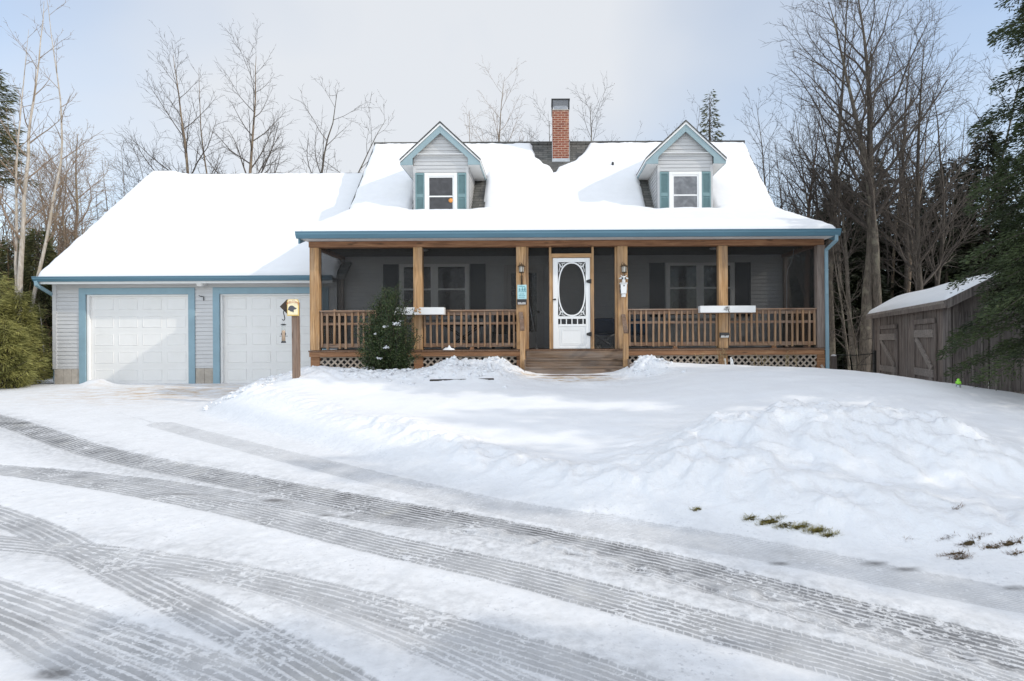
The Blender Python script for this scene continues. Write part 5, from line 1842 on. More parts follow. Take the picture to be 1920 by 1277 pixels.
# little snow heap on the deck edge
c = W(841, 655, YP - .03)
mb = MB()
vs, fs = [], []
for i in range(13):
    for j in range(7):
        u, v = i / 12 * 2 - 1, j / 6 * 2 - 1
        h_ = max(0, 1 - (u * u + v * v)) ** .7 * (.055 + .05 * math.exp(-((u - .05) / .16) ** 2)) * (1 + .25 * math.sin(9 * u + 4 * v))
        vs.append((c.x + u * .14, YP + .0 + v * .045, ZF - .002 + h_))
for i in range(12):
    for j in range(6): fs.append((i * 7 + j, (i + 1) * 7 + j, (i + 1) * 7 + j + 1, i * 7 + j + 1))
mb.add(vs, fs)
tag(mb.build('snow_heap', M['snow'], smooth=True), 'small white snow heap on the deck edge below the left railing', 'snow heap')

# ------------------------------------------------------------------ signpost with dog sign, bird feeder
PYS = 11.0
c0 = W(556, 706, PYS); ct_ = W(553, 562, PYS)
xs, zs0, zs1 = c0.x, gz(c0.x, PYS) - .25, ct_.z
t = thing('signpost', (xs, PYS, gz(xs, PYS)), 'weathered wooden post with a cream dog sign standing in the snow bank', 'signpost')
mb = MB(); mb.bar((xs + .0, PYS, zs0), (xs - .01, PYS, zs1 - .05), .12, .10, (0, 1, 0)); mb.build('post', M['signpost'], t, bevel=.006)
a, b = W(537.5, 561, PYS - .09), W(559.5, 592, PYS - .09)
mb = MB()
yb = PYS - .075
def arch(x0, x1, z0, z1, r, n=6):
    p = [(x0, z0), (x1, z0), (x1, z1 - r)]
    for k in range(1, n): p.append((x1 - r + r * math.cos(k / n * math.pi / 2), z1 - r + r * math.sin(k / n * math.pi / 2)))
    p.append((x1 - r, z1)); p.append((x0 + r, z1))
    for k in range(1, n): p.append((x0 + r - r * math.sin(k / n * math.pi / 2), z1 - r + r * math.cos(k / n * math.pi / 2)))
    p.append((x0, z1 - r))
    return p
mb.prism(arch(a.x, b.x, b.z, a.z, .045), yb, yb + .02)
board = mb.build('sign_board', M['sign_yellow'], t)
mb = MB(); mb.prism(arch(a.x + .014, b.x - .014, b.z + .02, a.z - .008, .042), yb - .003, yb - .0002); mb.build('sign_face', M['cream'], board)
cxm, w_ = (a.x + b.x) / 2, (b.x - a.x)
h_ = a.z - b.z
# dog head in profile looking right
dog = [(-.40, -.02), (-.33, .16), (-.22, .26), (-.08, .30), (.08, .27), (.20, .17), (.30, .08), (.43, .05), (.44, -.02), (.34, -.08), (.20, -.11), (.15, -.18), (.14, -.34), (.08, -.42), (.03, -.33), (-.02, -.30), (-.10, -.33), (-.20, -.26), (-.28, -.20), (-.44, -.13)]
mb = MB(); mb.prism([(cxm - .01 + u * w_ * .86, b.z + h_ * .44 + v * w_ * .86) for u, v in dog][::-1], yb - .005, yb - .0032); mb.build('dog_head', M['silhouette'], board)
fc = bpy.data.curves.new('sign_words', 'FONT')
fc.body = 'WELCOME'; fc.size = .062; fc.align_x = 'CENTER'; fc.extrude = .001
fo = bpy.data.objects.new('tmp_text', fc); COL.objects.link(fo)
dg = bpy.context.evaluated_depsgraph_get()
me = bpy.data.meshes.new_from_object(fo.evaluated_get(dg))
bpy.data.objects.remove(fo)
base = ORI[board.name]
for v in me.vertices:
    x_, z_ = v.co.x, v.co.y
    z2 = z_ - 2.2 * x_ * x_
    v.co = (cxm + x_ * .82 - base.x, yb - .0045 - v.co.z - base.y, b.z + h_ * .78 + z2 - base.z)
link_mesh('lettering', me, M['sign_red'], board)
# diamond-shaped dark board behind it
ca = W(536, 575, PYS - .03)
mb = MB()
r_ = .135
mb.prism([(ca.x - r_ + .03, ca.z), (ca.x + .03, ca.z - r_), (ca.x + .16, ca.z - r_ * .3), (ca.x + .16, ca.z + r_ * .6), (ca.x + .03, ca.z + r_)], PYS - .054, PYS - .02)
arm = mb.build('arrow_board', M['brown_dark'], t)
mb = MB()
hk = [W(px, py, PYS - .06) for px, py in [(536.5, 581.5), (533, 582), (531.5, 586), (533, 592), (534, 597), (533, 600), (531, 600.5), (529.5, 598.5)]]
mb.tube(catmull([tuple(p) for p in hk], 3), .009, 7)
mb.build('hook', M['black'], t, smooth=True)

fc_ = W(531.5, 608, PYS - .06)
x, y = fc_.x, PYS - .06
zt, zb = W(531.5, 608.3, y).z, W(531.5, 643, y).z
t = thing('bird_feeder', (x, y, zb), 'clear tube bird feeder with tan seed hanging below the hook of the signpost', 'bird feeder')
mb = MB(); mb.lathe(x, y, [(.004, zt + .012), (.03, zt + .008), (.052, zt - .006), (.05, zt - .014), (.004, zt - .014)], 18); mb.build('lid', M['dark'], t, smooth=True)
mb = MB(); mb.lathe(x, y, [(.034, zb + .03), (.034, zt - .015)], 18); mb.build('tube', M['clear'], t, smooth=True)
hh = zt - zb
mb = MB(); mb.lathe(x, y, [(.004, zb + .035), (.030, zb + .035), (.031, zb + hh * .62), (.024, zb + hh * .68), (.004, zb + hh * .66)], 14); mb.build('seed', M['seed'], t, smooth=True)
mb = MB(); mb.lathe(x, y, [(.004, zb), (.045, zb), (.042, zb + .02), (.020, zb + .05), (.026, zb + .075), (.004, zb + .075)], 16); mb.build('base', M['dark'], t, smooth=True)
for s in (-1, 1):
    mb = MB(); mb.tube([(x + s * .03, y, zb + hh * .37), (x + s * .075, y, zb + hh * .365)], .005, 6)
    mb.tube([(x + s * .033, y, zb + hh * .56), (x + s * .037, y, zb + hh * .48), (x + s * .033, y, zb + hh * .41)], [.006, .012, .006], 7)
    mb.build('perch', M['dark'], t)
mb = MB()
hz_ = W(531, 600.5, y).z
mb.tube([(x - .03, y, zt + .0), (x - .012, y, (zt + hz_) / 2), (x, y, hz_ - .004), (x + .012, y, (zt + hz_) / 2), (x + .03, y, zt)], .0022, 5)
mb.build('hanger_wire', M['metal'], t)

# timber edging showing in the snow
p, q = ground_hit(806, 713), ground_hit(926, 711)
mb = MB(); mb.bar((p[0], p[1], p[2] - .037), (q[0], q[1], q[2] - .036), .09, .10)
tag(mb.build('edging_timber', M['earth'], bevel=.006), 'dark timber edging lying half buried in the snow left of the steps', 'timber')

# white stakes and leaning board at the lattice
def stake(px, pz1, tilt, label, grp='white plastic stakes by the porch lattice', h=.34, mat='white'):
    c = W(px, 690, YP - .07)
    z0 = gz(c.x, c.y) - .05
    top = W(px, pz1, YP - .07).z
    mb = MB()
    mb.bar((c.x, YP - .07, z0), (c.x + tilt, YP - .045, top), .034, .012, (0, 1, 0))
    tag(mb.build('stake', M[mat], bevel=.003), label, 'stake', grp)
stake(1362, 672, -.03, 'white stake left of the pier below the right planter')
stake(1371.5, 670, -.005, 'taller white stake right of the pier below the right planter')
stake(1376, 673, -.035, 'white stake farthest right of the three leaning together at the lattice')
c = W(1551, 697, YP - .09)
mb = MB(); mb.bar((c.x, YP - .09, gz(c.x, YP - .09) - .05), (c.x - .10, YP - .02, W(1542, 684, YP).z), .05, .016, (0, 1, 0))
tag(mb.build('loose_slat', M['lattice']), 'short pale wooden slat leaning at the foot of the downspout', 'slat')

# dry stalks by the lattice
def stalks(px0, px1, n, hmax, seed, label):
    rr = random.Random(seed)
    mb = MB()
    for k in range(n):
        c = W(rr.uniform(px0, px1), 690, YP - rr.uniform(.05, .22))
        z0 = gz(c.x, c.y) - .03
        h_ = hmax * rr.uniform(.5, 1)
        dx, dy = rr.uniform(-.12, .12), rr.uniform(-.05, .1)
        mb.tube([(c.x, c.y, z0), (c.x + dx * .4, c.y + dy * .3, z0 + h_ * .6), (c.x + dx, c.y + dy, z0 + h_)], [.004, .003, .0015], 4, False)
        for q in range(3):
            f_ = rr.uniform(.4, .95)
            b_ = Vector((c.x + dx * f_, c.y + dy * f_, z0 + h_ * f_))
            mb.tube([b_, b_ + Vector((rr.uniform(-.1, .1), rr.uniform(-.04, .04), rr.uniform(.02, .09)))], [.0025, .001], 4, False)
    tag(mb.build('dry_plant', M['straw']), label, 'dry plant', 'dry plants in front of the lattice')
stalks(1346, 1364, 9, .55, 1, 'thin dry stalks at the pier below the right planter')
stalks(1415, 1500, 16, .42, 2, 'wide tangle of dry stalks before the right lattice')
stalks(1304, 1316, 4, .30, 3, 'few short dry stalks left in front of the right lattice')

# ------------------------------------------------------------------ shed
C0 = Vector((7.45, 10.7, 0)); U = Vector((.2940, .9558, 0)); V_ = Vector((.9558, -.2940, 0))
LU, LV = 5.54, .60
ZB = -1.5; ZE = .735; ZR = 1.06
def sp(u, v, z): return C0 + U * u + V_ * v + Vector((0, 0, z))
shed = thing('shed', tuple(sp(LU / 2, LV / 2, -1.1)), 'weathered board shed with snowy lean-to roof and two plank doors', 'shed')
rr = random.Random(9)
# front boards
mb = MB()
u = 0.0
while u < LU:
    wd = rr.uniform(.13, .19)
    u2 = min(u + wd, LU)
    o = rr.uniform(0, .016)
    vs = [sp(u + .006, -.012 - o, ZB), sp(u2 - .006, -.012 - o, ZB), sp(u2 - .006, -.012 - o, ZE), sp(u + .006, -.012 - o, ZE)]
    vs += [sp(u + .002, .03, ZB), sp(u2 - .002, .03, ZB), sp(u2 - .002, .03, ZE), sp(u + .002, .03, ZE)]
    mb.add(vs, [(3, 2, 1, 0), (0, 1, 5, 4), (1, 2, 6, 5), (2, 3, 7, 6), (3, 0, 4, 7)])
    u = u2
fw_ = mb.build('front_wall', M['shed_brown'], shed)
mb = MB()
v = 0.0
zt_at = lambda v: ZE + (ZR - ZE) * v / LV
while v < LV:
    wd = rr.uniform(.10, .16)
    v2 = min(v + wd, LV)
    for zlo, zhi, o in ((ZB, .52, .012), (.50, None, .03)):
        o += rr.uniform(0, .006)
        za, zb_ = (zhi, zhi) if zhi else (zt_at(v), zt_at(v2))
        vs = [sp(-o, v + .002, zlo), sp(-o, v2 - .002, zlo), sp(-o, v2 - .002, zb_), sp(-o, v + .002, za)]
        vs += [sp(.01, v + .002, zlo), sp(.01, v2 - .002, zlo), sp(.01, v2 - .002, zb_), sp(.01, v + .002, za)]
        mb.add(vs, [(0, 1, 2, 3), (4, 5, 1, 0), (5, 6, 2, 1), (6, 7, 3, 2), (7, 4, 0, 3)])
    v = v2
# battens
for v in np.arange(.05, LV, .145):
    mb.bar(sp(-.04, v, ZB), sp(-.04, v, zt_at(v) - .01), .03, .018, U)
mb.build('side_wall', M['shed'], shed)
mb = MB()
mb.add([sp(0.03, .03, ZB), sp(LU, .03, ZB), sp(LU, LV, ZB), sp(.03, LV, ZB), sp(.03, .03, ZE), sp(LU, .03, ZE), sp(LU, LV, ZR), sp(.03, LV, ZR)], [(0, 3, 2, 1), (0, 1, 5, 4), (1, 2, 6, 5), (2, 3, 7, 6), (3, 0, 4, 7)])
mb.build('inner_frame', M['earth'], shed)
# corner boards
mb = MB()
mb.bar(sp(-.03, -.02, ZB), sp(-.03, -.02, ZE), .10, .05, V_)
mb.bar(sp(.13, -.035, ZB), sp(.13, -.035, ZE), .12, .02, V_)
mb.build('corner_board', M['shed'], shed)
mb = MB(); mb.bar(sp(LU - .05, -.035, ZB), sp(LU - .05, -.035, ZE), .10, .03, V_); mb.build('corner_board', M['shed'], shed)
# roof with fascia
sl_ = (ZR - ZE) / LV
def rp(u, v, dz): return sp(u, v, ZE + sl_ * v + dz)
mb = MB()
ua, ub, va, vb = -.30, LU + .25, -.16, LV + .12
mb.add([rp(ua, va, .05), rp(ub, va, .05), rp(ub, vb, .05), rp(ua, vb, .05), rp(ua, va, .0), rp(ub, va, .0), rp(ub, vb, .0), rp(ua, vb, .0)],
       [(3, 2, 1, 0), (4, 5, 6, 7), (0, 1, 5, 4), (1, 2, 6, 5), (2, 3, 7, 6), (3, 0, 4, 7)])
srf = mb.build('roof', M['shed_x'], shed)
mb = MB()
mb.bar(rp(ua, va + .02, -.035), rp(ub, va + .02, -.035), .03, .12)
mb.build('fascia', M['shed_brown'], srf)
mb = MB()
mb.bar(rp(ua - .012, va, -.03), rp(ua - .012, vb, -.03), .03, .15)
mb.build('barge_board', M['shed'], srf)
# snow
nu, nv = 70, 18
vs = []
for i in range(nu + 1):
    for j in range(nv + 1):
        fu, fv = i / nu, j / nv
        e = min(fu * (ub - ua), (1 - fu) * (ub - ua), fv * (vb - va), (1 - fv) * (vb - va))
        h_ = .085 * math.sqrt(max(0, 1 - (1 - min(1, e / .16)) ** 2)) * (1 + .15 * math.sin(fu * 11 + fv * 5))
        vs.append(rp(ua + .03 + fu * (ub - ua - .06), va + .02 + fv * (vb - va - .04), .052 + h_))
qs = [(i * (nv + 1) + j, (i + 1) * (nv + 1) + j, (i + 1) * (nv + 1) + j + 1, i * (nv + 1) + j + 1) for i in range(nu) for j in range(nv)]
mb = MB(); mb.add(vs, qs); mb.build('roof_snow', M['snow'], srf, smooth=True)
def on_front(px, py):
    """photo pixel -> (u, z) on the shed's front plane"""
    d = W(px, py, 1.0)
    n = V_
    tt = n.dot(C0) / n.dot(d)
    p_ = d * tt
    return (p_ - C0).dot(U), p_.z
def plank_door(pts, flip):
    (u0, z1), (u1, z1b) = pts
    z1 = (z1 + z1b) / 2
    z0 = z1 - 1.75
    lo, hi = min(u0, u1), max(u0, u1)
    mb = MB()
    n = 5
    for k in range(n):
        a_ = lo + (hi - lo) * k / n; b_ = lo + (hi - lo) * (k + 1) / n
        o = .028 + .004 * (k % 2)
        vs = [sp(a_ + .004, -o - .012, z0), sp(b_ - .004, -o - .012, z0), sp(b_ - .004, -o - .012, z1), sp(a_ + .004, -o - .012, z1),
              sp(a_ + .004, -.021, z0), sp(b_ - .004, -.021, z0), sp(b_ - .004, -.021, z1), sp(a_ + .004, -.021, z1)]
        mb.add(vs, [(3, 2, 1, 0), (0, 1, 5, 4), (1, 2, 6, 5), (2, 3, 7, 6), (3, 0, 4, 7)])
    d = mb.build('door', M['shed_brown'], shed)
    mb = MB()
    mid = z1 - .98
    th = .036
    mb.bar(sp(lo, -.062, z1 - .19), sp(hi, -.062, z1 - .19), .16, th, V_)
    mb.bar(sp(lo, -.062, mid), sp(hi, -.062, mid), .15, th, V_)
    A, B = (lo + .08, hi - .08) if flip else (hi - .08, lo + .08)
    mb.bar(sp(A, -.060, z1 - .28), sp(B, -.060, mid + .085), .13, th * .9, V_)
    mb.bar(sp(B, -.060, mid - .085), sp(A, -.060, z0 + .1), .13, th * .9, V_)
    mb.build('brace', M['shed_x'], d, bevel=.005)
    mb = MB()
    mb.bar(sp(lo - .09, -.06, z1 + .06), sp(hi + .09, -.06, z1 + .06), .10, .03, V_)
    mb.bar(sp(lo - .06, -.045, z0), sp(lo - .06, -.045, z1), .07, .03, V_)
    mb.bar(sp(hi + .06, -.045, z0), sp(hi + .06, -.045, z1), .07, .03, V_)
    mb.build('door_frame', M['shed_brown'], d)
plank_door((on_front(1655, 619), on_front(1684, 616)), False)
plank_door((on_front(1721, 611), on_front(1756, 605)), False)

# board fence joining the shed's near side
t = thing('board_fence', tuple(sp(-.02, 2.4, -1.1)), 'tall weathered board fence running right from the shed behind the hemlock', 'fence')
mb = MB()
v = LV + .02
while v < 4.6:
    wd = rr.uniform(.12, .17)
    o = rr.uniform(0, .012)
    zt_ = .50 + rr.uniform(-.012, .012)
    vs = [sp(-.02 - o, v + .004, ZB), sp(-.02 - o, v + wd - .004, ZB), sp(-.02 - o, v + wd - .004, zt_), sp(-.02 - o, v + .004, zt_),
          sp(.02, v + .004, ZB), sp(.02, v + wd - .004, ZB), sp(.02, v + wd - .004, zt_), sp(.02, v + .004, zt_)]
    mb.add(vs, [(0, 1, 2, 3), (7, 6, 5, 4), (4, 5, 1, 0), (5, 6, 2, 1), (6, 7, 3, 2), (7, 4, 0, 3)])
    v += wd
mb.bar(sp(.03, LV + .02, -.5), sp(.03, 4.6, -.5), .012, 1.9)
mb.build('boards', M['shed'], t)
for z in (.2, -.6):
    mb = MB(); mb.bar(sp(.05, LV + .02, z), sp(.05, 4.6, z), .08, .05, U); mb.build('rail', M['shed_x'], t)
mb = MB(); mb.bar(sp(-.05, LV + .02, -1.0), sp(-.05, 4.6, -1.06), .14, .03, U); mb.build('kick_board', M['shed_brown'], t)
# lime green bottle-like marker at the shed corner
gx_, gy_, gz_ = ground_hit(1797, 726)
t = thing('garden_marker', (gx_, gy_, gz_), 'small bright lime green garden figure standing by the shed side', 'marker')
mb = MB(); mb.lathe(gx_, gy_, [(.004, gz_ - .03), (.035, gz_ - .03), (.03, gz_ + .03), (.012, gz_ + .045), (.004, gz_ + .045)], 12); mb.build('base', M['metal'], t, smooth=True)
mb = MB(); mb.lathe(gx_, gy_, [(.004, gz_ + .045), (.040, gz_ + .05), (.036, gz_ + .085), (.018, gz_ + .10), (.022, gz_ + .115), (.010, gz_ + .13), (.004, gz_ + .13)], 12); mb.build('figure', M['lime'], t, smooth=True)

# wire fence between house and shed
t = thing('wire_fence', tuple(W(1600, 700, 14.6)), 'low dark wire fence with a stout post between house and shed', 'fence')
a, b = W(1563, 668, 14.6), W(1640, 663, 14.8)
mb = MB(); mb.box(a.x - .06, a.x + .06, 14.54, 14.66, -1.4, a.z + .0); pst = mb.build('post', M['shed'], t, bevel=.01)
mb = MB(); mb.lathe(a.x, 14.6, [(.01, a.z + .001), (.07, a.z + .003), (.05, a.z + .035), (.015, a.z + .045)], 10); mb.build('post_snow', M['snow'], t, smooth=True)
mb = MB(); mb.box(b.x - .03, b.x + .03, 14.77, 14.83, -1.4, b.z + .08); mb.build('post', M['fence_dark'], t)
mb = MB()
for zf in (.0, .33, .66, 1.0):
    z_ = -1.1 + (b.z + 1.1) * zf
    mb.tube([(a.x, 14.6, z_ - .02), ((a.x + b.x) / 2, 14.7, z_ - .04), (b.x, 14.8, z_)], .006 if zf < 1 else .012, 5)
for k in range(1, 9):
    x_ = a.x + (b.x - a.x) * k / 9
    mb.tube([(x_, 14.6 + .2 * k / 9, -1.3), (x_, 14.6 + .2 * k / 9, b.z)], .004, 4)
mb.build('wire_mesh', M['fence_dark'], t)

# ------------------------------------------------------------------ turf showing at the foot of the ploughed pile
def turf(spots, seed, dark):
    rr = np.random.RandomState(seed)
    V, Q = [], []
    for px, py, rx, ry, n in spots:
        cx_, cy_, _z = ground_hit(px, py)
        x_off = cx_
        for _ in range(n):
            a_ = rr.uniform(0, 2 * math.pi); r_ = math.sqrt(rr.uniform(0, 1))
            x_, y_ = cx_ + math.cos(a_) * r_ * rx * 1.25 + rr.normal(0, .012), cy_ + math.sin(a_) * r_ * ry * 1.2 + .35 * ry * math.sin(x_off * 60 + math.cos(a_) * 9) + rr.normal(0, .006)
            z_ = gz(x_, y_) - .004
            d = rr.normal(0, 1, 2); d /= np.hypot(*d)
            l_ = rr.uniform(.015, .05); w_ = .0022
            up = rr.uniform(.15, .7)
            b0 = np.array([x_, y_, z_]); tip = b0 + np.array([d[0] * l_, d[1] * l_ * .6, l_ * up])
            s_ = np.array([-d[1], d[0], 0]) * w_
            i0 = len(V)
            V += [b0 - s_, b0 + s_, tip + s_ * .2, tip - s_ * .2]
            Q.append((i0, i0 + 1, i0 + 2, i0 + 3))
    return V, Q
V1, Q1 = turf([(1306, 957, .035, .012, 90), (1408, 976, .05, .02, 200), (1445, 981, .09, .025, 420), (1470, 986, .06, .02, 250), (1500, 990, .075, .02, 330), (1530, 996, .075, .025, 420), (1555, 1003, .05, .015, 220)], 1, 0)
tag(np_mesh('grass', V1, Q1, M['grass'], None, tuple(V1[0])), 'yellow green turf showing through the snow at the foot of the pile', 'grass', kind='stuff')
V1, Q1 = turf([(1790, 1040, .09, .012, 160), (1815, 1022, .07, .012, 120), (1800, 1046, .06, .012, 150), (1860, 1030, .08, .015, 120), (1895, 1020, .09, .02, 150), (1775, 1008, .05, .01, 60), (1830, 1010, .08, .01, 60), (1905, 1040, .06, .012, 90), (1795, 955, .04, .01, 40), (1700, 1013, .03, .006, 20)], 2, 1)
tag(np_mesh('grass', V1, Q1, M['brush'], None, tuple(V1[0])), 'scattered dark bits of turf and leaves at the right edge of the lane', 'grass', kind='stuff')
# ------------------------------------------------------------------ trees
def tubes_np(chains, nside):
    """chains: list of (pts (n,3), radii (n)) -> V, Q"""
    groups = {}
    for p, r in chains: groups.setdefault(len(p), []).append((p, r))
    Vs, Qs, off = [], [], 0
    ang = np.arange(nside) * 2 * math.pi / nside
    for n, lst in groups.items():
        P = np.array([c[0] for c in lst]); R = np.array([c[1] for c in lst])
        T = np.empty_like(P)
        T[:, 1:-1] = P[:, 2:] - P[:, :-2]; T[:, 0] = P[:, 1] - P[:, 0]; T[:, -1] = P[:, -1] - P[:, -2]
        T /= np.linalg.norm(T, axis=2, keepdims=True) + 1e-9
        ref = np.where(np.abs(T[:, :1, 2:]) > .8, np.array([1.0, 0, 0]), np.array([0, 0, 1.0]))
        ref = np.broadcast_to(ref, T.shape)
        A = ref - T * (ref * T).sum(2, keepdims=True)
        A /= np.linalg.norm(A, axis=2, keepdims=True) + 1e-9
        B = np.cross(T, A)
        ring = P[:, :, None, :] + R[:, :, None, None] * (A[:, :, None, :] * np.cos(ang)[None, None, :, None] + B[:, :, None, :] * np.sin(ang)[None, None, :, None])
        c = len(lst)
        Vs.append(ring.reshape(-1, 3))
        i = np.arange(c * n * nside).reshape(c, n, nside) + off
        j = np.roll(i, -1, 2)
        Qs.append(np.stack([i[:, :-1], j[:, :-1], j[:, 1:], i[:, 1:]], -1).reshape(-1, 4))
        off += c * n * nside
    return np.concatenate(Vs), np.concatenate(Qs)

def perp(d, az):
    a = np.cross(d, [0, 0, 1.0] if abs(d[2]) < .95 else [1.0, 0, 0]); a /= np.linalg.norm(a)
    b = np.cross(d, a)
    return a * math.cos(az) + b * math.sin(az)

def grow(rs, out, p, d, L, r, lvl, P):
    seg = P['seg'][lvl]
    n = max(2, int(round(L / seg)))
    pts = [p]; rad = [r]
    dirs = [d]
    nz = rs.normal(0, P['wob'][lvl], (n, 3))
    for i in range(n):
        d = d + nz[i]; d[2] += P['up'][lvl]
        d = d / math.sqrt(d @ d)
        p = p + d * (L / n)
        pts.append(p); dirs.append(d)
        rad.append(r * (1 - (i + 1) / n * (1 - P['tip'][lvl])))
    out.append((np.array(pts), np.array(rad), lvl))
    if lvl < P['max']:
        nc = P['nch'][lvl]
        if lvl > 0: nc = max(1, int(round(nc * min(1.3, L / P['ref'][lvl]))))
        az = rs.uniform(0, 6.28)
        for k in range(nc):
            t = P['t0'][lvl] + (1 - P['t0'][lvl]) * (k + rs.uniform(.1, .9)) / nc
            i = min(n - 1, int(t * n)); f = t * n - i
            q = pts[i] * (1 - f) + pts[i + 1] * f
            rr = rad[i] * (1 - f) + rad[i + 1] * f
            az += 2.4 + rs.uniform(-.5, .5)
            ang = rs.uniform(*P['ang'][lvl])
            cd = dirs[i] * math.cos(ang) + perp(dirs[i], az) * math.sin(ang)
            cl = L * P['len'][lvl] * (1 - P['fall'][lvl] * t) * rs.uniform(.7, 1.2)
            grow(rs, out, q, cd, cl, max(P['rmin'], rr * P['rr'][lvl]), lvl + 1, P)

TREE = dict(seg=[.6, .4, .3, .25], wob=[.03, .09, .12, .14], up=[.02, .055, .03, .02], tip=[.06, .2, .3, .4], nch=[14, 8, 6, 0], t0=[.28, .18, .12], ang=[(.50, .95), (.4, .85), (.4, .9)],
            len=[.46, .48, .52], fall=[.62, .5, .4], rr=[.56, .55, .6], ref=[1, 2.6, 1.2], rmin=.0055, max=3)
TREES = []
def tree(name, label, px, Y, ytop, r0, seed, lean=0.0, bark='bark', twig='twig', stems=None, group='bare trees round the house', over=None, zb=None, leaves=0, cat='tree', cut=None):
    """bare tree whose trunk stands at photo column px at depth Y and whose top reaches photo row ytop"""
    rs = np.random.RandomState(seed)
    P = dict(TREE); P.update(over or {})
    P['nch'] = [int(P['nch'][0] * 1.4), P['nch'][1] + 3, P['nch'][2] + 2, 0]
    r0 *= .74
    b = W(px, 640, Y)
    z0 = gz(b.x, Y) - .15 if zb is None else zb
    top = W(px, ytop, Y).z
    H = (top - z0)
    out = []
    stems = stems or [(0.0, lean, 1.0, 1.0)]
    for (dx, ln, hf, rf) in stems:
        d = np.array([ln, rs.uniform(-.06, .06), 1.0]); d /= np.linalg.norm(d)
        grow(rs, out, np.array([b.x + dx, Y + rs.uniform(-.1, .1), z0]), d, H * hf * .95, r0 * rf, 0, P)
    t = thing(name, (b.x, Y, z0 + .15), label, cat, group)
    main = [(p, r) for p, r, l in out if l <= 0]
    limb = [(p, r) for p, r, l in out if l == 1]
    fine = [(p, r) for p, r, l in out if l >= 2]
    V, Q = tubes_np(main, 10)
    np_mesh('trunk', V, Q, M[bark], t, None, True)
    V1, Q1 = tubes_np(limb, 5)
    if fine:
        V2, Q2 = tubes_np(fine, 3)
        V1, Q1 = np.concatenate([V1, V2]), np.concatenate([Q1, Q2 + len(V1)])
    np_mesh('crown', V1, Q1, M[twig], t, None, True)
    if leaves:
        tips = np.array([p[-1] for p, r in fine])
        sel = tips[rs.randint(0, len(tips), leaves)]
        np_mesh('dead_leaves', *cards(rs, sel, rs.normal(0, 1, (leaves, 3)), .05, .025), M['leafbrown'], t)
    TREES.append(t)
    return t

def cards(rs, C, D, L, Wd):
    """diamond leaf cards at C pointing along D"""
    C = np.asarray(C); D = np.asarray(D, float)
    D = D / (np.linalg.norm(D, axis=1, keepdims=True) + 1e-9)
    n = len(C)
    R = rs.normal(0, 1, (n, 3))
    S = np.cross(D, R); S /= np.linalg.norm(S, axis=1, keepdims=True) + 1e-9
    L = np.broadcast_to(np.asarray(L, float).reshape(-1, 1), (n, 1)) * rs.uniform(.7, 1.3, (n, 1))
    Wd = np.broadcast_to(np.asarray(Wd, float).reshape(-1, 1), (n, 1))
    a = C; b = C + D * L * .5 + S * Wd * .5; c = C + D * L; d = C + D * L * .5 - S * Wd * .5
    V = np.stack([a, b, c, d], 1).reshape(-1, 3)
    Q = np.arange(n * 4).reshape(n, 4)
    return V, Q

def conifer_cards(rs, x, y, z0, H, R, nb, per, L, Wd, zlow=.06, droop=.35, up=.10, shape=.85, ragged=.35):
    """branches in whorls; sprays of needles along both sides of every branch"""
    h = zlow + (1 - zlow) * (np.arange(nb) + rs.uniform(0, 1, nb)) / nb
    az = np.arange(nb) * 2.39996 + rs.uniform(-.4, .4, nb)
    ln = (R * (1 - h) ** shape + .12) * rs.uniform(1 - ragged, 1 + ragged * .6, nb)
    dx, dy = np.cos(az), np.sin(az)
    # branch spines for the tubes
    chains = []
    S5 = np.linspace(0, 1, 5)
    for i in range(nb):
        s = S5 * ln[i]
        pz = z0 + h[i] * H + up * s - droop * s * s / max(R, .5)
        chains.append((np.stack([x + dx[i] * s, y + dy[i] * s, pz], 1), np.linspace(.018, .004, 5) * (1.4 - h[i]) * max(1, H / 9)))
    # needle sprays
    k = np.repeat(np.arange(nb), np.maximum(3, (per * ln / R).astype(int)))
    m = len(k)
    t = rs.uniform(.10, 1.0, m) ** .8
    s = t * ln[k]
    side = rs.uniform(-1, 1, m)
    wd = ln[k] * .38 * (1 - t * .75) + .06
    px_ = x + dx[k] * s - dy[k] * side * wd
    py_ = y + dy[k] * s + dx[k] * side * wd
    pz = z0 + h[k] * H + up * s - droop * s * s / max(R, .5) - .12 * np.abs(side) * wd + rs.normal(0, .045, m)
    D = np.stack([dx[k] * .8 - dy[k] * side * .9, dy[k] * .8 + dx[k] * side * .9, -.25 + rs.normal(0, .25, m)], 1) + rs.normal(0, .2, (m, 3))
    V, Q = cards(rs, np.stack([px_, py_, pz], 1), D, L, Wd)
    return V, Q, chains

def conifer(name, label, x, Y, H, R, seed, nb, per, L, Wd, mat, group, zlow=.06, droop=.35, up=.10, shape=.85, ragged=.35, bark='bark_dark', trunk_r=None, lean=0):
    rs = np.random.RandomState(seed)
    z0 = gz(x, Y) - .1
    V, Q, ch = conifer_cards(rs, x, Y, z0, H, R, nb, per, L, Wd, zlow, droop, up, shape, ragged)
    t = thing(name, (x, Y, z0 + .1), label, 'tree', group)
    np_mesh('foliage', V, Q, M[mat], t)
    tr = trunk_r or H * .016
    zz = np.linspace(0, 1, 9)
    tk = [(np.stack([x + .05 * np.sin(zz * 5 + seed), Y + .05 * np.cos(zz * 4), z0 + zz * H * .99], 1), tr * (1 - zz * .93))]
    Vt, Qt = tubes_np(tk, 9)
    np_mesh('trunk', Vt, Qt, M[bark], t, None, True)
    Vb, Qb = tubes_np(ch, 4)
    np_mesh('branches', Vb, Qb, M[bark], t, None, True)
    return t

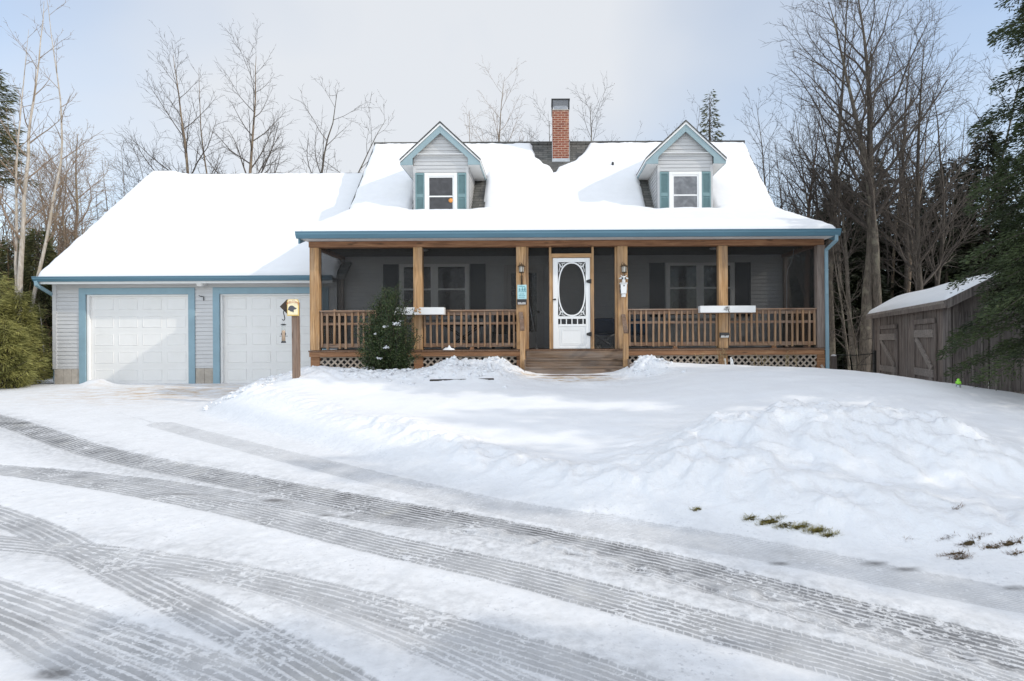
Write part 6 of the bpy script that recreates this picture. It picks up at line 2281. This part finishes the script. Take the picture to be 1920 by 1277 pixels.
# --- behind the garage
GB = 'bare trees behind the garage'
tree('bare_tree', 'tall bare tree behind the garage ridge, left of the slim one', 392, 24, 72, .17, 11, -.015, 'bark_warm', group=GB, over=dict(nch=[17, 8, 6, 0], len=[.30, .46, .5], up=[.01, .07, .05, .03]))
tree('bare_tree', 'slim bare tree between the two tall ones behind the garage', 417, 25, 118, .11, 12, .0, 'bark_warm', group=GB, over=dict(nch=[11, 5, 4, 0], len=[.2, .42, .5]))
tree('bare_tree', 'tallest bare tree behind the garage ridge with wide right branches', 449, 24, 40, .19, 13, .008, 'bark_warm', group=GB, over=dict(nch=[19, 8, 6, 0], len=[.33, .46, .5], up=[.01, .07, .05, .03]))
tree('bare_tree', 'gnarled leaning bare tree behind the garage next to the house roof', 566, 23, 150, .16, 14, .05, 'bark', group=GB, stems=[(0, .07, 1.0, 1.0), (.1, .28, .95, .8), (.12, .42, .75, .7)], over=dict(nch=[9, 6, 5, 0], len=[.30, .5, .5], wob=[.07, .14, .16, .16], t0=[.45, .18, .15]), leaves=25)
tree('bare_tree', 'low scrubby bare tree behind the garage ridge at its left end', 322, 26, 258, .10, 15, .02, 'bark', group=GB, over=dict(nch=[12, 8, 6, 0], len=[.5, .5, .5], wob=[.06, .14, .16, .16]))
tree('bare_tree', 'thin broken two stemmed snag left of the garage roof', 228, 26, 255, .09, 16, .02, 'bark_warm', group=GB, stems=[(0, -.005, .95, 1), (.25, .05, 1.0, .8)], over=dict(nch=[7, 3, 2, 0], len=[.10, .4, .5], max=2))
# --- behind the main roof
RB = 'bare trees behind the house roof'
tree('bare_tree', 'pale bare tree behind the roof right of the left dormer', 930, 30, 138, .16, 21, .0, 'bark_warm', 'twig_warm', group=RB, over=dict(nch=[12, 6, 4, 0], t0=[.5, .2, .2], len=[.30, .45, .5]))
tree('bare_tree', 'small leaning bare tree just right of the left dormer peak', 884, 30, 170, .12, 22, -.07, 'bark_warm', 'twig_warm', group=RB, over=dict(nch=[10, 5, 4, 0], t0=[.55, .2, .2], len=[.26, .45, .5]))
tree('bare_tree', 'spreading bare tree with few dead leaves behind the chimney', 1088, 27, 168, .2, 23, .03, 'bark', group=RB, stems=[(0, -.01, 1.0, .9), (.2, .14, .97, .9), (-.5, -.10, .92, .7)], over=dict(nch=[10, 7, 5, 0], t0=[.55, .2, .2], len=[.36, .5, .5], wob=[.06, .13, .16, .16], ang=[(.5, 1.0), (.4, .8), (.4, .9)]), leaves=70)
tree('bare_tree', 'faint thin bare tree between the chimney and the right dormer', 1180, 30, 205, .10, 24, .02, 'bark', group=RB, stems=[(0, .0, 1.0, 1), (.4, .07, .95, .8)], over=dict(nch=[9, 5, 4, 0], t0=[.6, .2, .2], len=[.22, .5, .5]))
tree('bare_tree', 'small bare tree beside the spruce behind the right dormer', 1303, 28, 168, .10, 25, .0, 'bark', group=RB, over=dict(nch=[10, 6, 4, 0], t0=[.6, .2, .2], len=[.22, .5, .5]))
c = W(1334, 640, 27.5)
conifer('spruce', 'small olive spruce top behind the ridge right of the right dormer', c.x, 27.5, W(1334, 168, 27.5).z - gz(c.x, 27.5), 1.7, 26, 150, 70, .22, .045, 'pine_old', 'conifers behind the house', zlow=.3, up=.2)
# --- right of the house
RT = 'bare trees right of the house'
tree('bare_tree', 'slender bare tree nearest the right end of the roof', 1468, 21, 165, .11, 31, -.03, 'bark', group=RT, over=dict(nch=[16, 8, 5, 0], len=[.34, .48, .5]))
tree('bare_tree', 'straight reddish trunked bare tree right of the house', 1513, 20, 185, .17, 32, -.01, 'bark_red', group=RT, over=dict(nch=[15, 8, 6, 0], len=[.34, .48, .5]))
tree('bare_tree', 'tall grey bare tree left of the double trunk, forking from the middle', 1560, 20, -30, .17, 33, .01, 'bark', group=RT, stems=[(0, .005, 1.0, 1), (.05, -.10, .72, .6)], over=dict(nch=[16, 8, 6, 0], len=[.36, .48, .5]))
tree('bare_tree', 'large double trunked bare tree with lichen between house and shed', 1620, 19, -60, .27, 34, .0, 'bark', group=RT, stems=[(0, .012, 1.0, 1), (.45, .022, .95, .85), (-.15, -.13, .72, .45)], over=dict(nch=[16, 8, 6, 0], len=[.36, .46, .5], t0=[.36, .18, .15]))
tree('bare_tree', 'tall dark bare tree behind the far end of the shed', 1700, 22, 30, .16, 35, .03, 'bark_dark', group=RT, over=dict(nch=[15, 8, 6, 0], len=[.38, .48, .5]))
tree('bare_tree', 'bushy dark bare tree above the shed roof, left of the hemlock', 1745, 18.5, 60, .17, 36, .01, 'bark_dark', group=RT, stems=[(0, .0, 1.0, 1), (.1, .08, .95, .7), (-.1, -.07, .8, .6)], over=dict(nch=[13, 8, 6, 0], len=[.34, .48, .5]))
tree('bare_tree', 'thin bare tree deep behind the double trunk', 1590, 27, 120, .12, 37, .0, 'bark_dark', group=RT, over=dict(nch=[14, 7, 5, 0], len=[.32, .48, .5]))
tree('bare_tree', 'pale thin trunk rising behind the middle of the shed roof', 1672, 25, 100, .11, 38, -.01, 'bark_warm', group=RT, over=dict(nch=[12, 6, 5, 0], len=[.28, .48, .5]))
tree('bare_tree', 'bare tree farthest right, half hidden by the hemlock crown', 1800, 23, 60, .15, 39, .02, 'bark_dark', group=RT, over=dict(nch=[14, 8, 6, 0], len=[.36, .48, .5]))
tree('bare_tree', 'thin bare sapling close to the downspout corner', 1590, 17.5, 400, .06, 40, .03, 'bark', group=RT, over=dict(nch=[14, 7, 4, 0], len=[.34, .45, .5], t0=[.12, .18, .15], ang=[(.7, 1.2), (.4, .9), (.4, .9)], up=[.02, .0, .02, .02], wob=[.06, .12, .14, .14]))
tree('bare_tree', 'crooked bare sapling just left of the shed', 1607, 16.5, 430, .05, 41, -.05, 'bark', group=RT, over=dict(nch=[13, 7, 4, 0], len=[.36, .45, .5], t0=[.12, .18, .15], ang=[(.7, 1.2), (.4, .9), (.4, .9)], up=[.02, .0, .02, .02], wob=[.06, .12, .14, .14]))
SL = dict(nch=[11, 6, 4, 0], len=[.26, .48, .5], t0=[.38, .18, .15], ang=[(.4, .8), (.4, .85), (.4, .9)])
for k, (px, Y, yt, r_, ln_, bk, lb) in enumerate((
        (1488, 23, 230, .10, .0, 'bark', 'slim bare trunk between the roof end tree and the reddish trunk'),
        (1538, 24, 150, .11, .01, 'bark_dark', 'slim dark bare trunk right of the reddish trunk'),
        (1584, 22, 60, .11, -.01, 'bark', 'slim bare trunk just left of the big double trunk'),
        (1652, 23, 40, .12, .0, 'bark', 'slim bare trunk just right of the big double trunk'),
        (1688, 21, 180, .10, .015, 'bark_warm', 'slim pale bare trunk above the far shed end'),
        (1722, 24, 110, .11, -.01, 'bark_dark', 'slim dark bare trunk above the shed roof middle'),
        (1770, 22, 150, .10, .01, 'bark', 'slim bare trunk above the near shed corner'))):
    tree('bare_tree', lb, px, Y, yt, r_, 240 + k, ln_, bk, group=RT, over=SL)
for k, (px, Y, yt, R_, lb) in enumerate(((1575, 25, 330, 2.2, 'dark conifer behind the saplings at the right house corner'), (1640, 27, 290, 2.4, 'dark conifer behind the double trunk'), (1712, 26, 330, 2.2, 'dark conifer behind the far shed end'), (1780, 24, 300, 2.4, 'dark conifer behind the near shed corner'), (1850, 22, 240, 2.6, 'dark conifer behind the board fence'), (1540, 29, 390, 2.0, 'dark conifer low behind the right roof end'), (1615, 22.5, 480, 1.8, 'low dark young conifer between house and shed'))):
    c = W(px, 640, Y)
    conifer('conifer', lb, c.x, Y, W(px, yt, Y).z - gz(c.x, Y), R_, 50 + k, 210, 170, .24, .075, 'conifer_far', 'dark conifers behind the right trees', zlow=.03, shape=.75)
# big hemlock on the right, standing before the shed
HL = 'evergreens by the lane beyond the right border'
conifer('hemlock', 'large dark hemlock at the right edge overhanging the shed', 7.62, 8.0, 9.6, 1.40, 61, 400, 720, .065, .018, 'hemlock', HL, zlow=.10, droop=.28, up=.03, shape=.42, ragged=.5, bark='bark_dark', trunk_r=.16)
for k, (hx, hy, hh, hr) in enumerate(((12.5, 11.0, 8.5, 2.0), (12.0, 2.0, 9.0, 2.0), (13.5, 3.6, 9.5, 2.0), (15.5, 7.0, 10.0, 2.2), (10.5, -1.2, 8.0, 1.7), (17.5, -1.0, 10.0, 2.2))):
    conifer('hemlock', 'dark hemlock beyond the right border, ' + ('behind the board fence', 'nearest the lane', 'second from the lane', 'behind the overhanging one', 'right of the camera', 'farthest off to the right')[k], hx, hy, hh, hr, 160 + k, 170, 150, .22, .05, 'hemlock', HL, zlow=.05, droop=.30, up=.03, shape=.6, ragged=.4, bark='bark_dark')
# --- left of the garage
LT = 'bare trees left of the garage'
tree('birch', 'tall pale birch with forked trunk at the left edge', 33, 17, -60, .12, 71, .005, 'bark_birch', 'twig_warm', group='birches left of the garage', stems=[(0, .012, .99, 1), (.05, .045, 1.0, .7), (-.03, -.03, .92, .65)], over=dict(nch=[11, 5, 4, 0], len=[.20, .48, .5], t0=[.34, .18, .15], ang=[(.4, .8), (.4, .8), (.4, .9)], wob=[.05, .12, .14, .15]))
tree('birch', 'thin pale birch stem close to the garage corner', 82, 16.5, 560, .05, 72, .09, 'bark_birch', 'twig_warm', group='birches left of the garage', over=dict(nch=[4, 3, 2, 0], len=[.25, .45, .5], max=2))
tree('bare_tree', 'wide twiggy brown bare tree between birch and garage roof', 112, 20, 205, .15, 73, .0, 'bark_warm', 'twig_warm', group=LT, stems=[(0, .0, 1.0, 1), (.1, .12, .85, .7), (-.1, -.1, .85, .7)], over=dict(nch=[14, 9, 6, 0], len=[.38, .5, .5], t0=[.2, .15, .15], wob=[.06, .13, .15, .15]), leaves=60)
tree('bare_tree', 'low twiggy bare tree in front of the garage roof edge', 150, 23, 330, .10, 74, .03, 'bark_warm', 'twig_warm', group=LT, over=dict(nch=[14, 9, 6, 0], len=[.5, .5, .5], t0=[.15, .15, .15], wob=[.06, .13, .15, .15]))
tree('bare_tree', 'brown bare tree behind the birch at the left edge', 68, 21, 240, .12, 75, -.02, 'bark_warm', 'twig_warm', group=LT, over=dict(nch=[15, 9, 6, 0], len=[.4, .5, .5], t0=[.2, .15, .15], wob=[.05, .13, .15, .15]))
tree('bare_tree', 'dense tan twiggy tree directly behind the birch trunk', 45, 24, 300, .10, 171, .03, 'bark_warm', 'twig_warm', group=LT, over=dict(nch=[20, 10, 7, 0], len=[.45, .5, .5], t0=[.12, .15, .15], wob=[.05, .13, .15, .15]))
tree('bare_tree', 'dense tan twiggy tree at the foot of the garage roof slope', 128, 25, 280, .10, 172, -.02, 'bark_warm', 'twig_warm', group=LT, over=dict(nch=[20, 10, 7, 0], len=[.45, .5, .5], t0=[.12, .15, .15], wob=[.05, .13, .15, .15]))
tree('bare_tree', 'smaller tan twiggy tree right of the others beside the roof slope', 178, 25, 335, .08, 173, .03, 'bark_warm', 'twig_warm', group=LT, over=dict(nch=[16, 9, 6, 0], len=[.45, .5, .5], t0=[.12, .15, .15], wob=[.05, .13, .15, .15]))
tree('bare_tree', 'grey bare tree at the far left border', -15, 22, 280, .12, 76, .02, 'bark_warm', 'twig_warm', group=LT, over=dict(nch=[15, 8, 6, 0], len=[.4, .5, .5], t0=[.2, .15, .15]))
c = W(-28, 640, 22)
conifer('old_pine', 'olive pine crown cut by the left edge behind the birch', c.x, 22, W(-28, 120, 22).z - gz(c.x, 22), 1.9, 77, 110, 110, .26, .035, 'pine_old', 'pines left of the garage', zlow=.62, up=.3, droop=.2, shape=.4)
for k, (px, Y, yt, R_, H_lb, mt) in enumerate(((74, 18, 425, 1.35, 'dark olive conifer behind the young pines beside the garage', 'pine_old'), (22, 19, 445, 1.6, 'olive conifer behind the birch trunk', 'pine_old'), (130, 26, 430, 1.7, 'olive conifer peeping over the garage eave', 'pine_old'))):
    c = W(px, 640, Y)
    conifer('conifer', H_lb, c.x, Y, W(px, yt, Y).z - gz(c.x, Y), R_, 80 + k, 170, 150, .20, .035, mt, 'conifers left of the garage', zlow=.03)
for k, (px, Y, yt, R_, lb) in enumerate(((36, 14.75, 545, .56, 'bright green young pine nearest the garage corner'), (-8, 14.6, 512, .85, 'bright green young pine at the left edge'), (8, 14.0, 600, .55, 'lowest bright green young pine between the two taller ones'), (-60, 13.8, 500, 1.1, 'young pine beyond the left border'))):
    c = W(px, 640, Y)
    conifer('young_pine', lb, c.x, Y, W(px, yt, Y).z - gz(c.x, Y), R_, 90 + k, 95, 190, .15, .012, 'pine_young', 'young pines left of the garage', zlow=.02, droop=-.05, up=.45, shape=.55, ragged=.4)

# --- far woods, one mass
rs = np.random.RandomState(5)
VV, QQ, off, chs = [], [], 0, []
spots = [(rs.uniform(15, 46), rs.uniform(28, 46)) for _ in range(46)] + [(rs.uniform(-44, -17.5), rs.uniform(25, 44)) for _ in range(30)] + [(rs.uniform(-14, 14), rs.uniform(44, 52)) for _ in range(14)]
for (x, y) in spots:
    H = rs.uniform(6.0, 9.5) if x > 14 else rs.uniform(4.5, 7.0)
    if -14 <= x <= 14: H = rs.uniform(4, 6)
    V, Q, ch = conifer_cards(rs, x, y, -1.6, H, rs.uniform(1.8, 2.8), 90, 70, .36, .13, .02)
    VV.append(V); QQ.append(Q + off); off += len(V); chs += ch
woods = np_mesh('far_woods', np.concatenate(VV), np.concatenate(QQ), M['conifer_far'], None, (25, 36, -1.5))
tag(woods, 'dark evergreen woods closing the view beyond the yard', 'woods', kind='stuff')
chains = []
for (x0, x1, y0, y1, n, hm) in ((13.5, 44, 22, 44, 240, 12), (-44, -15.0, 19, 40, 520, 8.5)):
    for _ in range(n):
        x, y = rs.uniform(x0, x1), rs.uniform(y0, y1)
        H = rs.uniform(.45, 1) * hm
        n_ = 6
        w_ = np.cumsum(rs.normal(0, .10, (n_, 2)), 0)
        chains.append((np.stack([x + w_[:, 0], y + w_[:, 1], -1.6 + np.linspace(0, 1, n_) * H], 1), np.linspace(.055, .012, n_) * rs.uniform(.5, 1.3)))
        for q in range(14):
            f = rs.uniform(.15, .95); i = min(n_ - 2, int(f * (n_ - 1)))
            p = chains[-1 - q][0][i] if q == 0 else None
            b = np.array([x + w_[i, 0], y + w_[i, 1], -1.6 + f * H])
            a_ = rs.uniform(0, 6.28); l_ = rs.uniform(.4, 1.9) * (1.2 - f)
            e = np.array([math.cos(a_) * l_, math.sin(a_) * l_, l_ * rs.uniform(.2, 1.1)])
            chains.append((np.stack([b, b + e * .5 + rs.normal(0, .05, 3), b + e]), np.array([.014, .010, .005])))
V, Q = tubes_np(chains, 3)
br = np_mesh('brush_woods', V, Q, M['twig'], None, (25, 36, -1.5), True)
tag(br, 'thin bare stems and brush standing among the far evergreens', 'woods', kind='stuff')
# brown undergrowth on the left
chains = []
for _ in range(1500):
    x, y = rs.uniform(-24, -13.2), rs.uniform(17, 26)
    z = -1.1
    H = rs.uniform(1.0, 3.6)
    a_ = rs.normal(0, .5, 2)
    p = np.array([x, y, z]); e = np.array([a_[0], a_[1], 1.0]) * H
    chains.append((np.stack([p, p + e * .5 + rs.normal(0, .1, 3), p + e]), np.array([.012, .009, .004])))
    for q in range(3):
        f = rs.uniform(.3, .9); b = p + e * f; d = rs.normal(0, .45, 3); d[2] = abs(d[2])
        chains.append((np.stack([b, b + d * .5 + rs.normal(0, .04, 3), b + d]), np.array([.007, .005, .003])))
V, Q = tubes_np(chains, 3)
tag(np_mesh('undergrowth', V, Q, M['brush'], None, (-18, 21, -1.1), True), 'tangled rusty brown brush between the young pines and the woods', 'undergrowth', kind='stuff')

# --- evergreen holly bush in front of the porch
rs = np.random.RandomState(8)
bc = W(727, 640, 12.15)
z0 = gz(bc.x, 12.15)
t = thing('holly_bush', (bc.x, 12.15, z0), 'dark green leafy bush with snow patches in front of the left railing', 'bush')
prof = [(702, .10), (692, .56), (672, .68), (640, .66), (610, .60), (590, .56), (572, .42), (556, .24), (542, .10)]
py_ = np.array([p[0] for p in prof][::-1]); hw_ = np.array([p[1] for p in prof][::-1])
stems, cs, ds = [], [], []
for k in range(330):
    # shoots start near the root and end inside an uneven outline
    yy = 700 - (700 - 545) * rs.uniform(0, 1) ** 1.15
    hw = np.interp(yy, py_, hw_)
    a_ = rs.uniform(0, 6.28); r_ = hw * rs.uniform(.45, 1.0) * (1 + .22 * math.sin(3 * a_ + yy * .09) + .12 * math.sin(yy * .21 + a_))
    zt_ = W(727, yy, 12.15).z
    e = np.array([bc.x + .02 + math.cos(a_) * r_, 12.15 + math.sin(a_) * r_ * .8, zt_ + rs.normal(0, .05)])
    p = np.array([bc.x + rs.normal(0, .06), 12.15 + rs.normal(0, .06), z0 - .05])
    mid = p * .45 + e * .55 + np.array([0, 0, -.04])
    stems.append((np.stack([p, mid, e]), np.array([.009, .006, .003])))
    n = 95
    f = rs.uniform(.60, 1.02, n) ** 1
    c_ = mid + (e - mid) * ((f - .55) / .45)[:, None] + rs.normal(0, .042, (n, 3))
    cs.append(c_); ds.append((e - mid) + rs.normal(0, .35, (n, 3)))
for px, py in ((748, 530), (742, 545), (770, 565), (752, 540), (700, 556), (690, 570)):
    e = np.array(W(px, py, 12.15 + rs.uniform(-.15, .1))); p = np.array(W(735, 600, 12.15))
    stems.append((np.stack([p, p * .5 + e * .5 + rs.normal(0, .03, 3), e]), np.array([.007, .005, .002])))
    n = 55
    f = rs.uniform(.3, 1.02, n)
    cs.append(p + (e - p) * f[:, None] + rs.normal(0, .028, (n, 3))); ds.append((e - p) + rs.normal(0, .4, (n, 3)))
cs, ds = np.concatenate(cs), np.concatenate(ds)
ok = cs[:, 1] < YP - .05
cs, ds = cs[ok], ds[ok]
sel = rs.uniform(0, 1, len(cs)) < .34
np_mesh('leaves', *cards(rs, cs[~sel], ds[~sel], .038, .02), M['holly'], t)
np_mesh('lit_leaves', *cards(rs, cs[sel], ds[sel], .036, .02), M['holly_lit'], t)
V, Q = tubes_np(stems, 4)
np_mesh('stems', V, Q, M['bark_dark'], t, None, True)
for px, py, sx, sz in ((742, 607, .075, .035), (722, 612, .05, .028), (724, 652, .06, .035), (711, 672, .06, .025), (704, 626, .02, .02), (688, 690, .13, .035), (752, 602, .02, .012)):
    c = W(px, py, 11.72 if py < 680 else 11.9)
    n_ = int(10 + sx * 260)
    cc = np.stack([c.x + rs.normal(0, sx * .5, n_), c.y + rs.normal(0, .05, n_), c.z + rs.normal(0, sz * .4, n_)], 1)
    Vp, Qp = lumps(rs, cc, rs.uniform(.25, .75, n_) * sz * .8, .6, .2)
    np_mesh('snow_patch', Vp, Qp, M['snow'], t, None, True)
